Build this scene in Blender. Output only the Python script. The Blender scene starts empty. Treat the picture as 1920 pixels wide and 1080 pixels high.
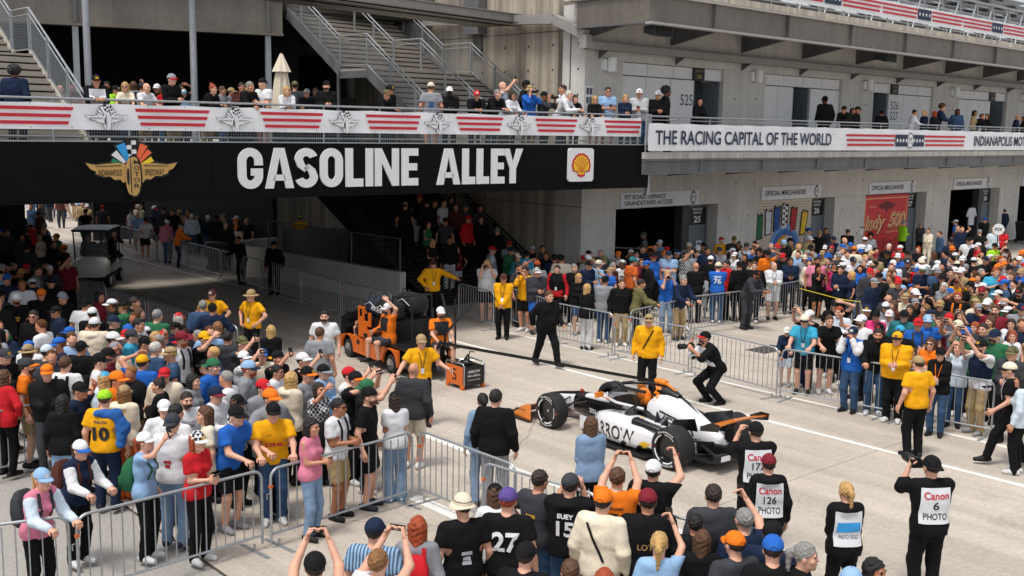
import bpy, math, random
import numpy as np
from mathutils import Vector, Matrix
from mathutils.bvhtree import BVHTree
from math import sin, cos, pi, radians
random.seed(7)
scn = bpy.context.scene
C = scn.collection
# ------------------------------------------------------------------ camera
F_PX, PITCH, ROLL, CAM_H = 2012.0, 0.1463, 0.0163, 5.45
_cp, _sp, _cr, _sr = cos(PITCH), sin(PITCH), cos(ROLL), sin(ROLL)
FWD = np.array([0, _cp, -_sp]); _u = np.array([0, _sp, _cp]); _r = np.array([1., 0, 0])
RGT = _cr*_r + _sr*_u; UPV = -_sr*_r + _cr*_u
CAM = np.array([0, 0, CAM_H])
cam_d = bpy.data.cameras.new('camera'); cam = bpy.data.objects.new('camera', cam_d); C.objects.link(cam)
cam_d.sensor_width = 36.0; cam_d.lens = F_PX/1920*36.0; cam_d.clip_start = 0.1; cam_d.clip_end = 2000
cam.matrix_world = Matrix(((RGT[0], UPV[0], -FWD[0], 0), (RGT[1], UPV[1], -FWD[1], 0), (RGT[2], UPV[2], -FWD[2], CAM_H), (0, 0, 0, 1)))
scn.camera = cam
# ------------------------------------------------------------------ overcast sky, soft sun
SUN_EL, SUN_AZ = radians(68), radians(215)      # azimuth from +Y clockwise: behind the photographer, a little left
w = bpy.data.worlds.new('World'); scn.world = w; w.use_nodes = True
nt = w.node_tree; nt.nodes.clear()
sky = nt.nodes.new('ShaderNodeTexSky'); sky.sky_type = 'NISHITA'; sky.sun_disc = False
sky.sun_elevation = SUN_EL; sky.sun_rotation = SUN_AZ; sky.air_density = 1.0; sky.dust_density = 3.0
hs = nt.nodes.new('ShaderNodeHueSaturation'); hs.inputs['Saturation'].default_value = 0.32
bg = nt.nodes.new('ShaderNodeBackground'); bg.inputs['Strength'].default_value = 0.125
wo = nt.nodes.new('ShaderNodeOutputWorld')
nt.links.new(sky.outputs[0], hs.inputs['Color']); nt.links.new(hs.outputs[0], bg.inputs[0]); nt.links.new(bg.outputs[0], wo.inputs[0])
sd = bpy.data.lights.new('sun', 'SUN'); sd.energy = 1.5; sd.angle = radians(12); sd.color = (1, .95, .88)
sun = bpy.data.objects.new('sun', sd); C.objects.link(sun)
sdir = Vector((sin(SUN_AZ)*cos(SUN_EL), cos(SUN_AZ)*cos(SUN_EL), sin(SUN_EL)))
sun.rotation_euler = (-sdir).to_track_quat('-Z', 'Y').to_euler(); sun.location = (0, -20, 30)
vs = scn.view_settings; vs.view_transform = 'Standard'; vs.look = 'None'; vs.exposure = 0.56; vs.gamma = 1.0
vs.use_curve_mapping = False
scn.cycles.max_bounces = 6; scn.cycles.diffuse_bounces = 3; scn.cycles.glossy_bounces = 3; scn.cycles.transmission_bounces = 4
scn.cycles.transparent_max_bounces = 8; scn.cycles.use_denoising = True
# ------------------------------------------------------------------ pixel -> place (photo is 1920 x 1080)
def ray(x, y): return (x-960)/F_PX*RGT - (y-540)/F_PX*UPV + FWD
def at_z(x, y, z=0.0):
    d = ray(x, y); t = (z-CAM_H)/d[2]; return Vector(CAM + t*d)
def az(d): return np.array([sin(radians(d)), cos(radians(d)), 0])
KO = np.array([2.2, 34.6, 0]); BU, BV = az(46.8), az(46.8-90)        # building frame: s along the facade, t into the building
RO = np.array([3.788, 32.482, 0]); RU, RV = az(52.2), az(52.2-90)    # bridge frame
LV = az(-41.3); LU = az(48.7)
def frame(o, ux, vx): return Matrix(((ux[0], vx[0], 0, o[0]), (ux[1], vx[1], 0, o[1]), (0, 0, 1, 0), (0, 0, 0, 1)))
FB = frame(KO, BU, BV); FR = frame(RO, RU, RV)
# ------------------------------------------------------------------ materials
MATS = {}
def srgb(h):
    if isinstance(h, str):
        h = h.lstrip('#'); c = [int(h[i:i+2], 16)/255 for i in (0, 2, 4)]
        return tuple(x/12.92 if x <= .04045 else ((x+.055)/1.055)**2.4 for x in c)
    return tuple(h)
def mat(name, col=(.5, .5, .5), rough=.6, metal=0.0, var=0.0, scale=8.0, bump=0.0, bscale=40.0, objcol=False, coat=0.0, alpha=None,
        emis=None, streak=0.0, spec=None, wear=None, world=False, tracks=None):
    if name in MATS: return MATS[name]
    m = bpy.data.materials.new(name); m.use_nodes = True; MATS[name] = m
    n = m.node_tree; L = n.links; b = n.nodes['Principled BSDF']
    col = srgb(col)
    b.inputs['Roughness'].default_value = rough; b.inputs['Metallic'].default_value = metal
    if spec is not None: b.inputs['Specular IOR Level'].default_value = spec
    if coat: b.inputs['Coat Weight'].default_value = coat; b.inputs['Coat Roughness'].default_value = .08
    tc = n.nodes.new('ShaderNodeTexCoord')
    if world:
        ge = n.nodes.new('ShaderNodeNewGeometry'); mpw = n.nodes.new('ShaderNodeMapping'); mpw.inputs['Rotation'].default_value = (0, 0, radians(-41.3)); L.new(ge.outputs['Position'], mpw.inputs[0]); OC = mpw.outputs[0]
    else: OC = tc.outputs['Object']
    if objcol:
        oi = n.nodes.new('ShaderNodeObjectInfo'); src = oi.outputs['Color']
    else:
        rgb = n.nodes.new('ShaderNodeRGB'); rgb.outputs[0].default_value = (*col, 1); src = rgb.outputs[0]
    def mulnoise(src, vec, sc, lo, hi, detail=5, smin=.3, smax=.7):
        nz = n.nodes.new('ShaderNodeTexNoise'); nz.inputs['Scale'].default_value = sc; nz.inputs['Detail'].default_value = detail
        L.new(vec, nz.inputs['Vector'])
        mr = n.nodes.new('ShaderNodeMapRange'); mr.inputs[1].default_value = smin; mr.inputs[2].default_value = smax
        mr.inputs[3].default_value = lo; mr.inputs[4].default_value = hi; L.new(nz.outputs['Fac'], mr.inputs[0])
        mx = n.nodes.new('ShaderNodeMix'); mx.data_type = 'RGBA'; mx.blend_type = 'MULTIPLY'; mx.inputs[0].default_value = 1
        L.new(src, mx.inputs[6]); L.new(mr.outputs[0], mx.inputs[7]); return mx.outputs[2]
    if var: src = mulnoise(src, OC, scale, 1-var, 1+var*.6)
    if var: src = mulnoise(src, OC, scale*7, 1-var*.5, 1+var*.3)
    if streak:                                   # rain streaks: noise stretched along z
        mp = n.nodes.new('ShaderNodeMapping'); mp.inputs['Scale'].default_value = (2.6, 2.6, .12); L.new(tc.outputs['Object'], mp.inputs[0])
        src = mulnoise(src, mp.outputs[0], 1.0, 1-streak, 1+streak*.45, 6, .35, .65)
        mp2 = n.nodes.new('ShaderNodeMapping'); mp2.inputs['Scale'].default_value = (9, 9, .2); L.new(tc.outputs['Object'], mp2.inputs[0])
        src = mulnoise(src, mp2.outputs[0], 1.0, 1-streak*.6, 1+streak*.25, 4, .4, .62)
    if wear:                                     # blotches of another colour
        nz = n.nodes.new('ShaderNodeTexNoise'); nz.inputs['Scale'].default_value = wear[1]; nz.inputs['Detail'].default_value = 8; nz.inputs['Roughness'].default_value = .65
        L.new(OC, nz.inputs['Vector'])
        mr = n.nodes.new('ShaderNodeMapRange'); mr.inputs[1].default_value = wear[2]; mr.inputs[2].default_value = wear[2]+.12; L.new(nz.outputs['Fac'], mr.inputs[0])
        mx = n.nodes.new('ShaderNodeMix'); mx.data_type = 'RGBA'; mx.inputs[7].default_value = (*srgb(wear[0]), 1)
        L.new(mr.outputs[0], mx.inputs[0]); L.new(src, mx.inputs[6]); src = mx.outputs[2]
    if tracks:                                   # rubber marks and grime dragged along the alley, and fine cracks
        mp = n.nodes.new('ShaderNodeMapping'); mp.inputs['Scale'].default_value = (1.6, .05, 1); L.new(OC, mp.inputs[0])
        src = mulnoise(src, mp.outputs[0], 1.0, 1-tracks, 1.03, 7, .56, .44) if False else mulnoise(src, mp.outputs[0], 1.0, 1-tracks, 1.04, 7, .36, .56)
        vo = n.nodes.new('ShaderNodeTexVoronoi'); vo.feature = 'DISTANCE_TO_EDGE'; vo.inputs['Scale'].default_value = .16; nd = n.nodes.new('ShaderNodeTexNoise'); nd.inputs['Scale'].default_value = 1.1; nd.inputs['Detail'].default_value = 6; L.new(OC, nd.inputs['Vector'])
        ad = n.nodes.new('ShaderNodeMix'); ad.data_type = 'VECTOR'; ad.inputs[0].default_value = .25; L.new(OC, ad.inputs[4]); L.new(nd.outputs['Color'], ad.inputs[5]); L.new(ad.outputs[1], vo.inputs['Vector'])
        mr = n.nodes.new('ShaderNodeMapRange'); mr.inputs[1].default_value = .0; mr.inputs[2].default_value = .0035; mr.inputs[3].default_value = .62; mr.inputs[4].default_value = 1; L.new(vo.outputs['Distance'], mr.inputs[0])
        mx = n.nodes.new('ShaderNodeMix'); mx.data_type = 'RGBA'; mx.blend_type = 'MULTIPLY'; mx.inputs[0].default_value = 1; L.new(src, mx.inputs[6]); L.new(mr.outputs[0], mx.inputs[7]); src = mx.outputs[2]
        src = mulnoise(src, OC, 14, .9, 1.06, 3, .35, .65)
    L.new(src, b.inputs['Base Color'])
    if var and not metal:
        nz = n.nodes.new('ShaderNodeTexNoise'); nz.inputs['Scale'].default_value = scale*3; L.new(tc.outputs['Object'], nz.inputs['Vector'])
        mr = n.nodes.new('ShaderNodeMapRange'); mr.inputs[3].default_value = max(.05, rough-.12); mr.inputs[4].default_value = min(1, rough+.12)
        L.new(nz.outputs['Fac'], mr.inputs[0]); L.new(mr.outputs[0], b.inputs['Roughness'])
    if bump:
        nz = n.nodes.new('ShaderNodeTexNoise'); nz.inputs['Scale'].default_value = bscale; nz.inputs['Detail'].default_value = 4
        L.new(tc.outputs['Object'], nz.inputs['Vector'])
        bp = n.nodes.new('ShaderNodeBump'); bp.inputs['Strength'].default_value = bump; bp.inputs['Distance'].default_value = .02
        L.new(nz.outputs['Fac'], bp.inputs['Height']); L.new(bp.outputs[0], b.inputs['Normal'])
    if alpha is not None: b.inputs['Alpha'].default_value = alpha
    if emis: b.inputs['Emission Color'].default_value = (*srgb(emis[0]), 1); b.inputs['Emission Strength'].default_value = emis[1]
    return m
def pattern_mat(name, kind, scale):
    """fabric prints driven by the object's own colour: check, stripe, plaid"""
    m = mat(name, (.8, .8, .8), .9, objcol=True); n = m.node_tree; L = n.links; b = n.nodes['Principled BSDF']
    tc = n.nodes.new('ShaderNodeTexCoord'); oi = [x for x in n.nodes if x.type == 'OBJECT_INFO'][0]
    mx = n.nodes.new('ShaderNodeMix'); mx.data_type = 'RGBA'
    if kind == 'check':
        t = n.nodes.new('ShaderNodeTexChecker'); t.inputs['Scale'].default_value = scale
        mp = n.nodes.new('ShaderNodeMapping'); mp.inputs['Location'].default_value = (.013, .017, .011); L.new(tc.outputs['Object'], mp.inputs[0])
        L.new(mp.outputs[0], t.inputs['Vector']); L.new(t.outputs['Fac'], mx.inputs[0])
        mx.inputs[6].default_value = (.015, .015, .017, 1); L.new(oi.outputs['Color'], mx.inputs[7])
    elif kind == 'camo':
        t = n.nodes.new('ShaderNodeTexVoronoi'); t.inputs['Scale'].default_value = scale; L.new(tc.outputs['Object'], t.inputs['Vector'])
        hv = n.nodes.new('ShaderNodeHueSaturation'); hv.inputs['Value'].default_value = .35; L.new(oi.outputs['Color'], hv.inputs['Color'])
        sx = n.nodes.new('ShaderNodeSeparateColor'); L.new(t.outputs['Color'], sx.inputs[0])
        L.new(sx.outputs[0], mx.inputs[0]); L.new(hv.outputs[0], mx.inputs[6]); L.new(oi.outputs['Color'], mx.inputs[7])
    else:
        t = n.nodes.new('ShaderNodeTexWave'); t.inputs['Scale'].default_value = scale; t.bands_direction = 'Z' if kind == 'stripe' else 'X'
        L.new(tc.outputs['Object'], t.inputs['Vector'])
        mr = n.nodes.new('ShaderNodeMapRange'); mr.inputs[1].default_value = .45; mr.inputs[2].default_value = .55; L.new(t.outputs['Fac'], mr.inputs[0])
        hv = n.nodes.new('ShaderNodeHueSaturation'); hv.inputs['Value'].default_value = .25; L.new(oi.outputs['Color'], hv.inputs['Color'])
        L.new(mr.outputs[0], mx.inputs[0]); L.new(hv.outputs[0], mx.inputs[6]); L.new(oi.outputs['Color'], mx.inputs[7])
    L.new(mx.outputs[2], b.inputs['Base Color']); return m
FLOOR = mat('concrete_floor', '#bbb1a4', .85, var=.10, scale=.35, bump=.05, bscale=60, wear=('#a1988d', .55, .58), world=True, tracks=.16)
GAP = mat('joint_dark', '#55504a', .95, var=.2)
ASPH = mat('asphalt', '#a29e98', .95, var=.16, scale=30, bump=.3, bscale=220)
PAINT = mat('road_paint', '#e9e6df', .7, var=.12, scale=3, wear=('#b8b0a6', 6, .66))
CONC = mat('concrete_wall', '#d3d0ca', .9, var=.10, scale=.8, streak=.07, bump=.06, bscale=25)
CONC2 = mat('concrete_wall_weathered', '#b5ab9b', .9, var=.14, scale=.7, streak=.34, bump=.08, bscale=25)
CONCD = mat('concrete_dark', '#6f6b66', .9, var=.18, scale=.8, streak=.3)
STEEL = mat('grey_painted_steel', '#6b6b6c', .55, var=.16, scale=1.2, streak=.18, wear=('#8d8a86', 2.2, .68))
STEELB = mat('brown_grey_steel', '#7b746b', .45, metal=.3, var=.2, scale=.7, streak=.1, wear=('#a09a92', 1.3, .66))
GALV = mat('galvanised_steel', '#a9adb1', .42, metal=.55, var=.12, scale=9)
GALVD = mat('galvanised_mesh', '#8f9498', .5, metal=.5)
BLACK = mat('black_sign_panel', '#08080a', .55, var=.15, scale=.6, spec=.12)
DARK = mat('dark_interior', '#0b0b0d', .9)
DARKW = mat('dark_shade', '#121216', .9, var=.3, scale=2)  # near-black colour stands in for shade inside the concourse
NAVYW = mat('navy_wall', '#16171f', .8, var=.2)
WHITE = mat('white_vinyl', '#eceef1', .55, bump=.25, bscale=2.5)
RED = mat('red_ink', '#c42236', .6)
NAVY = mat('navy_ink', '#1d2b49', .6)
INK = mat('black_ink', '#15161a', .6)
LETTER = mat('white_letter', '#e4e4e6', .5)
GOLD = mat('gold_paint', '#c29a57', .5)
PANEL = mat('white_garage_panel', '#e9e9ea', .5, var=.05, scale=2)
GREYD = mat('grey_door_paint', '#6f7880', .5, var=.08)
SIGNW = mat('sign_white', '#dfe2e8', .5)
FIX = mat('light_fixture', '#f2f2f2', .5)
TREAD = mat('stair_concrete', '#a19a90', .85, var=.16, scale=2.5)
GLASSD = mat('dark_glass', '#0c1a1a', .08)
# ------------------------------------------------------------------ mesh helpers
class MB:
    def __init__(s): s.v = []; s.f = []; s.m = []
    def add(s, vs, fs, mi=0, M=None):
        o = len(s.v)
        for p in vs: s.v.append(tuple(M @ Vector(p)) if M is not None else tuple(p))
        for f in fs: s.f.append(tuple(o+i for i in f)); s.m.append(mi)
        return s
    def box(s, c, d, mi=0, M=None, rz=0):
        x, y, z = d[0]/2, d[1]/2, d[2]/2
        P = [(-x, -y, -z), (x, -y, -z), (x, y, -z), (-x, y, -z), (-x, -y, z), (x, -y, z), (x, y, z), (-x, y, z)]
        if rz: P = [(p[0]*cos(rz)-p[1]*sin(rz), p[0]*sin(rz)+p[1]*cos(rz), p[2]) for p in P]
        P = [(p[0]+c[0], p[1]+c[1], p[2]+c[2]) for p in P]
        return s.add(P, [(0, 3, 2, 1), (4, 5, 6, 7), (0, 1, 5, 4), (1, 2, 6, 5), (2, 3, 7, 6), (3, 0, 4, 7)], mi, M)
    def rng(s, x0, x1, y0, y1, z0, z1, mi=0, M=None):
        return s.box(((x0+x1)/2, (y0+y1)/2, (z0+z1)/2), (abs(x1-x0), abs(y1-y0), abs(z1-z0)), mi, M)
    def tube(s, pts, r, n=8, mi=0, M=None, cap=True, closed=False):
        pts = [Vector(p) for p in pts]; N = len(pts); rr = r if isinstance(r, (list, tuple)) else [r]*N
        rings = []; up = None
        for i, p in enumerate(pts):
            if closed: d = (pts[(i+1) % N]-pts[i-1])
            else: d = (pts[min(i+1, N-1)]-pts[max(i-1, 0)])
            d.normalize()
            if up is None: up = Vector((0, 0, 1)) if abs(d.z) < .9 else Vector((1, 0, 0))
            a = d.cross(up)
            if a.length < 1e-4: a = d.cross(Vector((0, 1, 0)))
            a.normalize(); b = a.cross(d); b.normalize(); up = b
            rings.append([p + rr[i]*(cos(2*pi*k/n)*a + sin(2*pi*k/n)*b) for k in range(n)])
        V = [q for R in rings for q in R]; Fs = []
        for i in range(N if closed else N-1):
            j = (i+1) % N
            for k in range(n): Fs.append((i*n+k, i*n+(k+1) % n, j*n+(k+1) % n, j*n+k))
        if cap and not closed: Fs.append(tuple(range(n-1, -1, -1))); Fs.append(tuple((N-1)*n+k for k in range(n)))
        return s.add(V, Fs, mi, M)
    def prism(s, poly, h0, h1, mi=0, M=None):
        """poly in local x,y extruded along z"""
        n = len(poly); V = [(p[0], p[1], h0) for p in poly]+[(p[0], p[1], h1) for p in poly]
        A = sum(poly[i][0]*poly[(i+1) % n][1]-poly[(i+1) % n][0]*poly[i][1] for i in range(n))
        if A < 0: V = [(p[0], p[1], h0) for p in poly[::-1]]+[(p[0], p[1], h1) for p in poly[::-1]]
        return s.add(V, [tuple(range(n-1, -1, -1)), tuple(range(n, 2*n))]+[(i, (i+1) % n, n+(i+1) % n, n+i) for i in range(n)], mi, M)
    def loft(s, rings, mi=0, M=None, cap=True):
        n = len(rings[0]); V = [p for R in rings for p in R]; Fs = []
        for i in range(len(rings)-1):
            for k in range(n): Fs.append((i*n+k, i*n+(k+1) % n, (i+1)*n+(k+1) % n, (i+1)*n+k))
        if cap: Fs.append(tuple(range(n-1, -1, -1))); Fs.append(tuple((len(rings)-1)*n+k for k in range(n)))
        return s.add(V, Fs, mi, M)
    def lathe(s, prof, n=24, mi=0, M=None, close=False):
        """profile (r,h) about local z"""
        V = []; Fs = []; m = len(prof)
        for k in range(n):
            a = 2*pi*k/n
            for r, h in prof: V.append((r*cos(a), r*sin(a), h))
        for k in range(n):
            for i in range(m-1 if not close else m): Fs.append((k*m+i, ((k+1) % n)*m+i, ((k+1) % n)*m+(i+1) % m, k*m+(i+1) % m))
        return s.add(V, Fs, mi, M)
    def sphere(s, c, r, nu=12, nv=8, mi=0, M=None):
        rx, ry, rz = r if isinstance(r, (list, tuple)) else (r, r, r)
        V = [(c[0], c[1], c[2]+rz)]
        for i in range(1, nv):
            t = pi*i/nv
            for k in range(nu): V.append((c[0]+rx*sin(t)*cos(2*pi*k/nu), c[1]+ry*sin(t)*sin(2*pi*k/nu), c[2]+rz*cos(t)))
        V.append((c[0], c[1], c[2]-rz)); Fs = [(0, 1+k, 1+(k+1) % nu) for k in range(nu)]
        for i in range(nv-2):
            for k in range(nu): Fs.append((1+i*nu+k, 1+(i+1)*nu+k, 1+(i+1)*nu+(k+1) % nu, 1+i*nu+(k+1) % nu))
        e = len(V)-1; Fs += [(e, 1+(nv-2)*nu+(k+1) % nu, 1+(nv-2)*nu+k) for k in range(nu)]
        return s.add(V, Fs, mi, M)
    def mesh(s, name, mats, smooth=False):
        me = bpy.data.meshes.new(name); me.from_pydata(s.v, [], s.f)
        for m in (mats if isinstance(mats, (list, tuple)) else [mats]): me.materials.append(m)
        if any(s.m): me.polygons.foreach_set('material_index', s.m)
        if smooth: me.polygons.foreach_set('use_smooth', [True]*len(s.f))
        me.update(); return me
    def build(s, name, mats, parent=None, M=None, smooth=False):
        return link(name, s.mesh(name, mats, smooth), parent, M)
def link(name, data, parent=None, M=None):
    o = bpy.data.objects.new(name, data); C.objects.link(o)
    if parent is not None: o.parent = parent
    if M is not None: o.matrix_basis = M
    return o
def empty(name, M=None, parent=None):
    o = link(name, None, parent, M); o.empty_display_size = .2; return o
def tag(o, label=None, cat=None, group=None, kind=None):
    if label: o['label'] = label
    if cat: o['category'] = cat
    if group: o['group'] = group
    if kind: o['kind'] = kind
    return o
def copy_tree(o, parent=None):
    c = o.copy(); C.objects.link(c)
    if parent is not None:
        c.parent = parent
    for ch in list(o.children): copy_tree(ch, c)
    return c
def autosmooth(o, ang=40):
    me = o.data; me.polygons.foreach_set('use_smooth', [True]*len(me.polygons)); me.set_sharp_from_angle(angle=radians(ang)); return o
# flat lettering -----------------------------------------------------
_TX = {}
def text_mesh(body, bold=.0, depth=.0, shear=0.0, spacing=1.0):
    k = (body, bold, depth, shear, spacing)
    if k in _TX: return _TX[k]
    cu = bpy.data.curves.new('lettering', 'FONT'); cu.body = body; cu.size = 1; cu.offset = bold; cu.extrude = 0; cu.shear = shear
    cu.space_character = spacing; cu.resolution_u = 4; cu.align_x = 'LEFT'
    o = bpy.data.objects.new('lettering', cu); C.objects.link(o)
    dg = bpy.context.evaluated_depsgraph_get(); me = o.evaluated_get(dg).to_mesh()
    V = np.array([v.co[:2] for v in me.vertices]); Fs = [tuple(p.vertices) for p in me.polygons]
    bpy.data.objects.remove(o); bpy.data.curves.remove(cu)
    V -= V.min(0); V /= V.max(0); _TX[k] = (V, Fs); return _TX[k]
def text_to(mb, body, x, y, wd, ht, z=0.0, bold=.0, depth=0.0, mi=0, M=None, shear=0.0, spacing=1.0):
    """lettering fitted into the rectangle (x,y,wd,ht) of the local xy plane"""
    V, Fs = text_mesh(body, bold, 0, shear, spacing)
    P = [(x+p[0]*wd, y+p[1]*ht, z+depth) for p in V]; mb.add(P, Fs, mi, M)
    if depth:
        E = {}
        for f in Fs:
            for i in range(len(f)): E[(f[i], f[(i+1) % len(f)])] = 1
        Q = [(x+p[0]*wd, y+p[1]*ht, z) for p in V]; n = len(V)
        mb.add(Q+P, [(a, b, n+b, n+a) for (a, b) in E if (b, a) not in E], mi, M)
    return mb
def wallM(F, s, t, z):
    """matrix whose local xy lies in a wall of frame F facing the viewer: x along s, y up, z toward the viewer"""
    return F @ Matrix(((1, 0, 0, s), (0, 0, -1, t), (0, 1, 0, z), (0, 0, 0, 1)))
# ================================================================== the setting
def FBp(s, t, z=0.0): return FB @ Vector((s, t, z))
def onF(F, x, y, t=0.0):
    """pixel -> (s, z) on the plane t of frame F"""
    M = np.array(F); n = M[:3, 1]; o = M[:3, 3]+n*t; d = ray(x, y); k = ((o-CAM) @ n)/(d @ n); Q = CAM+k*d
    return float((Q-M[:3, 3]) @ M[:3, 0]), float(Q[2])
# ---- ground and paving
g = MB(); g.add([(-500, -200, -.05), (500, -200, -.05), (500, 900, -.05), (-500, 900, -.05)], [(0, 1, 2, 3)])
tag(g.build('ground', ASPH), kind='structure')
AL = frame(np.array([0., 16., 0.]), LU, LV)            # alley frame: s across, t along
g = MB(); g.rng(-4.9, 45, -13, 59.8, -.045, -.012, M=AL); pave = tag(g.build('pavement', GAP), kind='structure')
slab_me = {}
def slab(s0, s1, t0, t1, m=None):
    k = (round(s1-s0, 2), round(t1-t0, 2))
    if k not in slab_me:
        a, b = k[0]/2, k[1]/2; e = .012; q = MB()
        ring = lambda x, y, z: [(-x, -y, z), (x, -y, z), (x, y, z), (-x, y, z)]
        q.loft([ring(a, b, -.04), ring(a, b, -.006), ring(a-e, b-e, 0)]); slab_me[k] = q.mesh('slab', FLOOR)
    return link('slab', slab_me[k], pave, AL @ Matrix.Translation(((s0+s1)/2, (t0+t1)/2, 0)))
SS = [-4.9, .1, 4.95, 9.1, 13.5, 18, 23, 28, 33, 39, 45]; TT = [-13+5.2*i for i in range(15)]
for i in range(len(SS)-1):
    for j in range(len(TT)-1):
        slab(SS[i]+.007, SS[i+1]-.007, TT[j]+.007, TT[j+1]-.007)
def paint(p0, p1, wd, name='painted_line'):
    a, b = Vector(p0), Vector(p1); d = (b-a).normalized(); n = Vector((-d.y, d.x, 0))*wd/2; q = MB()
    q.add([a-n+Vector((0, 0, .004)), b-n+Vector((0, 0, .004)), b+n+Vector((0, 0, .004)), a+n+Vector((0, 0, .004))], [(0, 1, 2, 3)])
    return tag(q.build(name, PAINT), kind='structure')
def dirline(P, sgn, L): return Vector(P)+Vector(LV)*sgn*L
A1 = at_z(187, 470); A2 = at_z(1920, 912); paint(dirline(A1, 1, 8), dirline(A2, -1, 6), .13)
paint(at_z(950, 623), dirline(at_z(1843, 828), -1, 5), .13)
paint(at_z(740, 795), dirline(at_z(973, 887), -1, 9), .15)
paint(dirline(at_z(777, 933), 1, .05), dirline(at_z(857, 968), -1, .1), .24)
# drain cover beyond the barrier
dc = at_z(1440, 655); q = MB(); q.rng(-.55, .55, -.3, .3, .002, .012)
tag(q.build('drain_cover', mat('cast_iron', '#4b4642', .7, var=.2, scale=20, bump=.5, bscale=90), M=AL @ Matrix.Translation(AL.inverted() @ dc)),
    'dark rectangular drain cover in the concrete behind the barrier', 'drain cover')
# ---- garage building on the right
bld = tag(empty('garage_building', FB), 'grey concrete garage building with balcony and numbered trackside doors', 'building')
def part(name, fn, m, parent=bld, M=None, smooth=False):
    q = MB(); fn(q); return q.build(name, m, parent, M, smooth)
def rpart(name, x0, x1, y0, y1, z0, z1, m, parent=bld): return part(name, lambda q: q.rng(x0, x1, y0, y1, z0, z1), m, parent)
PER = 8.2
NB = 6
for k in range(NB):
    a = -.0 if k == 0 else 7.35+PER*(k-1); b = 1.67+PER*k
    rpart('pier', a, b, 0.0, 1.2, 0, 2.88, CONC)
    rpart('upper_pier', a if k else 0, 1.8+PER*k, .0, 1.0, 4.85, 7.72, CONC)
rpart('lintel', 0, 48, .002, 1.2, 2.885, 4.6, CONC); rpart('upper_lintel', 0, 48, .002, 1.0, 7.725, 9.42, CONC)
rpart('side_wall', .002, 1.2, 1.2, 24, 0, 14, CONC2)
rpart('parapet_wall', .0, 1.2, 1.0, 24, 14, 14.4, CONC2)
for z in (3.0, 5.75, 8.62, 11.4): rpart('wall_joint', -.012, .01, .0, 24, z, z+.025, CONCD)
rpart('wall_joint', -.014, .01, .62, .67, 4.9, 8.6, CONCD); rpart('pilaster', -.1, .0, 4.9, 5.3, 8.0, 14, CONCD)
tie = MB(); tie.lathe([(0, .004), (.035, .004), (.035, -.02)], 8); tie_me = tie.mesh('tie_hole', DARK)
for t in np.arange(.3, 10, 1.15):
    for z in (5.35, 6.6, 7.4, 8.2):
        link('tie_hole', tie_me, bld, Matrix.Translation((-.002, t, z)) @ Matrix.Rotation(-pi/2, 4, 'Y'))
for k in range(5):
    for (s, z) in ((8.0, 2.3), (9.3, 2.35), (8.1, 1.2), (9.3, 1.25), (8.4, 3.6), (9.6, 3.55), (8.1, 6.7), (9.4, 6.75)):
        link('tie_hole', tie_me, bld, Matrix.Translation((s+PER*(k), -.002, z)) @ Matrix.Rotation(pi/2, 4, 'X'))
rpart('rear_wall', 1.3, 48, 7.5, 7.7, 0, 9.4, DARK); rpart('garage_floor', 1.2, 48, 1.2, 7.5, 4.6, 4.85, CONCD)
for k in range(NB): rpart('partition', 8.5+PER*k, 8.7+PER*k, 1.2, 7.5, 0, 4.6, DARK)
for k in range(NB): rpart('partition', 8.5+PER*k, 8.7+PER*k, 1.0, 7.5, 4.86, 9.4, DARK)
# garage level doors with their black number plates
BLK = mat('black_plate', '#0e0f12', .5)
for k in range(5):
    s0 = 6.12+PER*k; s1 = 7.35+PER*k
    d = rpart('door', s0, s1, .5, .56, 0, 2.86, GREYD)
    for (a, b, z0, z1) in ((s0, s0+.09, 0, 2.86), (s1-.09, s1, 0, 2.86), (s0+.09, s1-.09, 2.0, 2.08), (s0+.09, s1-.09, 2.78, 2.86)):
        rpart('door_frame', a, b, .455, .499, z0, z1, GREYD, d)
    rpart('number_plate', s0+.1, s1-.1, .47, .498, 2.1, 2.76, BLK, d)
    q = MB(); M = wallM(Matrix(), s0+.1, .466, 2.1); ww = s1-s0-.2
    text_to(q, 'TRACKSIDE', ww*.2, .53, ww*.6, .09, bold=.02, M=M); text_to(q, 'GARAGE', ww*.26, .40, ww*.48, .09, bold=.02, M=M)
    text_to(q, str(25+k), ww*.3, .08, ww*.4, .24, bold=.03, M=M); q.build('number_lettering', LETTER, d)
    rpart('jamb', s0-.42, s0-.005, .35, .7, 0, 2.87, mat('dark_jamb', '#3a3c40', .6))
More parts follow.
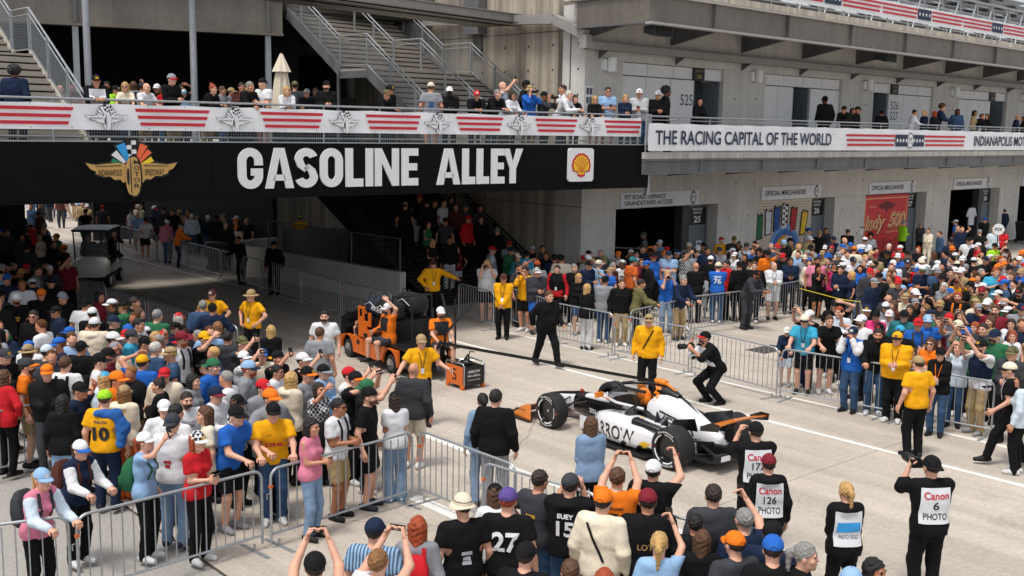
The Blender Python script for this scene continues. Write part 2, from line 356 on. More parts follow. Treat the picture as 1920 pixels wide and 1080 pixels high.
# lower bays: shutter with a painted mural, red poster, open dark bays
def bay_fill(k): return 1.67+PER*k, 5.65+PER*k
s0, s1 = bay_fill(1)
SHUT = mat('shutter_cream', '#cfc3b2', .6, var=.08, scale=3)
for i in range(26):
    rpart('shutter_slat', s0, s1, .06, .10, .02+i*.11, .02+i*.11+.098, SHUT)
mur = empty('mural', M=wallM(FB, s0, .045, 0.0)); tag(mur, 'painted mural of coloured feathers over a rainbow on the cream shutter', 'mural')
W = s1-s0
def polypart(name, poly, z, m, parent, th=.004): q = MB(); q.prism(poly, z, z+th); return q.build(name, m, parent)
fe = [('#1c6b45', .08), ('#cfd3d8', .23), ('#274a97', .37), ('#e8e8e8', .505), ('#b5202a', .66), ('#e3bd2c', .85)]
for i, (c, cx) in enumerate(fe):
    x = cx*W; lean = (cx-.47)*.9; zt = 2.72-abs(cx-.47)*.9; zb = zt-.95; hw = .19
    pts = [(x-hw+lean*.0, zb), (x+hw*.6, zb+.02), (x+hw+lean*.25, zt-.1), (x+hw*.55+lean*.25, zt-.03), (x+lean*.25, zt-.1), (x-hw*.4+lean*.25, zt+.02), (x-hw+lean*.25, zt-.08)]
    big = [(p[0]+(.07 if p[0] > x else -.07), p[1]+(.06 if p[1] > (zt+zb)/2 else -.05)) for p in pts]
    polypart('feather_outline', big, .0, INK, mur); polypart('feather', pts, .006, mat('mural_%d' % i, c, .7, var=.15, scale=4), mur)
    if i == 3:
        for a in range(4):
            for b_ in range(2):
                if True: polypart('check', [(x-.16+b_*.17+lean*.1, zb+.1+a*.22+(b_*.11)), (x+b_*.17+lean*.1-.02, zb+.1+a*.22+(b_*.11)), (x+b_*.17+lean*.1-.02, zb+.2+a*.22+(b_*.11)), (x-.16+b_*.17+lean*.1, zb+.2+a*.22+(b_*.11))], .012, INK, mur)
def arc(cx, cy, r, a0, a1, n=18): return [(cx+r*cos(radians(a0+(a1-a0)*i/n)), cy+r*sin(radians(a0+(a1-a0)*i/n))) for i in range(n+1)]
for r, c, zz in ((1.15, '#6d97cf', .001), (.95, '#3f6fb8', .005), (.72, '#e79a25', .009), (.62, '#efc53a', .013), (.47, '#3a6fae', .017)):
    polypart('rainbow', arc(W*.52, .75, r, 0, 180), zz, mat('mural_r%s' % c, c, .7, var=.15, scale=4), mur)
polypart('flag', [(W*.5, .6), (W*.62, .6), (W*.64, 1.15), (W*.52, 1.2)], .022, mat('mural_gr', '#2d9a66', .7), mur)
polypart('flag', [(W*.52, 1.2), (W*.64, 1.15), (W*.65, 1.4), (W*.53, 1.42)], .022, mat('mural_wh', '#d9dcde', .7), mur)
for sx, c in ((.03, '#a2293a'), (.9, '#8d8672')):
    polypart('badge', arc(W*sx+.15, .95, .2, 0, 360, 12)[:-1], .02, mat('mural_b%s' % c, c, .7), mur)
polypart('crowd_shape', [(W*.2, .3), (W*.85, .3), (W*.85, .72), (W*.7, .82), (W*.6, .65), (W*.4, .7), (W*.3, .85), (W*.2, .62)], .024, INK, mur)
# red poster
s0, s1 = bay_fill(2); po = empty('race_poster', M=wallM(FB, s0, .03, 0)); tag(po, 'large red race poster with cream script lettering in the garage bay', 'poster')
W = s1-s0; rpart('bay_panel', s0, s1, .05, .09, 0, 2.86, mat('bay_board', '#8a2025', .6)); PR = mat('poster_red', '#d62a2f', .55, var=.12, scale=2); PC = mat('poster_cream', '#f2d79c', .6); PD = mat('poster_dark', '#6d1217', .6)
polypart('board', [(0, .05), (W, .05), (W, 2.82), (0, 2.82)], 0, PR, po)
for (x0, y0, x1, y1) in ((.1, 2.68, W-.1, 2.71), (.1, .2, .13, 2.68), (W-.13, .2, W-.1, 2.68)): polypart('border_line', [(x0, y0), (x1, y0), (x1, y1), (x0, y1)], .005, PC, po)
polypart('winged_badge', [(W*.28, 2.4), (W*.4, 2.46), (W*.5, 2.58), (W*.6, 2.46), (W*.72, 2.4), (W*.62, 2.22), (W*.54, 2.2), (W*.5, 2.02), (W*.46, 2.2), (W*.38, 2.22)], .005, PD, po)
for tx_, x_, y_, w_, h_ in (('Indy', .06, 1.12, W*.48, .84), ('500', W*.55, 1.3, W*.42, .76)):
    q = MB(); text_to(q, tx_, x_+.05, y_-.05, w_, h_, z=.006, bold=.05, shear=.25); q.build('script_shadow', PD, po); q = MB(); text_to(q, tx_, x_, y_, w_, h_, z=.011, bold=.045, shear=.25); q.build('script_outline', PC, po); q = MB(); text_to(q, tx_, x_+.02, y_+.02, w_-.04, h_-.04, z=.016, bold=-.012, shear=.25); q.build('script_lettering', PR, po)
q = MB(); text_to(q, 'THE GREATEST SPECTACLE', W*.5, 1.12, W*.42, .06, z=.006); text_to(q, 'IN   RACING', W*.1, 2.3, W*.16, .08, z=.006); q.build('small_lettering', PC, po)
for i in range(7): polypart('figure', arc(.35+i*(W-.7)/6, .62+.12*(i % 2), .17, 0, 180, 8)+[(.35+i*(W-.7)/6-.17, .15), (.35+i*(W-.7)/6+.17, .15)], .006, PD, po); polypart('figure_line', arc(.35+i*(W-.7)/6, .62+.12*(i % 2), .11, 0, 180, 8)+[(.35+i*(W-.7)/6-.11, .2), (.35+i*(W-.7)/6+.11, .2)], .011, PR, po)
# rail inside the first bay, shirt hanging in the fourth
rl = MB(); rl.tube([(1.7, .9, 1.55), (5.6, .9, 1.2)], .03); rl.tube([(5.55, .9, 0), (5.55, .9, 1.25)], .03); rl.build('bay_rail', STEEL, bld)
sh = MB(); poly = [(-.1, 0), (.5, 0), (.5, .62), (.66, .42), (.78, .5), (.55, .86), (.28, .9), (.2, .84), (.12, .9), (-.15, .86), (-.38, .5), (-.26, .42), (-.1, .62)]
sh.prism(poly, 0, .05); tag(sh.build('hanging_jersey', mat('jersey_white', '#d6dae0', .8, bump=.2, bscale=8), M=wallM(FB, 29.2, .3, 1.0)), 'white jersey hanging in the dark doorway of the fourth garage', 'jersey')
bld['label'] = bld['label']
# shop signs above the bays
def ims_badge(q, x, y, r, mi):
    pts = arc(0, 0, r, 0, 360, 20)[:-1]; q.prism([(x+p[0], y+p[1]*1.25) for p in pts], .012, .016, mi)
for k in range(5):
    b_ = 1.86+PER*k; o = empty('shop_sign', M=wallM(FB, b_, -.05, 2.92)); ln = 4.24
    part('board', lambda q: q.rng(0, ln, 0, .5, -.06, 0), SIGNW, o)
    q = MB()
    if k == 0:
        text_to(q, 'PIT ROAD TERRACE', .18, .275, 2.15, .15, z=.006, bold=.018); text_to(q, 'GRANDSTAND ACCESS', .18, .07, 2.55, .15, z=.006, bold=.018)
    else: text_to(q, 'OFFICIAL MERCHANDISE', .2, .15, 2.9, .2, z=.006, bold=.018)
    q.build('lettering', INK, o)
    q = MB(); q.rng(3.84, 3.9, .0, .5, .004, .008); q.build('stripe', mat('ink_grey', '#5d6068', .6), o)
    q = MB(); q.rng(3.92, 3.98, .0, .5, .004, .008); q.build('stripe', mat('ink_gold', '#b39a4a', .6), o)
    q = MB(); ims_badge(q, 3.91, .25, .16, 0); q.build('badge', INK, o); q = MB(); q.prism([(3.91+.13*cos(a*pi/10), .25+.165*sin(a*pi/10)) for a in range(20)], .018, .02); q.build('badge_face', SIGNW, o)
    q = MB(); text_to(q, 'IMS', 3.81, .19, .2, .13, z=.022); q.build('badge_lettering', INK, o)
    where = ['over the open bay beside door 25', 'over the feather mural', 'over the red race poster', 'over the dark bay beside door 28', 'at the right edge of the picture'][k]
    tag(o, ('white sign reading pit road terrace grandstand access ' if k == 0 else 'white official merchandise sign ')+where, 'sign', 'shop signs over the garage bays')
# ---- balcony
rpart('balcony_slab', -.5, 48, -3, 0, 4.66, 4.85, mat('balcony_concrete', '#c2beb8', .85, var=.14, scale=1.5, streak=.2))
rpart('balcony_beam', -.49, 48, -2.96, -2.84, 4.23, 4.655, STEEL); rpart('beam_flange', -.49, 48, -3.02, -2.8, 4.19, 4.229, STEEL); rpart('beam_flange', -.49, 48, -3.02, -2.962, 4.6, 4.654, STEEL)
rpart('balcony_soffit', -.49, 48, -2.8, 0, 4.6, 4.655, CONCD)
for i in range(14):
    s = 1+i*3.4
    part('bracket', lambda q: q.add([(s-.06, -2.82, 4.25), (s-.06, 0, 3.95), (s-.06, 0, 4.6), (s-.06, -2.82, 4.6), (s+.06, -2.82, 4.25), (s+.06, 0, 3.95), (s+.06, 0, 4.6), (s+.06, -2.82, 4.6)],
         [(0, 1, 2, 3), (7, 6, 5, 4), (0, 4, 5, 1), (1, 5, 6, 2), (3, 7, 4, 0)]), STEEL)
    part('beam_stiffener', lambda q: q.rng(s+1.2, s+1.24, -3.01, -2.96, 4.23, 4.6), STEEL)
def railing(name, F, s0, s1, t, z0, label, hgt=1.07, step=1.55, lower=(.1, .22), mesh=False, m=GALV):
    o = empty(name, F); tag(o, label, 'railing')
    q = MB(); q.tube([(s0, t, z0+hgt), (s1, t, z0+hgt)], .027, 8); q.build('top_rail', m, o)
    for h in (hgt-.11,)+tuple(lower): q = MB(); q.tube([(s0, t, z0+h), (s1, t, z0+h)], .017, 6); q.build('rail', m, o)
    pq = MB(); pq.tube([(0, 0, 0), (0, 0, hgt)], .022, 6); pm = pq.mesh('post', m)
    s = s0
    while s <= s1+.01: link('post', pm, o, Matrix.Translation((s, t, z0))); s += step
    if mesh:
        q = MB(); s = s0+.1
        while s < s1: q.box((s, t, z0+(hgt-.1+.12)/2), (.006, .006, hgt-.3)); s += .055
        z = z0+.16
        while z < z0+hgt-.12: q.box(((s0+s1)/2, t, z), (s1-s0, .006, .006)); z += .055
        tag(q.build('mesh_panel', GALVD, o), kind='stuff')
    return o
railing('balcony_railing', FB, -.45, 46, -2.95, 4.85, 'galvanised railing along the garage balcony behind the white banner', lower=(.12, .3, .6))
# wavy vinyl banner helper
def vinyl(o, s0, s1, z0, z1, t, amp=.012, m=WHITE, name='sheet'):
    n = int((s1-s0)/.16)+1; rows = 5; V = []; Fs = []
    for i in range(n+1):
        s = s0+(s1-s0)*i/n
        for j in range(rows+1):
            f = j/rows; sag = -.02*abs(sin(s*2.03))*f
            V.append((s, t-amp*sin(s*4.1+f*2)*sin(f*pi)-amp*.6*sin(s*9.7+f*5), z0+(z1-z0)*f+sag))
    for i in range(n):
        for j in range(rows): a = i*(rows+1)+j; Fs.append((a, a+rows+1, a+rows+2, a+1))
    q = MB(); q.add(V, Fs); return autosmooth(q.build(name, m, o), 80)
def star(cx, cy, r): return [(cx+(r if i % 2 == 0 else r*.42)*sin(i*pi/5), cy+(r if i % 2 == 0 else r*.42)*cos(i*pi/5)) for i in range(10)]
bb = empty('balcony_banner', FB); tag(bb, 'long white banner with navy racing capital lettering on the balcony rail', 'banner')
vinyl(bb, -.42, 46, 4.9, 5.72, -3.03, .01)
TB = -3.065
def wl(x): return wallM(Matrix(), x, TB, 0)
q = MB(); text_to(q, 'THE RACING CAPITAL OF THE WORLD', -.12, 5.08, 9.9, .43, bold=.016, M=wl(0)); text_to(q, 'TM', 9.83, 5.45, .12, .05, M=wl(0)); q.build('lettering', NAVY, bb)
q = MB(); text_to(q, 'INDIANAPOLIS MOTOR SPEEDWAY', 21.5, 5.08, 9.6, .43, bold=.016, M=wl(0)); q.build('lettering', NAVY, bb)
def flagstripe(o, a, b, zc, h, Mx, nav=(.38, .62), emblem=True):
    L = b-a; th = h/5.6
    for i in (-1, 0, 1):
        q = MB(); z = zc+i*h*.38
        for (p0, p1) in ((a, a+L*nav[0]-.02), (a+L*nav[1]+.02, b)):
            q = MB(); q.add([(p0+.05*(1-i), z-th/2, 0), (p1-.05*(1-i), z-th/2, 0), (p1-.05*(1-i), z+th/2, 0), (p0+.05*(1-i), z+th/2, 0)], [(0, 1, 2, 3)], 0, Mx); q.build('red_stripe', RED, o)
    q = MB(); q.add([(a+L*nav[0], zc-h/2, 0), (a+L*nav[1], zc-h/2, 0), (a+L*nav[1], zc+h/2, 0), (a+L*nav[0], zc+h/2, 0)], [(0, 1, 2, 3)], 0, Mx); q.build('star_field', NAVY, o)
    n = 8 if emblem else 4
    for k in range(n):
        x = a+L*nav[0]+L*(nav[1]-nav[0])*(k+.5)/n*(.42/.5 if emblem else 1) + (L*(nav[1]-nav[0])*.16 if emblem and k >= 4 else 0)
        q = MB(); q.prism(star(x, zc, h*.22), .002, .004, M=Mx); q.build('star', WHITE, o)
    if emblem:
        x = (a+b)/2; q = MB(); q.prism([(x+.26*cos(i*pi/14), zc+.33*sin(i*pi/14)) for i in range(28)], .006, .008, M=Mx); q.build('emblem_disc', WHITE, o)
        q = MB(); q.lathe([(.25, .009), (.215, .009)], 28, M=Mx @ Matrix.Translation((x, zc, 0)) @ Matrix.Diagonal((1, 1.25, 1, 1))); q.build('emblem_ring', NAVY, o)
        q = MB(); text_to(q, 'IMS', x-.15, zc-.15, .3, .3, z=.009, M=Mx); q.build('emblem_lettering', NAVY, o)
flagstripe(bb, 10.8, 20.6, 5.28, .46, wl(0))
flagstripe(bb, 32.0, 41.0, 5.28, .46, wl(0))
# ---- upper storey fronts
for k in range(5):
    b0 = 1.8+PER*k; b1 = 7.4+PER*k; cols = 4 if k else 3
    op = {0: (5.78, 7.38), 1: (12.13, 13.37), 2: (18.2, 19.77), 3: (30.24, 31.93), 4: (39.0, 40.2)}[k]
    xs = sorted(set([b0, b1, op[0], op[1]])); brk = [b0]
    fr = empty('shutter_front', None, bld)
    def panels(a, b, z0, z1, n):
        for i in range(n):
            x0 = a+(b-a)*i/n; x1 = a+(b-a)*(i+1)/n; e = .012
            if x1-x0 < .08: continue
            q = MB(); ring = lambda d, t: [(x0+d, t, z0+d), (x1-d, t, z0+d), (x1-d, t, z1-d), (x0+d, t, z1-d)]
            q.loft([ring(e, .2), ring(e, .13), ring(e+.012, .12)]); q.build('front_panel', PANEL, fr)
    panels(b0, b1, 7.3, 7.72, 4)
    if op[0]-b0 > .3: panels(b0, op[0], 4.86, 7.29, max(1, round((op[0]-b0)/1.25)))
    if b1-op[1] > .3: panels(op[1], b1, 4.86, 7.29, max(1, round((b1-op[1])/1.25)))
    rpart('backing', b0, op[0], .2, .24, 4.86, 7.72, CONCD); rpart('backing', op[1], b1, .2, .24, 4.86, 7.72, CONCD); rpart('backing', op[0], op[1], .2, .24, 7.3, 7.72, CONCD)
    dd = rpart('door', op[0]+.05, op[1]-.05, .9, .95, 4.86, 7.29, mat('blue_grey_door', '#3d444c', .5)); rpart('door_frame', op[0]+.002, op[0]+.08, .16, .3, 4.86, 7.29, GREYD, dd); rpart('door_frame', op[1]-.12, op[1]-.002, .16, .9, 4.86, 7.29, GREYD, dd)
    px = {0: 5.65, 1: 0, 2: 19.85, 3: 30.0, 4: 0}[k]
    if px:
        rpart('door_plate', px, px+.62, .05, .12, 7.28, 7.72, BLK)
        q = MB(); M = wallM(Matrix(), px, .046, 7.28); text_to(q, 'SUITE', .12, .3, .38, .06, M=M); text_to(q, str(525+(k if k < 3 else 3)), .18, .08, .26, .12, M=M, bold=.02); q.build('plate_lettering', GOLD, bld)
q = MB(); text_to(q, '525', 5.02, 6.4, .7, .38, M=wallM(Matrix(), 0, .112, 0)); text_to(q, '526', 19.95, 6.62, .72, .36, M=wallM(Matrix(), 0, .112, 0)); text_to(q, '527', 19.95, 6.16, .72, .36, M=wallM(Matrix(), 0, .112, 0)); text_to(q, '528', 29.45, 6.3, .72, .36, M=wallM(Matrix(), 0, .112, 0))
q.build('room_number', mat('grey_ink', '#4a4d52', .6), bld)
for k in range(5):
    o = empty('wall_light', FB @ Matrix.Translation((.85+PER*k, -.001, 7.35))); tag(o, 'white cylinder wall light '+['beside the corner by room 525', 'right of the room 525 doorway', 'left of the 526 527 doorway', 'between the 527 front and the 528 front', 'at the far right edge of the balcony'][k], 'wall light', 'cylinder lights on the upper wall')
    part('shade', lambda q: q.lathe([(0, 0), (.15, 0), (.15, .44), (0, .44)], 20, M=Matrix.Translation((.2, -.2, 0))), FIX, o, smooth=False); part('mount', lambda q: q.rng(-.1, .05, -.13, 0, .04, .38), FIX, o)
# cable tray along the facade, dropping from the side wall
TRAY = mat('tray_grey', '#a19d98', .5, metal=.2, var=.1, scale=2)
tr = empty('cable_tray', FB); tag(tr, 'grey steel cable tray bending round the concrete corner and along the facade', 'cable tray')
part('run', lambda q: q.rng(-.28, 46, -.42, -.1, 8.0, 8.22), TRAY, tr)
path = [(-.28, 8.6, 9.33), (-.28, 1.1, 8.97), (-.28, -.25, 8.42), (-.28, -.25, 8.0)]
def trayseg(q, a, b, h=.3):
    a = Vector(a); b = Vector(b); up = Vector((0, 0, h)) if abs((b-a).normalized().z) < .8 else Vector((0, .0, 0))
    d = (b-a).normalized(); n = d.cross(Vector((1, 0, 0))).normalized()*h/2
    V = [a-n+Vector((-.14, 0, 0)), a+n+Vector((-.14, 0, 0)), a+n+Vector((.14, 0, 0)), a-n+Vector((.14, 0, 0))]; V += [p+(b-a) for p in V]
    q.add(V, [(0, 1, 2, 3), (7, 6, 5, 4), (0, 4, 5, 1), (1, 5, 6, 2), (2, 6, 7, 3), (3, 7, 4, 0)])
for i in range(3): part('elbow_run', lambda q: trayseg(q, path[i], path[i+1]), TRAY, tr)
for k in range(12): part('tray_bracket', lambda q: q.add([(k*3.9+.6, -.4, 7.99), (k*3.9+.6, -.01, 7.75), (k*3.9+.6, -.01, 7.99), (k*3.9+.66, -.4, 7.99), (k*3.9+.66, -.01, 7.75), (k*3.9+.66, -.01, 7.99)], [(0, 1, 2), (5, 4, 3), (0, 3, 4, 1)]), STEEL, tr)
# overhang with I beam, brackets, upper deck rail and banner
for nm, z0, z1, t0, t1, m in (('fascia_web', 8.65, 9.42, -2.95, -2.9, STEELB), ('fascia_flange', 8.58, 8.648, -3.08, -2.82, mat('flange_grey', '#a9a7a3', .5, var=.1)), ('fascia_flange', 9.40, 9.46, -3.08, -2.82, mat('flange_pale', '#c9c6c0', .5, var=.1)), ('upper_ledge', 9.461, 9.66, -3.1, .5, mat('ledge_concrete', '#d0c7b8', .85, var=.15, scale=2, streak=.3))):
    rpart(nm, -.5, 48, t0, t1, z0, z1, m)
for nm, z0, z1, s0_, s1_, m in (('return_web', 8.65, 9.42, -.45, -.4, STEELB), ('return_flange', 8.6, 8.648, -.52, -.33, STEEL), ('return_flange', 9.421, 9.46, -.52, -.33, STEEL)): rpart(nm, s0_, s1_, -2.9 if 'web' in nm else -2.81, -.01, z0, z1, m)
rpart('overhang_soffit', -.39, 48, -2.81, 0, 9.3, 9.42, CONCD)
for i in range(12):
    s = .2+i*4.1
    part('overhang_bracket', lambda q: q.add([(s-.08, -2.89, 8.95), (s-.08, 0, 8.4), (s-.08, 0, 9.3), (s-.08, -2.89, 9.3), (s+.08, -2.89, 8.95), (s+.08, 0, 8.4), (s+.08, 0, 9.3), (s+.08, -2.89, 9.3)],
         [(0, 1, 2, 3), (7, 6, 5, 4), (0, 4, 5, 1), (1, 5, 6, 2), (3, 7, 4, 0)]), STEEL)
railing('upper_deck_railing', FB, -.4, 48, -2.9, 9.66, 'thin galvanised railing on the upper deck above the overhang', hgt=.95, lower=(.15, .35, .55))
ub = empty('upper_banner', FB); tag(ub, 'white banner with red stripes and navy star blocks on the upper deck', 'banner')
vinyl(ub, 3.0, 46, 9.86, 10.5, -3.0, .01)
Mx = wallM(Matrix(), 0, -3.035, 0)
for c in [onF(FB, x, y, -3.03)[0] for x, y in ((1562, 10), (1733, 40), (1870, 62))]+[31.0, 38.0]:
    flagstripe(ub, c-3.4, c+3.4, 10.2, .4, Mx, nav=(.42, .58), emblem=False)
# grandstand framing beyond the upper deck
gs = empty('grandstand', FB); tag(gs, 'steel grandstand framework rising behind the upper deck banner', 'grandstand')
for i in range(9):
    part('seat_row', lambda q: q.rng(6, 52, .6+i*.85, 1.35+i*.85, 10.5+i*.5, 10.56+i*.5), GALVD, gs)
    part('riser', lambda q: q.rng(6, 52, 1.3+i*.85, 1.34+i*.85, 10.56+i*.5, 10.72+i*.5), STEEL, gs)
for i in range(24):
    s = 10+i*1.75
    part('truss_brace', lambda q: q.tube([(s, -1.2, 9.7), (s+.85, -1.2, 11.6), (s+1.7, -1.2, 9.7)], .04, 5), GALV, gs)
part('truss_chord', lambda q: q.tube([(9, -1.2, 11.6), (52, -1.2, 11.6)], .05, 6), GALV, gs); part('truss_chord', lambda q: q.tube([(9, -1.2, 10.7), (52, -1.2, 10.7)], .04, 6), GALV, gs)
for i in range(11): part('raker', lambda q: q.add([(8+i*4, -.6, 9.8), (8+i*4, 8.5, 15), (8+i*4, 8.5, 14.6), (8+i*4, -.6, 9.4), (8.2+i*4, -.6, 9.8), (8.2+i*4, 8.5, 15), (8.2+i*4, 8.5, 14.6), (8.2+i*4, -.6, 9.4)], [(0, 1, 2, 3), (7, 6, 5, 4), (0, 4, 5, 1), (3, 2, 6, 7)]), STEEL, gs)
for i in range(11): rpart('fascia_stiffener', 2.6+i*4.1, 2.66+i*4.1, -3.05, -2.951, 8.65, 9.4, STEEL)
for i, (x, y, w_, h_, lab) in enumerate(((1105, 182, .36, .72, 'printed notice sheet taped to the concrete corner beside the bridge'), (1310, 462, .3, .42, 'small white notice on the pier left of the feather mural'), (1616, 431, .3, .42, 'small white notice on the pier left of the red poster'))):
    s, z = onF(FB, x, y, -.02); o = tag(empty('notice', wallM(FB, s, -.012, z)), lab, 'notice', 'paper notices on the concrete'); part('sheet', lambda q: q.rng(-w_/2, w_/2, -h_/2, h_/2, 0, .006), LETTER, o)
    for j in range(4 if i == 0 else 2): part('printed_block', lambda q: q.rng(-w_*.4+(j % 2)*w_*.42, -w_*.04+(j % 2)*w_*.42, h_*.12-(j//2)*h_*.4, h_*.4-(j//2)*h_*.4, .007, .009), MATS['ink_grey'], o)
# loudspeakers under the overhang
for i, (x, y) in enumerate(((1230, 58), (1658, 108))):
    s, z = onF(FB, x, y, -2.4); o = empty('loudspeaker', FB @ Matrix.Translation((s, -2.4, z))); tag(o, ['grey horn loudspeaker hung under the overhang near the building corner', 'grey horn loudspeaker hung under the overhang above the rooms 526 and 527'][i], 'loudspeaker', 'loudspeakers under the overhang')
    part('housing', lambda q: q.loft([[(-.42, -.3, -.2), (.42, -.3, -.2), (.42, -.3, .16), (-.42, -.3, .16)], [(-.22, .3, -.06), (.22, .3, -.06), (.22, .3, .14), (-.22, .3, .14)]]), mat('speaker_grey', '#3f4347', .5), o)
    part('grille', lambda q: q.rng(-.37, .37, -.325, -.302, -.16, .12), mat('speaker_mesh', '#191b1e', .8), o); part('yoke', lambda q: q.rng(-.03, .03, -.03, .03, .14, .5), STEEL, o)
# ---- bridge
BR0, BR1 = -40.0, .12
br = tag(empty('walkway_bridge', FR), 'dark steel walkway bridge crossing above the alley', 'bridge')
rp = lambda n, a, b, c, d, e, f, m: rpart(n, a, b, c, d, e, f, m, br)
rp('deck', BR0, BR1, .02, 4.2, 4.6, 4.87, CONCD); rp('deck_girder', BR0, BR1, .05, .25, 3.95, 4.59, mat('black_girder', '#17181a', .6)); rp('deck_girder', BR0, BR1, 3.9, 4.1, 3.95, 4.59, MATS['black_girder'])
for i in range(10): rp('cross_beam', -38+i*4, -37.8+i*4, .26, 3.89, 4.1, 4.59, MATS['black_girder'])
rp('toe_plate', BR0, BR1, -.02, .015, 4.85, 5.08, mat('edge_trim', '#a89b6a', .6))
rp('end_post', .14, .24, -.2, -.1, 3.6, 5.98, GALV); rp('post_cleat', .1, .3, -.22, -.08, 3.58, 3.64, GALV); rp('post_cleat', .1, .3, -.22, -.08, 4.3, 4.36, GALV)
railing('bridge_railing', FR, BR0, .05, .06, 4.87, 'galvanised mesh railing along the front of the walkway bridge', mesh=True, lower=(.3, .47, .8))
# the big sign
sg = tag(empty('gasoline_alley_sign', FR @ Matrix.Translation((0, -.05, 0))), 'long black sign with white gasoline alley lettering across the bridge', 'sign')
edges = [BR0, -33, -26, -20.5, onF(FR, 390, 300)[0], -9.2, onF(FR, 800, 300)[0], onF(FR, 1028, 300)[0], -1.0, .12]
for a, b in zip(edges[:-1], edges[1:]): rpart('sign_panel', a+.004, b-.004, -.2, 0, 3.87, 5.06, BLACK, sg)
rpart('sign_edge', BR0, .12, -.19, -.01, 5.062, 5.085, GALV, sg); rpart('sign_soffit', BR0, .12, -.19, 2.2, 3.8, 3.868, BLACK, sg)
SM = wallM(Matrix(), 0, -.2, 0)
# condensed bold capitals drawn as strokes
def capital(q, ch, x, y, wd, h, st, dep):
    M = SM
    def P(poly): q.prism([(x+p[0], y+p[1]) for p in poly], .002, dep, M=M)
    def ell(cx, cy, rx, ry, a0, a1, n=14, si=None):
        o_ = [(cx+rx*cos(radians(a0+(a1-a0)*i/n)), cy+ry*sin(radians(a0+(a1-a0)*i/n))) for i in range(n+1)]
        i_ = [(cx+(rx-st)*cos(radians(a0+(a1-a0)*i/n)), cy+(ry-st*.92)*sin(radians(a0+(a1-a0)*i/n))) for i in range(n+1)]
        for i in range(n): P([o_[i], o_[i+1], i_[i+1], i_[i]])
    R = wd/2
    if ch == 'L': P([(0, 0), (wd, 0), (wd, st*.95), (st, st*.95), (st, h), (0, h)])
    elif ch == 'I': P([(0, 0), (st, 0), (st, h), (0, h)])
    elif ch == 'E':
        P([(0, 0), (st, 0), (st, h), (0, h)]); P([(st, 0), (wd, 0), (wd, st*.9), (st, st*.9)]); P([(st, h-st*.9), (wd, h-st*.9), (wd, h), (st, h)]); P([(st, h*.5-st*.42), (wd*.93, h*.5-st*.42), (wd*.93, h*.5+st*.45), (st, h*.5+st*.45)])
    elif ch == 'N':
        P([(0, 0), (st*.95, 0), (st*.95, h), (0, h)]); P([(wd-st*.95, 0), (wd, 0), (wd, h), (wd-st*.95, h)]); P([(st*.95, h), (st*.95, h*.62), (wd-st*.95, 0), (wd-st*.95, h*.38)])
    elif ch == 'A':
        c = wd/2; P([(0, 0), (st*1.02, 0), (c, h*.78), (c, h), (c-st*.62, h)]); P([(wd, 0), (c+st*.62, h), (c, h), (c, h*.78), (wd-st*1.02, 0)]); P([(c-wd*.24, h*.19), (c+wd*.24, h*.19), (c+wd*.17, h*.34), (c-wd*.17, h*.34)])
    elif ch == 'Y':
        c = wd/2; P([(c-st/2, 0), (c+st/2, 0), (c+st/2, h*.42), (c-st/2, h*.42)]); P([(c-st/2, h*.42), (c, h*.42), (c, h*.58), (st*1.05, h), (0, h)]); P([(c, h*.42), (c+st/2, h*.42), (wd, h), (wd-st*1.05, h), (c, h*.58)])
    elif ch in 'OG':
        ry = wd*.5; ell(R, h-ry, R, ry, 0, 180); ell(R, ry, R, ry, 180, 360); P([(0, ry), (st, ry), (st, h-ry), (0, h-ry)])
        if ch == 'O': P([(wd-st, ry), (wd, ry), (wd, h-ry), (wd-st, h-ry)])
        else:
            P([(wd-st, h-ry-h*.1), (wd, h-ry-h*.1), (wd, h-ry), (wd-st, h-ry)]); P([(wd-st, ry), (wd, ry), (wd, h*.5), (wd-st, h*.5)]); P([(wd*.52, h*.5-st*.8), (wd-st, h*.5-st*.8), (wd-st, h*.5), (wd*.52, h*.5)])
    elif ch == 'S':
        ry = h*.285; m_ = h*.5
        ell(R, h-ry, R, ry, 20, 180); ell(R, ry, R, ry, 200, 360)
        P([(0, h-ry), (st, h-ry), (st*1.25, m_+h*.085), (wd*.62, m_-h*.01), (wd*.42, m_-h*.1+.0), (st*.35, m_+h*.03)])
        P([(wd, ry), (wd-st, ry), (wd-st*1.25, m_-h*.085), (wd*.40, m_+h*.01), (wd*.6, m_+h*.1), (wd-st*.35, m_-h*.03)])
        P([(wd*.42, m_-h*.1), (wd*.62, m_-h*.01), (wd*.6, m_+h*.1), (wd*.40, m_+h*.01)])
spans = [('G', 445, 492), ('A', 496, 550), ('S', 552, 595), ('O', 599, 642), ('L', 647, 680), ('I', 685, 698), ('N', 702, 747), ('E', 752, 783), ('A', 818, 862), ('L', 866, 890), ('L', 893, 916), ('E', 920, 945), ('Y', 942, 979)]
for ch, xa, xb in spans:
    a = onF(FR, xa, 315, -.25)[0]; b = onF(FR, xb, 315, -.25)[0]; q = MB(); capital(q, ch, a, 4.02, b-a, .93, .205, .035); q.build('letter', LETTER, sg)
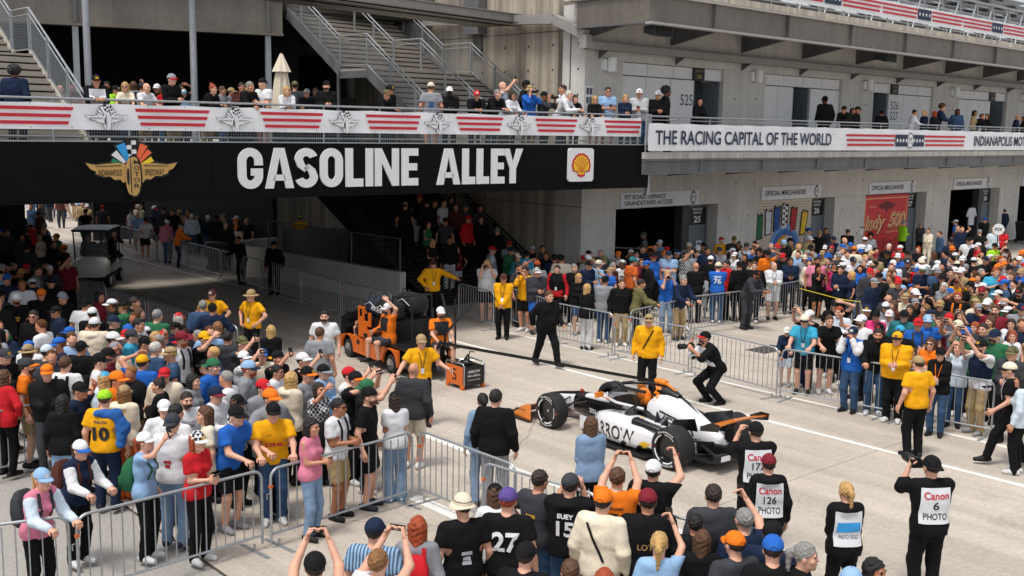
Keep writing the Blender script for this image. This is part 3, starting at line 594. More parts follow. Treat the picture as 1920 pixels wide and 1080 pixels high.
# winged wheel emblem
def emblem(parent, cx, cy, k, z, cols, line=False, M=SM):
    """cx,cy centre of the wheel; k = half width of the wings"""
    def pp(name, poly, zz, m, th=.012): q = MB(); q.prism([(cx+p[0]*k, cy+p[1]*k) for p in poly], z+zz, z+zz+th, M=M); return q.build(name, m, parent)
    wing = [(.12, .20), (.32, .235), (.55, .22), (.78, .19), (1.0, .235), (.9, .1), (.8, .06), (.78, -.0), (.62, -.06), (.5, -.05), (.4, -.13), (.28, -.12), (.22, -.2), (.1, -.14)]
    def ofs(poly, d):
        c = (sum(p[0] for p in poly)/len(poly), sum(p[1] for p in poly)/len(poly)); return [(p[0]+d*(1 if p[0] > c[0] else -1), p[1]+d*(1 if p[1] > c[1] else -1)) for p in poly]
    for sg_ in (1, -1):
        w_ = [(p[0]*sg_, p[1]) for p in wing]
        pp('wing_backing', ofs(w_, .035 if not line else .0), 0, INK, .02); pp('wing', w_ if not line else ofs(w_, -.02), .021, cols['wing'])
        if not line:
            for (x0, y0, x1, y1) in ((.25, .17, .8, .155),): pp('wing_line', [(x0*sg_, y0), (x1*sg_, y1), (x1*sg_, y1+.014), (x0*sg_, y0+.018)], .035, INK, .004)
    whl = [(.02+.145*abs(cos(radians(a)))**.8*(1 if cos(radians(a)) > 0 else -1), -.06+.43*sin(radians(a))) for a in range(0, 360, 15)]
    pp('wheel_backing', [(p[0]*(1.25 if not line else 1.1), -.08+(p[1]+.08)*(1.1 if not line else 1.03)) for p in whl], .024, INK, .016)
    pp('wheel', whl, .041, cols['wing']); pp('wheel_side', [(-.06+.11*cos(radians(a)), -.06+.41*sin(radians(a))) for a in range(90, 271, 15)], .054, cols['wing'], .01)
    pp('wheel_rim_line', [(-.055+.012*cos(radians(a)), -.06+.4*sin(radians(a))) for a in range(0, 360, 30)], .065, INK, .003)
    pp('wheel_hub', [(-.115+.03*cos(radians(a)), -.06+.19*sin(radians(a))) for a in range(0, 360, 20)], .065, INK, .003)
    feathers = [(151, .50, .06, 'g'), (133, .57, .09, 'w'), (112, .66, .12, 'b'), (91, .72, .13, 'c'), (66, .66, .10, 'r'), (50, .60, .07, 'r2'), (31, .52, .07, 'y')]
    for i, (a, L, wd, c) in enumerate(feathers):
        d = (cos(radians(a)), sin(radians(a))); n = (-d[1], d[0]); b0 = (d[0]*.24, .11+d[1]*.18); e0 = (d[0]*L, .07+d[1]*L*.93)
        quad = lambda f0, f1, w0, w1: [(b0[0]+(e0[0]-b0[0])*f0-n[0]*w0, b0[1]+(e0[1]-b0[1])*f0-n[1]*w0), (b0[0]+(e0[0]-b0[0])*f1-n[0]*w1, b0[1]+(e0[1]-b0[1])*f1-n[1]*w1), (b0[0]+(e0[0]-b0[0])*f1+n[0]*w1, b0[1]+(e0[1]-b0[1])*f1+n[1]*w1), (b0[0]+(e0[0]-b0[0])*f0+n[0]*w0, b0[1]+(e0[1]-b0[1])*f0+n[1]*w0)]
        pp('feather_backing', quad(-.25, 1.1, wd*.9, wd*1.25) if not line else quad(-.1, 1.02, wd*.42, wd*.95), .0, INK, .014)
        m = cols.get(c, cols['wing'])
        if c == 'c' or (line and i in (3, 4)):
            for r_ in range(4):
                for cc in range(2):
                    if (r_+cc) % 2 == 0:
                        f0 = .1+r_*.22; q0 = quad(f0, f0+.2, wd*.8, wd*.8)
                        mid0 = ((q0[0][0]+q0[3][0])/2, (q0[0][1]+q0[3][1])/2); mid1 = ((q0[1][0]+q0[2][0])/2, (q0[1][1]+q0[2][1])/2)
                        pp('check', [q0[0], q0[1], mid1, mid0] if cc else [mid0, mid1, q0[2], q0[3]], .016, cols['w'], .006)
        else: pp('feather', quad(.0, 1, wd*.35, wd*.85) if not line else quad(.0, .95, wd*.2, wd*.7), .016, m, .01)
    return parent
ce = {'wing': GOLD, 'g': mat('em_green', '#1e7d55'), 'w': LETTER, 'b': mat('em_blue', '#2f9be0'), 'r': mat('em_orange', '#ef6a3a'), 'r2': mat('em_orange'), 'y': mat('em_yellow', '#f0d020'), 'c': LETTER}
emb = empty('winged_wheel_emblem', FR @ Matrix.Translation((0, -.05, 0))); tag(emb, 'gold winged wheel emblem with coloured feathers on the black sign', 'emblem')
s_, z_ = onF(FR, 248, 328, -.25); kk = (onF(FR, 331, 328, -.25)[0]-onF(FR, 160, 328, -.25)[0])/2
emblem(emb, s_, 4.40, kk, .012, ce)
q = MB(); text_to(q, 'INDIANAPOLIS', s_-kk*.74, 4.36, kk*.50, .13, z=.052, bold=.01, M=SM); text_to(q, 'SPEEDWAY', s_+kk*.26, 4.36, kk*.44, .13, z=.052, bold=.01, M=SM); q.build('lettering', INK, emb)
for i, c in enumerate('MOTOR'): q = MB(); text_to(q, c, s_+.015*1, 4.60-.125*i, .12, .09, z=.072, bold=.01, M=SM); q.build('lettering', INK, emb)
# shell badge
sb = empty('shell_badge', FR @ Matrix.Translation((0, -.05, 0))); tag(sb, 'white rounded badge with a yellow and red scallop shell on the sign', 'badge')
xa = onF(FR, 1063, 308, -.25)[0]; xb = onF(FR, 1110, 308, -.25)[0]; cx, cy, hw, hh = (xa+xb)/2, 4.5, (xb-xa)/2, .47
def rrect(cx, cy, hw, hh, r, n=5):
    P = []
    for (sx, sy, a0) in ((1, 1, 0), (-1, 1, 90), (-1, -1, 180), (1, -1, 270)): P += [(cx+sx*(hw-r)+r*cos(radians(a0+90*i/n)), cy+sy*(hh-r)+r*sin(radians(a0+90*i/n))) for i in range(n+1)]
    return P
def sbp(name, poly, z0, z1, m): q = MB(); q.prism(poly, z0, z1, M=SM); q.build(name, m, sb)
sbp('backing', rrect(cx, cy, hw, hh, .09), .01, .07, LETTER)
scal = lambda r, b: [(cx+(hw*r)*cos(radians(a))*(1+.03*cos(radians(a*14))), cy-.02+(hh*r)*sin(radians(a))*(1+.03*cos(radians(a*14)))) for a in range(-28, 209, 6)]+[(cx-hw*r*.42, cy-hh*r*.62), (cx-hw*r*.4, cy-hh*r*.9), (cx, cy-hh*r*b), (cx+hw*r*.4, cy-hh*r*.9), (cx+hw*r*.42, cy-hh*r*.62)]
sbp('shell_border', scal(.74, 1.02), .072, .078, RED); sbp('shell_face', scal(.61, .98), .08, .084, mat('shell_yellow', '#f2c31a', .5))
for a in (25, 48, 70, 90, 110, 132, 155):
    e = (cx+hw*.56*cos(radians(a)), cy-.02+hh*.56*sin(radians(a))); o_ = (cx+hw*.1*cos(radians(a)), cy-hh*.45); dx, dy = e[0]-o_[0], e[1]-o_[1]; l = math.hypot(dx, dy); n = (-dy/l*.011, dx/l*.011)
    sbp('shell_rib', [(o_[0]-n[0]*.4, o_[1]-n[1]*.4), (e[0]-n[0], e[1]-n[1]), (e[0]+n[0], e[1]+n[1]), (o_[0]+n[0]*.4, o_[1]+n[1]*.4)], .086, .089, RED)
# bridge banner
bn = empty('bridge_banner', FR); tag(bn, 'white banner with red stripes and winged wheel drawings along the bridge rail', 'banner')
vinyl(bn, BR0, -.02, 5.31, 5.86, -.01, .012)
BM = wallM(Matrix(), 0, -.05, 0)
cl = {'wing': WHITE, 'g': WHITE, 'w': WHITE, 'b': WHITE, 'r': WHITE, 'r2': WHITE, 'y': WHITE, 'c': WHITE}
blocks = [(-40, 137), (255, 392), (490, 605), (687, 788), (857, 943), (1005, 1082), (1135, 1203)]
for xa, xb in blocks:
    a = onF(FR, xa, 210, -.05)[0]; b = onF(FR, xb, 225, -.05)[0]
    for i in range(3):
        q = MB(); z = 5.735-.145*i; e = .05*i; q.add([(a+e, z-.034, 0), (b-e, z-.034, 0), (b-e+.02, z+.034, 0), (a+e-.02, z+.034, 0)], [(0, 1, 2, 3)], 0, BM); q.build('red_stripe', RED, bn)
for x in (200, 440, 647, 822, 975, 1108):
    s = onF(FR, x, 225, -.05)[0]; em = empty('winged_emblem', None, bn); emblem(em, s, 5.52, .44, -.004, cl, True, BM)
    q = MB(); text_to(q, 'INDIANAPOLIS', s-.36, 5.53, .28, .045, z=.034, M=BM); text_to(q, 'SPEEDWAY', s+.09, 5.53, .25, .045, z=.034, M=BM); q.build('lettering', INK, em)
gr = MB(); gr.lathe([(0, .002), (.012, .002)], 6); grm = gr.mesh('grommet', INK)
for i in range(48): link('grommet', grm, bn, BM @ Matrix.Translation((-.4-i*.8, 5.83, .004))); link('grommet', grm, bn, BM @ Matrix.Translation((-.4-i*.8, 5.35, .004)))
# ---- concourse over the alley, behind the bridge
cc = tag(empty('concourse_building', FB), 'dark steel framed concourse pavilion above and behind the bridge', 'building')
rc = lambda n, a, b, c, d, e, f, m: rpart(n, a, b, c, d, e, f, m, cc)
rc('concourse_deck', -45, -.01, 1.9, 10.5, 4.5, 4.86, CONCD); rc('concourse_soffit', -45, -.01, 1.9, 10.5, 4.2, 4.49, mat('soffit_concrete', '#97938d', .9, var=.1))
rc('tunnel_wall', -45, -19.6, 4.6, 10.5, 0, 4.2, DARKW); rc('tunnel_wall', -45, -11.5, 17, 30, 0, 5.2, DARKW); rc('added_shade_deck', -45, -12.2, 10.51, 17, 4.2, 4.86, DARKW)  # last slab is added overhead to keep sky light off the left crowd
for i in range(3): rc('soffit_beam', -40, -.01, 3.2+3.4*i, 3.6+3.4*i, 3.9, 4.19, MATS['black_girder'])
# steel girder line on the left, with posts and near-black sheets standing in for interior shade
GP = [at_z(-30, 38, 8.5), at_z(62, 43, 8.5), at_z(354, 58, 8.5), at_z(520, 66, 8.5)]
d = (GP[2]-GP[1]).normalized(); GA = np.array(GP[1])*[1, 1, 0]; GD = np.array((d.x, d.y, 0)); GD /= np.linalg.norm(GD); GN = np.array((-GD[1], GD[0], 0)); FG = frame(GA, GD, GN)
Lg = (GP[3]-GP[1]).length
def gpart(n, a, b, c, dd, e, f, m):
    q = MB(); q.rng(a, b, c, dd, e, f, M=FB.inverted() @ FG); return q.build(n, m, cc)
gpart('girder_web', -14, Lg+.2, -.03, .03, 8.55, 9.9, STEELB); gpart('girder_flange', -14, Lg+.2, -.2, .2, 8.48, 8.548, STEELB); gpart('girder_flange', -14, Lg+.2, -.2, .2, 9.902, 9.97, STEELB)
gpart('roof_slab', -14, Lg+8, .3, 14, 9.98, 10.2, CONCD); gpart('shade_backdrop', -14, Lg+3.6, 9, 9.2, 4.86, 9.97, DARKW); gpart('ceiling', -14, Lg+6, .4, 9, 9.3, 9.4, DARK)
for i in range(26): gpart('backdrop_strip', -13.5+i*.95, -13.42+i*.95, 8.92, 8.99, 4.86, 9.3, DARK)  # darker strips on the backdrop that paints the unlit interior
gpart('shade_side_sheet', Lg+.9, Lg+1.1, 1.5, 9, 4.86, 9.9, DARKW)
for x in (110, 500):
    P = at_z(x, 50, 8.5); L_ = (Vector(GA)-Vector((P.x, P.y, 0))).length*(1 if P.x > GA[0] else -1); gpart('girder_post', L_-.09, L_+.09, -.09, .09, 4.87, 8.478, GALV)
    gpart('girder_stiffener', L_-.05, L_+.05, -.19, -.031, 8.56, 9.89, STEEL)
# glass-fronted bit with a dark green reflection painted on as a band, behind the umbrella
gpart('glass_front', Lg+1.2, Lg+4.2, 5.0, 5.1, 4.9, 8.2, GLASSD); gpart('reflection_band', Lg+1.2, Lg+4.2, 4.93, 4.98, 5.9, 6.6, mat('reflection_green', '#123a33', .2)); gpart('glass_header', Lg+1.1, Lg+4.4, 4.9, 5.05, 8.21, 8.6, STEEL)
# canopy posts (thick) in front of it
for x, y in ((163, 80), (362, 80)):
    s, z = onF(FR, x, y, 3.4); q = MB(); q.tube([(s, 3.4, 4.87), (s, 3.4, 12)], .085, 12, M=FB.inverted() @ FR); autosmooth(q.build('canopy_post', GALV, cc))
def xbeam(name, P0, P1, hgt, wd, m, parent=cc, flange=True):
    P0, P1 = Vector(P0), Vector(P1); d_ = (P1-P0); L_ = d_.length; ang = math.atan2(d_.y, d_.x); M = FB.inverted() @ (Matrix.Translation(P0) @ Matrix.Rotation(ang, 4, 'Z'))
    q = MB(); q.rng(0, L_, -.03, .03, .03, hgt-.03, M=M)
    if flange: q.rng(0, L_, -wd/2, wd/2, 0, .03, M=M); q.rng(0, L_, -wd/2, wd/2, hgt-.03, hgt, M=M)
    return q.build(name, m, parent)
xbeam('canopy_beam', at_z(380, 22, 9.2), at_z(505, 4, 9.75), .3, .3, STEEL); xbeam('canopy_beam', at_z(108, 4, 9.6), at_z(150, -4, 9.9), .3, .3, STEEL)
# walkway channel over the stairs, ending at the concrete wall
q1, q2 = at_z(330, -30, 8.85), at_z(988, 53, 8.85)
xbeam('walkway_channel', q1, q2, .42, .25, TRAY); xbeam('walkway_soffit', q1+Vector((RV[0], RV[1], 0))*.2, q2+Vector((RV[0], RV[1], 0))*.2-Vector((RU[0], RU[1], 0))*1.0, .1, 1.6, STEELB)
q = MB(); q.rng(-.4, .1, 4.7, 5.5, 8.7, 12, M=Matrix()); q.build('wall_bracket', STEEL, cc)
rc('upper_slab_edge', -6.2, -.05, 9.6, 12, 9.4, 9.75, mat('slab_edge', '#ad9b82', .85, var=.15, scale=2)); rc('upper_fascia', -6.2, -.02, 6.0, 6.2, 10.3, 13, STEELB)
for x, y in ((634, 70), (788, 100)):
    c = (x-520)/(988-520); P = at_z(x, y-10, 8.85); s, t, _ = FB.inverted() @ P
    q = MB(); q.tube([(s, t, 4.87), (s, t, 8.86)], .075, 12); autosmooth(q.build('walkway_post', GALV, cc))
# ---- stairs
def stair(name, label, F, s0, s1, flights, m_tread, m_str, mid=True, rail=True, rails=None, mesh=True):
    """flights: list of (t0,z0,t1,z1) climbing along +t; s0..s1 width"""
    o = tag(empty(name, F), label, 'staircase')
    for fi, (t0, z0, t1, z1) in enumerate(flights):
        n = max(1, round((z1-z0)/.17)); rise = (z1-z0)/n; run = (t1-t0)/n
        q = MB(); q.rng(s0, s1, 0, run+.02, -.05, 0); tm = q.mesh('tread', m_tread); q = MB(); q.rng(s0, s1, run-.02, run, .001, rise-.088); rm = q.mesh('riser', m_tread)
        for i in range(n):
            link('tread', tm, o, Matrix.Translation((0, t0+i*run, z0+(i+1)*rise-rise*.0)))
            link('riser', rm, o, Matrix.Translation((0, t0+i*run-run, z0+i*rise+.0)))
        q = MB(); q.add([(s0, t0, z0-.2), (s1, t0, z0-.2), (s1, t1, z1-.2), (s0, t1, z1-.2), (s0, t0, z0-.16), (s1, t0, z0-.16), (s1, t1, z1-.16), (s0, t1, z1-.16)], [(3, 2, 1, 0), (4, 5, 6, 7), (0, 1, 5, 4)]); q.build('stair_shade_sheet', DARK, o)  # near-black sheet seen through the riser gaps, imitates shadow under the nosings
        for sx, nm in ((s0-.09, 'stringer'), (s1+.01, 'stringer')):
            q = MB(); V = []
            for sx_ in (sx, sx+.08): V += [(sx_, t0-.1, z0-.28), (sx_, t1, z1-.28), (sx_, t1, z1+.12), (sx_, t0-.1, z0+.12)]
            q.add(V, [(0, 1, 2, 3), (7, 6, 5, 4), (0, 4, 5, 1), (1, 5, 6, 2), (2, 6, 7, 3), (3, 7, 4, 0)]); q.build(nm, m_str, o)
        if fi+1 < len(flights):
            t2 = flights[fi+1][0]
            q = MB(); q.rng(s0-.09, s1+.09, t1+.002, t2-.002, z1-.06, z1); q.build('landing', m_tread, o)
            for sx in (s0-.09, s1+.01): q = MB(); q.rng(sx, sx+.08, t1+.002, t2-.002, z1-.28, z1-.061); q.build('stringer', m_str, o)
    if rail:
        pts = []
        for (t0, z0, t1, z1) in flights: pts += [(t0, z0), (t1, z1)]
        for sx in (rails or [s0-.04, s1+.04]+([(s0+s1)/2] if mid else [])):
            for h, r in ((1.07, .024), (.92, .018), (.12, .018)):
                if sx not in (s0-.04, s1+.04) and h < .9: continue
                q = MB(); q.tube([(sx, t, z+h) for t, z in pts], r, 6); q.build('handrail', GALV if m_str is not BLACK else m_str, o)
            for (t0, z0, t1, z1) in flights:
                n = max(1, round((t1-t0)/1.15))
                for i in range(n+1): t = t0+(t1-t0)*i/n; z = z0+(z1-z0)*i/n; q = MB(); q.rng(sx-.03, sx+.03, t-.025, t+.025, z-.1, z+1.07); q.build('rail_post', GALV if m_str is not BLACK else m_str, o)
            if mesh and sx in (s0-.04, s1+.04):
                q = MB()
                for (t0, z0), (t1, z1) in zip(pts[:-1], pts[1:]):
                    n = int((t1-t0)/.06)
                    if n < 1: continue
                    for i in range(n): t = t0+(t1-t0)*i/n; z = z0+(z1-z0)*i/n; q.box((sx, t, z+.52), (.006, .006, .8))
                    for j in range(13):
                        h = .14+j*.06; V = [(sx-.003, t0, z0+h), (sx+.003, t0, z0+h), (sx+.003, t1, z1+h), (sx-.003, t1, z1+h)]; q.add(V+[(a, b, c_+.006) for a, b, c_ in V], [(0, 1, 2, 3), (7, 6, 5, 4), (1, 5, 6, 2), (3, 7, 4, 0)])
                tag(q.build('mesh_panel', GALVD, o), kind='stuff')
    return o
stair('concrete_staircase', 'wide grey staircase with galvanised rails climbing beside the concrete wall', FB, -5.0, -.75, [(1.0, 4.87, 4.7, 7.3), (6.2, 7.3, 10.8, 10.3)], TREAD, STEEL)
stair('left_staircase', 'pale concrete stairs with mesh railing at the left end of the bridge', FB, -18.9, -16.05, [(-.5, 4.88, 2.8, 7.02), (4.0, 7.02, 8, 9.6)], TREAD, mat('concrete_stringer', '#b4aca0', .85, var=.1), mid=False)
stair('tunnel_staircase', 'black steel stairs crowded with people in the shade under the bridge', FB, -4.9, -.3, [(1.7, 0.0, 9.3, 4.2)], mat('dark_tread', '#2a2b2e', .8), BLACK, mid=True, mesh=False)
# ---- shaded end of the alley
tw = tag(empty('ramp_wall', FB), 'low curved concrete ramp wall with chain link fence in the shade', 'wall')
curve = [(-5.3, 2.5), (-5.32, 6), (-5.35, 9), (-5.5, 11.5), (-5.4, 12.6), (-4.9, 13.3), (-4.0, 13.7), (-3.0, 13.9)]
q = MB()
for (a, b) in zip(curve[:-1], curve[1:]):
    A_, B_ = Vector((*a, 0)), Vector((*b, 0)); n = Vector((-(B_-A_).y, (B_-A_).x, 0)).normalized()*.12
    q.add([A_-n, B_-n, B_+n, A_+n, A_-n+Vector((0, 0, 1.05)), B_-n+Vector((0, 0, 1.05)), B_+n+Vector((0, 0, 1.05)), A_+n+Vector((0, 0, 1.05))], [(0, 1, 5, 4), (2, 3, 7, 6), (4, 5, 6, 7), (0, 4, 7, 3), (1, 2, 6, 5)])
q.build('wall', CONC, tw)
for t in (2.6, 5.2, 7.8, 10.4): q = MB(); q.tube([(-5.33, t, 1.05), (-5.33, t, 2.1)], .03, 6); q.build('fence_post', STEEL, tw)
q = MB(); q.tube([(-5.33, 2.6, 2.08), (-5.33, 10.4, 2.08)], .025, 6); q.build('fence_rail', STEEL, tw)
q = MB()
for i in range(90):
    t = 2.6+i*.087
    for sg_ in (1, -1):
        t2 = t+sg_*1.0; f0, f1 = 0, 1
        if t2 > 10.4 or t2 < 2.6: continue
        q.add([(-5.335, t, 1.06), (-5.325, t+.006, 1.06), (-5.325, t2+.006, 2.07), (-5.335, t2, 2.07)], [(0, 1, 2, 3)])
tag(q.build('chain_link', GALVD, tw), kind='stuff')
fw = tag(empty('navy_wall', FB), 'dark navy hoarding wall closing the right side of the shaded alley', 'wall')
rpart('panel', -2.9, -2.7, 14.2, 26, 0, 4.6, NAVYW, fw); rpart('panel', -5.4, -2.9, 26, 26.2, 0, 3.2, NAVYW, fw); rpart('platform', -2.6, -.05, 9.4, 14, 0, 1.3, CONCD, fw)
fbld = tag(empty('far_building', FB), 'pale building at the far end of the alley behind the crowd', 'building')
rpart('wall', -40, 10, 62, 63, 0, 9, mat('far_wall', '#8d8a86', .9, var=.1, scale=.3), fbld)
for i in range(9): rpart('window', -36+i*5, -33+i*5, 61.9, 61.99, 2.5, 5, GLASSD, fbld)
# closed cream parasol on the concourse
P = at_z(528, 150, 6.6)
um = tag(empty('closed_parasol', Matrix.Translation((P.x, P.y, 4.87))), 'closed cream patio parasol standing among people behind the bridge rail', 'parasol')
CRM = mat('cream_canvas', '#d8ccb8', .85, bump=.3, bscale=12)
pr = []
for z, r in ((.55, .18), (.8, .25), (1.2, .23), (1.6, .18), (1.95, .13)):
    pr.append([((r*(1+.16*cos(8*2*pi*k/32)))*cos(2*pi*k/32), (r*(1+.16*cos(8*2*pi*k/32)))*sin(2*pi*k/32), z) for k in range(32)])
q = MB(); q.loft(pr); autosmooth(q.build('canopy', CRM, um), 60)
q = MB(); q.loft([[(r*(1+.12*cos(8*2*pi*k/32))*cos(2*pi*k/32), r*(1+.12*cos(8*2*pi*k/32))*sin(2*pi*k/32), z) for k in range(32)] for z, r in ((1.93, .22), (2.12, .14), (2.38, .03))]); autosmooth(q.build('valance', CRM, um), 60)
q = MB(); q.tube([(0, 0, 0), (0, 0, 2.4)], .025); q.build('pole', STEEL, um); q = MB(); q.lathe([(0, 0), (.3, 0), (.28, .08), (0, .08)], 16); q.build('base', STEEL, um)
# black wheeled bins by the fourth garage and in the alley
def bin_(P, rz, label):
    o = tag(empty('wheelie_bin', Matrix.Translation(P) @ Matrix.Rotation(rz, 4, 'Z')), label, 'bin', 'black wheeled bins'); BM_ = mat('black_plastic', '#15161a', .45)
    q = MB(); q.loft([[(-.3, -.3, .08), (.3, -.3, .08), (.3, .3, .08), (-.3, .3, .08)], [(-.4, -.4, 1.0), (.4, -.4, 1.0), (.4, .4, 1.0), (-.4, .4, 1.0)]]); q.build('body', BM_, o)
    q = MB(); q.loft([[(-.43, -.44, 1.0), (.43, -.44, 1.0), (.43, .42, 1.0), (-.43, .42, 1.0)], [(-.38, -.4, 1.1), (.38, -.4, 1.1), (.38, .38, 1.1), (-.38, .38, 1.1)]]); q.build('lid', BM_, o)
    for sx in (-1, 1): q = MB(); q.tube([(sx*.3, .33, .1), (sx*.36, .33, .1)], .1, 12); q.build('wheel', BM_, o)
    return o
bin_(FBp(33.2, -1.0), radians(40), 'black wheeled bin against the concrete wall right of door 28')
bin_(FBp(-5.9, 13.2), radians(20), 'black wheeled bin beside the curved ramp wall in the shade')
# ---- crowd barriers
bar_q = MB(); bar_q.tube([(0, 0, .2), (0, 0, 1.03)], .0085, 5); bar_me = bar_q.mesh('bar', GALV)
ft_q = MB(); ft_q.rng(-.03, .03, -.32, .32, 0, .012); ft_q.rng(-.012, .012, -.012, .012, .012, .1); foot_me = ft_q.mesh('foot', GALV)
def barrier(p0, p1, label):
    p0, p1 = Vector(p0), Vector(p1); p0.z = p1.z = 0; L_ = (p1-p0).length; ang = math.atan2((p1-p0).y, (p1-p0).x)
    o = tag(empty('crowd_barrier', Matrix.Translation(p0) @ Matrix.Rotation(ang, 4, 'Z')), label, 'barrier', 'steel crowd control barriers')
    r = .13; pts = [(0, 0, .08), (0, 0, .9)]+[(r-r*cos(radians(a)), 0, 1.07-r+r*sin(radians(a))) for a in range(15, 91, 15)]+[(L_-r+r*sin(radians(a)), 0, 1.07-r+r*cos(radians(a))) for a in range(0, 91, 15)]+[(L_, 0, .08)]
    q = MB(); q.tube(pts, .0185, 7); q.tube([(0, 0, .19), (L_, 0, .19)], .016, 6); autosmooth(q.build('frame', GALV, o), 50)
    n = max(6, round(L_/.135))
    for i in range(1, n): link('bar', bar_me, o, Matrix.Translation((L_*i/n, 0, 0)))
    for x in (.12, L_-.12): link('foot', foot_me, o, Matrix.Translation((x, 0, 0)))
    q = MB(); q.tube([(-.03, 0, .75), (-.06, 0, .75), (-.06, 0, .68)], .008, 5); q.build('hook', GALV, o)
    q = MB(); q.rng(-.021, .021, -.021, .021, .82, .86); q.build('sticker', mat('orange_sticker', '#d9662a', .6), o)
    return o
def bt(a, b, label): return barrier(at_z(*a, 1.07), at_z(*b, 1.07), label)
def bb_(a, b, label): return barrier(at_z(*a), at_z(*b), label)
bt((143, 968), (490, 881), 'crowd barrier in front of the woman with the green backpack')
bt((-130, 1000), (127, 967), 'crowd barrier at the bottom left corner in front of the pink shirt')
bt((507, 880), (773, 810), 'crowd barrier below the person in the yellow delivery shirt')
bt((787, 807), (967, 873), 'crowd barrier right of the corner, behind the man in black')
bt((907, 867), (1120, 928), 'crowd barrier in front of the person with the denim jacket')
bt((1135, 935), (1330, 985), 'crowd barrier half hidden behind the foreground spectators')
bb_((-60, 915), (107, 872), 'crowd barrier at the left edge beside the khaki shorts')
bt((235, 745), (352, 726), 'short stretch of barrier rail inside the left crowd')
for i, (a, b) in enumerate((((143, 520), (197, 533)), ((200, 540), (272, 560)), ((277, 560), (357, 587)), ((362, 590), (445, 612)))):
    bt(a, b, 'dark shaded crowd barrier %s' % ['just in front of the golf cart', 'one right of the golf cart front', 'behind the red cap and green shirt', 'behind the marshal in the straw hat'][i])
fl = [(228, 470), (295, 490), (352, 507), (415, 525), (490, 548), (565, 570), (640, 597), (735, 622)]
nm_ = ['farthest alley barrier by the crouching photographer', 'alley barrier in front of the checked shirt', 'alley barrier in front of the orange jacket', 'alley barrier with a red bag behind it', 'alley barrier left of the man in black uniform', 'alley barrier just right of the man in black uniform', 'alley barrier behind the orange tug cart']
for i in range(7):
    a = at_z(*fl[i]); b = at_z(*fl[i+1]); d_ = (b-a).normalized()*.06; barrier(a+d_, b-d_, nm_[i])
bb_((860, 600), (925, 620), 'short crowd barrier beside the yellow jacket at the tunnel mouth')
bb_((959, 612), (1037, 641), 'crowd barrier behind the walking man in black')
bb_((1042, 645), (1147, 669), 'crowd barrier in front of the white trousers')
bb_((1152, 671), (1290, 701), 'crowd barrier directly behind the yellow rain jacket marshal')
bb_((1296, 703), (1455, 748), 'crowd barrier behind the crouching photographer')
bb_((1462, 748), (1658, 785), 'crowd barrier in front of the boy in the white cap')
bb_((1664, 787), (1857, 823), 'crowd barrier behind the marshal in the yellow polo')
bb_((1180, 662), (1290, 632), 'inner crowd barrier holding back the elderly man in navy')
bb_((1295, 629), (1396, 615), 'inner crowd barrier in front of the blue number 76 shirt')
bb_((1402, 612), (1500, 591), 'inner crowd barrier in front of the bald man in white')
# yellow tape
q = MB(); a, b = at_z(1500, 541, 1.0), at_z(1660, 572, 1.0); q.tube([a, a.lerp(b, .5)-Vector((0, 0, .08)), b], .011, 5)
tag(q.build('barrier_tape', mat('tape_yellow', '#d9c62c', .5)), 'yellow barrier tape strung right of the inner barriers', 'tape')
# ================================================================== vehicles
def ring_se(x, cy, hw, zb, zt, n=2.6, k=28):
    """superellipse ring in the yz plane at station x"""
    R = []; cz = (zb+zt)/2; hz = (zt-zb)/2
    for i in range(k):
        a = 2*pi*i/k; c, s = cos(a), sin(a)
        R.append((x, cy+hw*abs(c)**(2/n)*(1 if c >= 0 else -1), cz+hz*abs(s)**(2/n)*(1 if s >= 0 else -1)))
    return R
def bvh_of(objs, rel):
    V = []; Fs = []
    for o in objs:
        n = len(V); M = rel.inverted() @ o.matrix_world if False else Matrix(); V += [tuple(v.co) for v in o.data.vertices]; Fs += [tuple(n+i for i in p.vertices) for p in o.data.polygons]
    return BVHTree.FromPolygons(V, Fs)
def project(q, poly_v, poly_f, bvh, o, xd, yd, nd, lift=.006, mi=0, far=3.0):
    o, xd, yd, nd = Vector(o), Vector(xd), Vector(yd), Vector(nd).normalized(); V = []; prev = None
    for (x, y) in poly_v:
        p = o+xd*x+yd*y; h = bvh.ray_cast(p+nd*far*.5, -nd, far)
        if h[0] is not None: prev = (h[0]-p).dot(nd)+lift; V.append(h[0]+nd*lift)
        else: V.append(p+nd*(prev if prev is not None else 0))
    q.add(V, poly_f, mi)
def proj_text(parent, name, body, bvh, o, xd, yd, nd, wd, ht, m, bold=.0, lift=.006, shear=0, spacing=1.0):
    V, Fs = text_mesh(body, bold, 0, shear, spacing); q = MB(); project(q, [(p[0]*wd, p[1]*ht) for p in V], Fs, bvh, o, xd, yd, nd, lift)
    return q.build(name, m, parent)
def proj_quad(parent, name, bvh, o, xd, yd, nd, pts, m, lift=.005, nx=8):
    """pts: 4 corners (x,y) in the o/xd/yd plane, tessellated and laid on the surface"""
    q = MB(); P = []; n = nx
    for i in range(n+1):
        for j in range(n+1):
            u, v = i/n, j/n; a = [(1-u)*(1-v), u*(1-v), u*v, (1-u)*v]; P.append((sum(a[k]*pts[k][0] for k in range(4)), sum(a[k]*pts[k][1] for k in range(4))))
    Fs = [(i*(n+1)+j, (i+1)*(n+1)+j, (i+1)*(n+1)+j+1, i*(n+1)+j+1) for i in range(n) for j in range(n)]
    project(q, P, Fs, bvh, o, xd, yd, nd, lift); o_ = q.build(name, m, parent); autosmooth(o_, 80); return o_
CW = mat('car_white', '#e6e7ea', .22, coat=.6); CK = mat('car_black', '#0d0e10', .28, coat=.4); CO = mat('papaya', '#ee8420', .3, coat=.4)
CARB = mat('carbon', '#1a1b1d', .45, var=.2, scale=40); RUB = mat('tyre_rubber', '#1d1d1f', .75, var=.12, scale=6, bump=.15, bscale=60); CHR = mat('bright_metal', '#b8babd', .25, metal=.9)
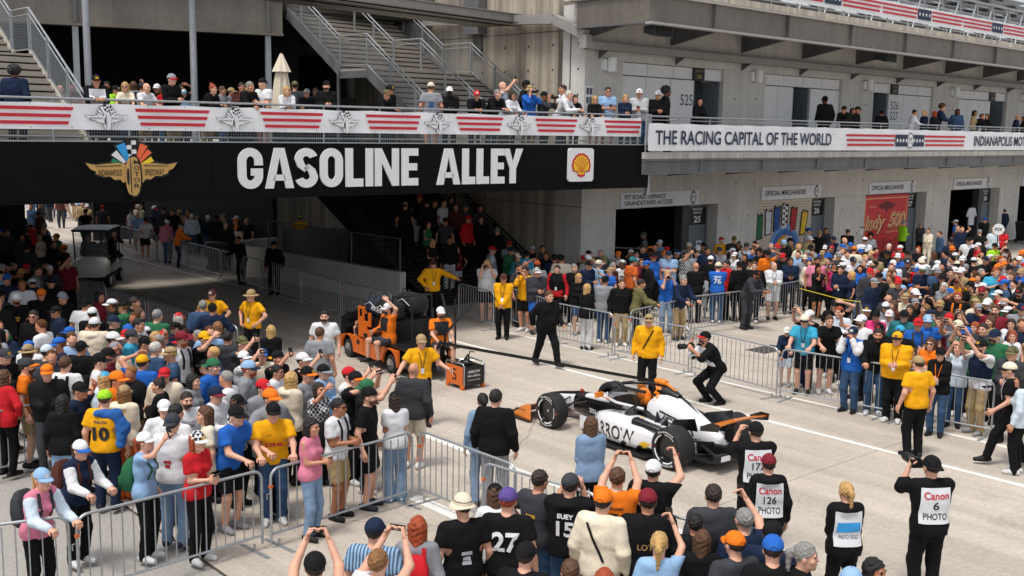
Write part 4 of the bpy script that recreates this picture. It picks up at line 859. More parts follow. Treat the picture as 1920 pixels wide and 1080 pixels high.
CG = mat('tinted_screen', '#15181c', .05, alpha=.45); YEL = mat('bowtie_yellow', '#e8b71a', .4); TRED = mat('tyre_red', '#c23a2a', .6)
car = empty('race_car', Matrix.Translation((2.33, 18.66, 0)) @ Matrix.Rotation(radians(128.7), 4, 'Z') @ Matrix.Scale(.985, 4))
tag(car, 'white black and orange open wheel race car number 5 on the concrete', 'race car')
def cpart(name, fn, m, parent=None, smooth=None):
    q = MB(); fn(q); o = q.build(name, m, parent or car)
    if smooth: autosmooth(o, smooth)
    return o
nose = cpart('nose', lambda q: q.loft([ring_se(*s) for s in ((2.66, 0, .05, .23, .29), (2.5, 0, .085, .20, .36), (2.2, 0, .11, .18, .44), (1.9, 0, .14, .17, .50), (1.62, 0, .17, .16, .56))]), CW, smooth=50)
cpart('nose_top', lambda q: q.loft([ring_se(x, 0, hw*.72, zt-.05, zt+.012, 3) for x, hw, zt in ((2.45, .08, .375), (2.2, .11, .44), (1.9, .14, .50), (1.62, .17, .56))]), CK, smooth=50)
tub = cpart('monocoque', lambda q: q.loft([ring_se(*s) for s in ((1.619, 0, .17, .16, .56), (1.2, 0, .22, .12, .62), (.8, 0, .27, .08, .67), (.45, 0, .33, .06, .69, 3), (.1, 0, .36, .05, .68, 3.5), (-.4, 0, .36, .05, .70, 3.5), (-.7, 0, .3, .05, .66, 3.5))]), CK, smooth=50)
cpart('bulkhead_trim', lambda q: q.loft([ring_se(x, 0, hw+.006, zt-.14, zt+.01, 3) for x, hw, zt in ((1.3, .16, .60), (1.0, .2, .645), (.7, .24, .682), (.55, .26, .69))]), CW, smooth=50)
pods = []
for sy in (1, -1):
    st = ((.62, .36, .50, .14, .40), (.52, .33, .64, .11, .50), (.3, .3, .77, .09, .565), (0, .28, .84, .08, .60), (-.4, .26, .85, .08, .60), (-.8, .22, .80, .08, .55), (-1.1, .18, .66, .08, .47), (-1.35, .14, .46, .09, .38), (-1.5, .12, .3, .1, .32))
    pods.append(cpart('sidepod', lambda q: q.loft([ring_se(x, sy*(a+b)/2, (b-a)/2, zb, zt, 3.2) for x, a, b, zb, zt in st]), CW, smooth=50))
    cpart('inlet', lambda q: q.loft([ring_se(.635, sy*.46, .10, .18, .40, 4), ring_se(.56, sy*.46, .08, .2, .38, 4)]), CK)
    cpart('inlet_duct', lambda q: q.lathe([(.0, 0), (.10, 0), (.135, .07), (.115, .09), (.09, .02)], 20, M=Matrix.Translation((-.28, sy*.47, .62)) @ Matrix.Rotation(-sy*.5, 4, 'X') @ Matrix.Rotation(.5, 4, 'Y')), CK, smooth=40)
    cpart('pod_cooling_vent', lambda q: q.loft([ring_se(-.55, sy*.68, .10, .5, .64, 3), ring_se(-1.02, sy*.62, .08, .47, .58, 3), ring_se(-1.25, sy*.55, .05, .42, .5, 3)]), CK, smooth=50)
    cpart('bargeboard', lambda q: q.rng(.55, 1.05, sy*.5, sy*.52, .08, .3), CW)
    cpart('mirror', lambda q: q.box((.52, sy*.55, .80), (.06, .17, .09)), CO); cpart('mirror_stalk', lambda q: q.tube([(.5, sy*.3, .68), (.52, sy*.52, .77)], .012, 6), CO)
    cpart('floor_edge', lambda q: q.add([(.95, sy*.55, .05), (.5, sy*.90, .05), (-1.0, sy*.90, .05), (-1.1, sy*.6, .05), (.95, sy*.55, .075), (.5, sy*.90, .075), (-1.0, sy*.90, .075), (-1.1, sy*.6, .075)], [(0, 1, 2, 3), (7, 6, 5, 4), (0, 4, 5, 1), (1, 5, 6, 2), (2, 6, 7, 3), (3, 7, 4, 0)]), CARB)
    cpart('rear_winglet', lambda q: q.add([(-1.05, sy*.36, .52), (-1.75, sy*.42, .62), (-1.72, sy*.47, .84), (-1.2, sy*.4, .70), (-1.05, sy*.38, .52), (-1.75, sy*.445, .62), (-1.72, sy*.495, .84), (-1.2, sy*.42, .70)], [(0, 1, 2, 3), (7, 6, 5, 4), (0, 4, 5, 1), (1, 5, 6, 2), (2, 6, 7, 3), (3, 7, 4, 0)]), CK)
cover = cpart('engine_cover', lambda q: q.loft([ring_se(*s) for s in ((-.40, 0, .25, .5, .86, 2.6), (-.55, 0, .27, .4, 1.0, 2.3), (-.75, 0, .27, .3, 1.02, 2.2), (-1.0, 0, .25, .28, .95, 2.2), (-1.3, 0, .21, .26, .82, 2.2), (-1.6, 0, .16, .25, .68, 2.2), (-1.9, 0, .10, .25, .54, 2.2), (-2.05, 0, .07, .28, .48, 2.2))]), CW, smooth=50)
hoop = cpart('roll_hoop', lambda q: q.loft([ring_se(-.36, 0, .12, .72, 1.08, 3), ring_se(-.45, 0, .145, .7, 1.13, 3), ring_se(-.7, 0, .13, .8, 1.11, 3), ring_se(-.95, 0, .06, .86, 1.02, 3)]), CK, smooth=50)
cpart('shark_fin', lambda q: q.add([(-.8, -.008, 1.08), (-.95, -.008, .9), (-1.75, -.008, .55), (-1.15, -.008, .93), (-.8, .008, 1.08), (-.95, .008, .9), (-1.75, .008, .55), (-1.15, .008, .93)], [(0, 1, 2, 3), (7, 6, 5, 4), (0, 4, 5, 1), (1, 5, 6, 2), (2, 6, 7, 3), (3, 7, 4, 0)]), CK)
cpart('camera_pod', lambda q: q.loft([ring_se(-.38, 0, .07, 1.13, 1.21, 3), ring_se(-.52, 0, .075, 1.12, 1.22, 3), ring_se(-.62, 0, .05, 1.12, 1.2, 3)]), CO, smooth=50); cpart('antenna_pod', lambda q: q.tube([(-.62, 0, 1.15), (-.85, 0, 1.06)], [.03, .012], 8), CO)
# cockpit and screen
cpart('cockpit_rim', lambda q: q.loft([[(x*1.0, y, .695) for x, y in [( .5, .2), (.5, -.2), (.1, -.29), (-.36, -.27), (-.36, .27), (.1, .29)]], [(x, y, .725) for x, y in [(.47, .17), (.47, -.17), (.1, -.26), (-.34, -.25), (-.34, .25), (.1, .26)]]]), CK)
rim = [(-.40, .30, 1.0), (-.1, .335, .99), (.2, .3, .97), (.4, .19, .955), (.47, 0, .95), (.4, -.19, .955), (.2, -.3, .97), (-.1, -.335, .99), (-.40, -.30, 1.0)]
base = [(-.40, .34, .70), (-.1, .37, .70), (.25, .37, .69), (.6, .27, .69), (.86, 0, .69), (.6, -.27, .69), (.25, -.37, .69), (-.1, -.37, .70), (-.40, -.34, .70)]
cpart('screen_frame', lambda q: q.tube(rim, .032, 8), CK, smooth=60); cpart('screen_strut', lambda q: q.tube([(.47, 0, .95), (.86, 0, .69)], .02, 6), CK)
cpart('windscreen', lambda q: q.add(base+rim, [(i, i+1, 9+i+1, 9+i) for i in range(8)]), CG, smooth=80)
cpart('screen_base', lambda q: q.tube(base, .025, 6), CW, smooth=60)
cpart('headrest', lambda q: q.loft([ring_se(-.38, 0, .2, .7, .95, 3), ring_se(-.2, 0, .22, .7, .82, 3)]), CO, smooth=50)
# wings
cpart('front_wing', lambda q: q.loft([[(2.62, y, .10), (2.36, y, .12), (2.34, y, .145), (2.62, y, .125)] for y in (-.9, -.3, 0, .3, .9)]), CK)
for i, (x, z) in enumerate(((2.38, .17), (2.2, .25))): cpart('front_flap', lambda q: q.loft([[(x+.1, y, z), (x-.12, y, z+.07), (x-.12, y, z+.085), (x+.1, y, z+.018)] for y in (-.92, -.35, .35, .92)]), CO if i else CK)
for sy in (1, -1):
    cpart('front_endplate', lambda q: q.add([(2.52, sy*.90, .06), (1.96, sy*.95, .06), (1.94, sy*.96, .36), (2.1, sy*.95, .35), (2.52, sy*.90, .10), (2.52, sy*.915, .06), (1.96, sy*.965, .06), (1.94, sy*.975, .36), (2.1, sy*.965, .35), (2.52, sy*.915, .10)], [(0, 1, 2, 3, 4), (9, 8, 7, 6, 5), (0, 5, 6, 1), (1, 6, 7, 2), (2, 7, 8, 3), (3, 8, 9, 4), (4, 9, 5, 0)]), CO)
    cpart('endplate_foot', lambda q: q.rng(1.98, 2.56, sy*.88, sy*.99, .04, .058), CK); cpart('wing_pylon', lambda q: q.rng(2.3, 2.45, sy*.06, sy*.08, .13, .26), CK)
    # barge arms ahead of the wheels
cpart('rear_wing', lambda q: q.loft([[(-1.98, y, .74+.03*(1-(y/.6)**2)), (-2.32, y, .84+.03*(1-(y/.6)**2)), (-2.33, y, .87+.03*(1-(y/.6)**2)), (-2.1, y, .81+.03*(1-(y/.6)**2)), (-1.98, y, .765+.03*(1-(y/.6)**2))] for y in np.linspace(-.62, .62, 9)]), CO, smooth=50)
for sy in (1, -1): cpart('rear_endplate', lambda q: q.add([(-1.98, sy*.62, .72), (-2.36, sy*.62, .78), (-2.38, sy*.62, .90), (-2.2, sy*.62, .90), (-1.98, sy*.62, .80), (-1.98, sy*.635, .72), (-2.36, sy*.635, .78), (-2.38, sy*.635, .90), (-2.2, sy*.635, .90), (-1.98, sy*.635, .80)], [(0, 1, 2, 3, 4), (9, 8, 7, 6, 5), (0, 5, 6, 1), (1, 6, 7, 2), (2, 7, 8, 3), (3, 8, 9, 4), (4, 9, 5, 0)]), CK)
cpart('wing_support', lambda q: q.rng(-2.2, -2.0, -.04, .04, .45, .78), CARB); cpart('gearbox', lambda q: q.loft([ring_se(-1.4, 0, .17, .15, .42, 4), ring_se(-2.0, 0, .12, .18, .4, 4), ring_se(-2.38, 0, .07, .24, .36, 4)]), CARB, smooth=50)
cpart('diffuser', lambda q: q.loft([[(-1.1, y, .05), (-2.1, y, .16), (-2.1, y, .2), (-1.1, y, .08)] for y in (-.5, 0, .5)]), CARB); cpart('rear_bumper', lambda q: q.rng(-2.26, -2.18, -.5, .5, .2, .33), CARB)
cpart('rear_light', lambda q: q.rng(-2.4, -2.385, -.04, .04, .27, .33), TRED); cpart('hybrid_plate', lambda q: q.rng(-2.276, -2.266, .2, .42, .22, .31), CW)
for sy in (1, -1):
    cpart('exhaust', lambda q: q.tube([(-1.35, sy*.3, .4), (-1.7, sy*.33, .44)], .045, 10), CHR); cpart('bumper_strut', lambda q: q.tube([(-1.6, sy*.13, .3), (-2.3, sy*.5, .27)], .03, 6), CARB)
    for (x0, y0, z0, x1, y1, z1) in ((1.75, .14, .45, 1.55, .68, .40), (1.2, .2, .48, 1.5, .68, .40), (1.75, .15, .22, 1.55, .68, .22), (1.15, .2, .16, 1.5, .68, .22), (1.4, .18, .52, 1.48, .68, .26), (-1.3, .16, .45, -1.5, .6, .44), (-1.85, .12, .4, -1.55, .6, .44), (-1.2, .2, .16, -1.5, .6, .22), (-1.9, .12, .2, -1.55, .6, .22)):
        cpart('suspension_arm', lambda q: q.tube([(x0, sy*y0, z0), (x1, sy*y1, z1)], .018, 6), CK)
# wheels
def tyre_prof(r, w): h = w/2; return [(r*.62, -h*.9), (r*.72, -h), (r*.9, -h*.98), (r*.97, -h*.86), (r, -h*.6), (r*1.004, 0), (r, h*.6), (r*.97, h*.86), (r*.9, h*.98), (r*.72, h), (r*.62, h*.9)]
def circ_text(q, body, r, a0, a1, ht, z, bold=.01):
    V, Fs = text_mesh(body, bold); P = []
    for x, y in V: a = radians(a0+(a1-a0)*x); rr = r+(y)*ht; P.append((rr*cos(a), rr*sin(a), z))
    q.add(P, Fs)
for (x, y, r, w) in ((1.525, .80, .333, .29), (1.525, -.80, .333, .29), (-1.525, .765, .352, .38), (-1.525, -.765, .352, .38)):
    sy = 1 if y > 0 else -1
    wh = empty('wheel', Matrix.Translation((x, y, r)) @ (Matrix.Rotation(-pi/2, 4, 'X') if sy > 0 else Matrix.Rotation(pi/2, 4, 'X')), car)
    q = MB(); q.lathe(tyre_prof(r, w), 48); autosmooth(q.build('tyre', RUB, wh), 60)
    q = MB(); h = w/2; q.lathe([(r*.63, -h*.88), (r*.63, h*.86), (r*.58, h*.9), (r*.55, h*.6), (r*.2, h*.45), (.0, h*.5)], 32); autosmooth(q.build('rim', CK, wh), 40)
    q = MB(); q.lathe([(.0, h*.66), (.03, h*.66), (.04, h*.5)], 8); q.build('wheel_nut', CHR, wh)
    q = MB(); q.lathe([(r*.70, h*1.004), (r*.675, h*.985)], 48); 
    for k in range(5):
        q = MB(); n = 10; a0 = k*72+8; V = []
        for i in range(n+1): a = radians(a0+52*i/n); V += [(r*.655*cos(a), r*.655*sin(a), h*.975), (r*.715*cos(a), r*.715*sin(a), h*1.012)]
        q.add(V, [(2*i, 2*i+2, 2*i+3, 2*i+1) for i in range(n)]); q.build('white_band', LETTER, wh)
    for k in range(2): q = MB(); circ_text(q, 'Firestone', r*.77, 125+k*180, 55+k*180, r*.11, h*1.005); q.build('tyre_lettering', LETTER, wh)
    for k in (0, 180): q = MB(); q.lathe([(0, 0), (.018, 0)], 10, M=Matrix.Translation((r*.85*cos(radians(k)), r*.85*sin(radians(k)), h*1.006))); q.build('red_mark', TRED, wh)
# livery lettering on the near side
bv = bvh_of([pods[0], cover, tub, nose, hoop], car)
nd = (0, .9, .45); X = (-1, 0, 0); Z = (0, 0, 1)
proj_text(car, 'pod_lettering', 'ARROW', bv, (.42, .9, .2), X, Z, (0, 1, .12), 1.08, .25, INK, bold=.012)
proj_text(car, 'pod_top_lettering', 'ARROW', bv, (.2, .62, .66), X, (0, -.7, .0), (0, .0, 1), .5, .2, INK, bold=.012)
proj_text(car, 'cover_lettering', 'VELO', bv, (-.66, .4, .56), (-.93, 0, -.16), (0, 0, 1), (0, 1, .4), .85, .2, INK, bold=.005)
proj_quad(car, 'cover_stripe', bv, (-.72, .4, .76), (-.93, 0, -.16), (0, 0, 1), (0, 1, .4), [(0, 0), (.75, 0), (.75, .035), (0, .035)], INK)
proj_text(car, 'year_lettering', '2026', bv, (1.1, .3, .30), X, Z, (0, 1, 0), .22, .09, LETTER, bold=.02)
proj_text(car, 'race_number', '5', bv, (-.44, .2, .86), X, Z, (0, 1, .0), .17, .24, CO, bold=.03)
proj_text(car, 'tub_lettering', 'SMARTSTOP', bv, (.15, .4, .60), X, Z, (0, 1, 0), .3, .035, LETTER)
proj_quad(car, 'bowtie', bv, (-.78, .9, .22), X, Z, (0, 1, .1), [(0, 0), (.17, .02), (.17, .07), (0, .05)], YEL); proj_quad(car, 'bowtie', bv, (-.83, .9, .19), X, Z, (0, 1, .1), [(0, 0), (.07, 0), (.07, .11), (0, .11)], YEL, lift=.007)
proj_quad(car, 'livery_flash', bv, (-.62, .9, .1), X, Z, (0, 1, .1), [(0, 0), (.4, 0), (.4, .1), (.15, .13)], CK); proj_quad(car, 'livery_flash', bv, (-.3, .9, .12), X, Z, (0, 1, .1), [(0, 0), (.12, 0), (.2, .09), (.1, .1)], CK)
proj_quad(car, 'pod_decal', bv, (-.42, .55, .75), X, Z, (0, .6, 1), [(0, 0), (.12, 0), (.12, .05), (0, .05)], YEL)
proj_text(car, 'nose_lettering', 'MISSION', bv, (2.1, .2, .34), X, Z, (0, 1, 0), .28, .04, INK)
wt = MB(); text_to(wt, 'ARROW', 0, 0, .7, .09, bold=-.004, M=Matrix.Translation((-2.345, .4, .775)) @ Matrix(((0, 0, -1, 0), (-1, 0, 0, 0), (0, 1, 0, 0), (0, 0, 0, 1)))); wt.build('wing_lettering', INK, car)
et = MB(); text_to(et, 'Gemini', 0, 0, .28, .06, M=Matrix.Translation((2.38, .976, .2)) @ Matrix(((-1, 0, 0, 0), (0, 0, 1, 0), (0, 1, 0, 0), (0, 0, 0, 1)))); et.build('endplate_lettering', INK, car)
cpart('pitot', lambda q: q.rng(1.55, 1.6, -.02, .02, .57, .62), TRED)
# ---- orange tug cart
tug = empty('tug_cart', Matrix.Translation((-2.67, 24.61, 0)) @ Matrix.Rotation(radians(90+35), 4, 'Z')); tag(tug, 'orange and black team tug cart loaded with bags towing the race car', 'utility cart')
def tpart(name, fn, m, sm=None, parent=None):
    q = MB(); fn(q); o = q.build(name, m, parent or tug)
    if sm: autosmooth(o, sm)
    return o
TK = mat('cart_black', '#131416', .4, var=.15, scale=5); TO = mat('cart_orange', '#d9691c', .4, var=.06, scale=4); VIN = mat('black_vinyl', '#1b1c1f', .6, bump=.2, bscale=20)
tpart('chassis', lambda q: q.rng(-1.75, 1.55, -.6, .6, .22, .36), TK)
for sy in (1, -1):
    def side(q):
        xs = [-1.28]+[-.9+.34*cos(radians(180-a)) for a in range(0, 181, 20)]+[1.2+.32*cos(radians(180-a)) for a in range(0, 181, 20)]+[1.58]
        zs = [.26]+[.2+.36*sin(radians(a)) for a in range(0, 181, 20)]+[.2+.36*sin(radians(a)) for a in range(0, 181, 20)]+[.26]
        low = list(zip(xs, zs)); top = [(1.58, .5), (1.2, .58), (-.2, .58), (-1.28, .58)]
        M = Matrix(((1, 0, 0, 0), (0, 0, -1, sy*.66), (0, 1, 0, 0), (0, 0, 0, 1))); q.prism(low+top, -.03, .03, M=M)
    tpart('side_panel', side, TO); tpart('panel_seam', lambda q: q.rng(.35, .365, sy*.692, sy*.696, .3, .64), TK); tpart('vent', lambda q: q.rng(.55, .68, sy*.692, sy*.697, .42, .52), TK)
    for x in (-.9, 1.2):
        wh = empty('wheel', Matrix.Translation((x, sy*.58, .22)) @ Matrix.Rotation(-sy*pi/2, 4, 'X'), tug); q = MB(); q.lathe(tyre_prof(.22, .18), 28); autosmooth(q.build('tyre', RUB, wh)); q = MB(); q.lathe([(.14, -.06), (.14, .085), (.11, .07), (.04, .05), (0, .07)], 20); autosmooth(q.build('rim', CHR, wh))
tpart('front_cowl', lambda q: q.loft([[(1.55, -.62, .2), (1.75, -.6, .3), (1.72, -.58, .9), (1.5, -.58, 1.0), (1.4, -.6, .7)], [(1.55, .62, .2), (1.75, .6, .3), (1.72, .58, .9), (1.5, .58, 1.0), (1.4, .6, .7)]]), TK)
tpart('dashboard', lambda q: q.rng(1.3, 1.5, -.55, .55, .9, 1.05), TK)
tpart('steering_wheel', lambda q: (q.tube([(1.22+.02*cos(a), .28+.17*cos(a), 1.12+.17*sin(a)*.5) for a in np.linspace(0, 2*pi, 17)[:-1]], .016, 6, closed=True), q.tube([(1.4, .28, 1.0), (1.22, .28, 1.12)], .02, 6)), TK)
tpart('seat', lambda q: q.rng(.5, 1.0, -.58, .58, .6, .74), VIN, 30); tpart('seat_back', lambda q: q.rng(.4, .52, -.58, .58, .74, 1.15), VIN)
tpart('rear_box', lambda q: q.rng(-.62, .34, -.6, .6, .66, 1.12), TK)
TM = Matrix(((-1, 0, 0, .60), (0, 0, 1, .665), (0, 1, 0, .62), (0, 0, 0, 1)))
tpart('logo_panel', lambda q: q.prism([(0, 0), (.62, 0), (.62, .22), (.42, .22), (.42, .3), (.62, .3), (.62, .62), (.5, .62), (.5, .4), (.28, .4), (.28, .72), (0, .72)], 0, .03, M=TM), TO)
tpart('logo_cutout', lambda q: q.rng(.08, .2, .5, .66, .031, .034, M=TM), TK); tpart('logo_cutout', lambda q: q.rng(.28, .46, .02, .12, .031, .034, M=TM), TK)
tpart('rear_bed', lambda q: q.rng(-1.75, -.63, -.62, .62, .60, .66), TK); tpart('rear_step', lambda q: q.rng(-1.95, -1.76, -.5, .5, .3, .34), TK)
for (x, y) in ((-.75, .5), (-.75, -.5), (-1.7, .55), (-1.7, -.55)): tpart('roof_post', lambda q: q.tube([(x, y, .6), (x+.02, y, 1.72)], .025, 6), TK)
tpart('grab_rail', lambda q: q.tube([(-.73, .5, 1.7), (-.73, -.5, 1.7)], .025, 6), TK); tpart('strut', lambda q: q.tube([(-1.7, -.55, .66), (-1.1, -.55, 1.75)], .03, 6), TK)
tpart('tow_arm', lambda q: q.tube([(-1.72, .1, .6), (-2.0, .1, .72), (-2.15, .1, .9)], .04, 8), TK)
tpart('boom', lambda q: q.tube([(-1.78, -.2, .5), (-1.85, -.2, 1.0), (-2.25, -.7, 1.72)], .03, 8), TK)
def duffel(x, y, z, L, r, label, col):
    o = tag(empty('helmet_bag', tug.matrix_basis @ Matrix.Translation((x, y, z))), label, 'bag', 'bags piled on the tug cart')
    q = MB(); q.loft([ring_se(-L/2+.0, 0, r*.7, .06, r*1.5, 3), ring_se(-L/2+.06, 0, r, 0, r*1.8, 3), ring_se(L/2-.06, 0, r, 0, r*1.8, 3), ring_se(L/2, 0, r*.7, .06, r*1.5, 3)]); autosmooth(q.build('body', col, o), 50)
    q = MB(); q.tube([(-L*.2, r*1.0, r*1.2), (-L*.2, r*.6, r*2.2), (L*.2, r*.6, r*2.2), (L*.2, r*1.0, r*1.2)], .015, 5); q.build('handle', VIN, o)
    q = MB(); q.tube([(-L*.46, r*1.01, r*.9), (0, r*1.03, r*1.35), (L*.46, r*1.01, r*.9)], .008, 4); q.build('piping', LETTER, o)
    return o
NV = mat('navy_cordura', '#202a3c', .7, bump=.2, bscale=15)
d1 = duffel(.3, .3, 1.13, .62, .24, 'navy helmet bag on the front of the orange tug cart', NV); d2 = duffel(-.3, .34, 1.13, .62, .24, 'black helmet bag with white script in the middle of the tug cart', VIN); d3 = duffel(-.2, -.3, 1.2, .7, .26, 'black bag at the back of the pile on the tug cart', VIN)
for d_, x in ((d1, -.05), (d2, .2)):
    q = MB(); text_to(q, 'Arai', 0, 0, .3, .13, bold=.01, shear=.3, M=Matrix(((-1, 0, 0, x), (0, 0, 1, .252), (0, 1, 0, .15), (0, 0, 0, 1)))); q.build('lettering', LETTER, d_)
# tow strap to the roll hoop
a = tug.matrix_basis @ Vector((-2.1, .1, .86)); b = car.matrix_basis @ Vector((-.40, 0, 1.15)); dv = (b-a); up = Vector((0, 0, 1)); q = MB()
q.loft([[a+Vector((0, 0, .035)), a+Vector((.02, -.02, 0)), a-Vector((0, 0, .035)), a+Vector((-.02, .02, 0))], [b+Vector((0, 0, .028)), b+Vector((.02, -.02, 0)), b-Vector((0, 0, .028)), b+Vector((-.02, .02, 0))]])
tag(q.build('tow_strap', TK), 'long black tow bar stretched from the orange cart to the race car', 'tow bar')
# ---- generator trolley
G0 = at_z(872, 724); gen = empty('starter_trolley', Matrix.Translation(G0) @ Matrix.Rotation(radians(-52), 4, 'Z') @ Matrix.Scale(.88, 4)); tag(gen, 'small orange and black starter trolley number 5 with tubular frame', 'trolley')
def gp(name, fn, m, sm=None):
    q = MB(); fn(q); o = q.build(name, m, gen)
    if sm: autosmooth(o, sm)
    return o
gp('case', lambda q: q.rng(-.35, .35, -.3, .3, .12, .55), TK); gp('side_panel', lambda q: q.rng(-.34, .34, -.318, -.302, .1, .56), TO); gp('end_panel', lambda q: q.rng(.352, .362, -.28, .28, .1, .54), TK)
for y in (-.3, .3):
    gp('frame', lambda q: q.tube([(-.38, y, .12), (-.38, y, .58), (-.33, y, .64), (.33, y, .64), (.38, y, .58), (.38, y, .12)], .018, 8), CHR, 50)
for x in (-.3, .3):
    for y in (-.3, .3): gp('castor', lambda q: q.tube([(x, y-.025, .07), (x, y+.025, .07)], .07, 14), TO)
gp('motor', lambda q: q.sphere((.05, 0, .6), (.18, .15, .1)), TK, 60); gp('hose', lambda q: q.tube([(-.2, .1, .6), (-.1, .15, .75), (.15, 0, .72), (.25, -.1, .62)], .02, 6), TK); gp('pipe', lambda q: q.tube([(-.25, -.1, .58), (-.05, -.12, .68), (.2, .12, .66)], .018, 6), CHR); gp('handle', lambda q: q.tube([(-.15, .2, .62), (-.1, .2, .82), (.08, .2, .84)], .014, 6), TK)
q = MB(); text_to(q, '5', -.09, .2, .18, .28, bold=.0, M=Matrix(((1, 0, 0, 0), (0, 0, -1, -.322), (0, 1, 0, 0), (0, 0, 0, 1)))); q.build('number', INK, gen)
GM = Matrix(((0, 0, 1, .366), (1, 0, 0, 0), (0, 1, 0, 0), (0, 0, 0, 1)))
for body, y, h in (('ARROW', .40, .07), ('McLAREN', .31, .05), ('INDYCAR TEAM', .22, .025)): q = MB(); text_to(q, body, -.18, y, .36, h, bold=.01, M=GM); q.build('lettering', LETTER, gen)
# ---- golf cart under the bridge
G0 = at_z(182, 532); gc = empty('golf_cart', Matrix.Translation(G0) @ Matrix.Rotation(radians(-90+8), 4, 'Z')); tag(gc, 'white golf cart with dark roof and windscreen parked under the bridge', 'golf cart')
def gg(name, fn, m, sm=None, parent=None):
    q = MB(); fn(q); o = q.build(name, m, parent or gc)
    if sm: autosmooth(o, sm)
    return o
GW = mat('cart_white', '#dcdcda', .35, coat=.3)
gg('hood', lambda q: q.loft([ring_se(1.2, 0, .5, .35, .62, 3), ring_se(1.1, 0, .58, .3, .78, 3), ring_se(.7, 0, .6, .3, .95, 3.5), ring_se(.45, 0, .58, .3, 1.0, 4)]), GW, 50); gg('bumper', lambda q: q.rng(1.12, 1.26, -.55, .55, .26, .38), TK)
gg('floor', lambda q: q.rng(-1.1, .5, -.58, .58, .28, .36), TK); gg('rear_body', lambda q: q.loft([ring_se(-.2, 0, .6, .36, .7, 4), ring_se(-1.15, 0, .58, .36, .72, 4)]), GW, 50); gg('seat', lambda q: q.rng(-.6, 0, -.55, .55, .72, .86), VIN); gg('seat_back', lambda q: q.rng(-.7, -.58, -.55, .55, .86, 1.3), VIN)
gg('roof', lambda q: q.loft([ring_se(.75, 0, .6, 1.84, 1.93, 4), ring_se(-.3, 0, .66, 1.86, 1.97, 4), ring_se(-1.15, 0, .6, 1.84, 1.93, 4)]), TK, 40)
for (x, y, x2) in ((.55, .54, .7), (.55, -.54, .7), (-1.05, .54, -1.05), (-1.05, -.54, -1.05)): gg('roof_post', lambda q: q.tube([(x, y, .9 if x > 0 else .7), (x2, y, 1.86)], .025, 6), TK)
gg('windscreen', lambda q: q.add([(.57, -.52, .98), (.57, .52, .98), (.7, .52, 1.82), (.7, -.52, 1.82)], [(0, 1, 2, 3)]), mat('cart_screen', '#aab4ba', .05, alpha=.25))
for sy in (1, -1):
    gg('headlight', lambda q: q.sphere((1.12, sy*.42, .58), (.07, .1, .06)), mat('lens', '#e8e4d8', .1), 60)
    for x in (.85, -.8):
        wh = empty('wheel', Matrix.Translation((x, sy*.56, .23)) @ Matrix.Rotation(-sy*pi/2, 4, 'X'), gc); q = MB(); q.lathe(tyre_prof(.23, .2), 24); autosmooth(q.build('tyre', RUB, wh)); q = MB(); q.lathe([(.145, -.06), (.145, .09), (.1, .07), (0, .08)], 16); q.build('rim', GW, wh)
gg('steering_wheel', lambda q: q.tube([(.3+.06*sin(a), .28+.17*cos(a), 1.1+.15*sin(a)) for a in np.linspace(0, 2*pi, 17)[:-1]], .015, 6, closed=True), TK)
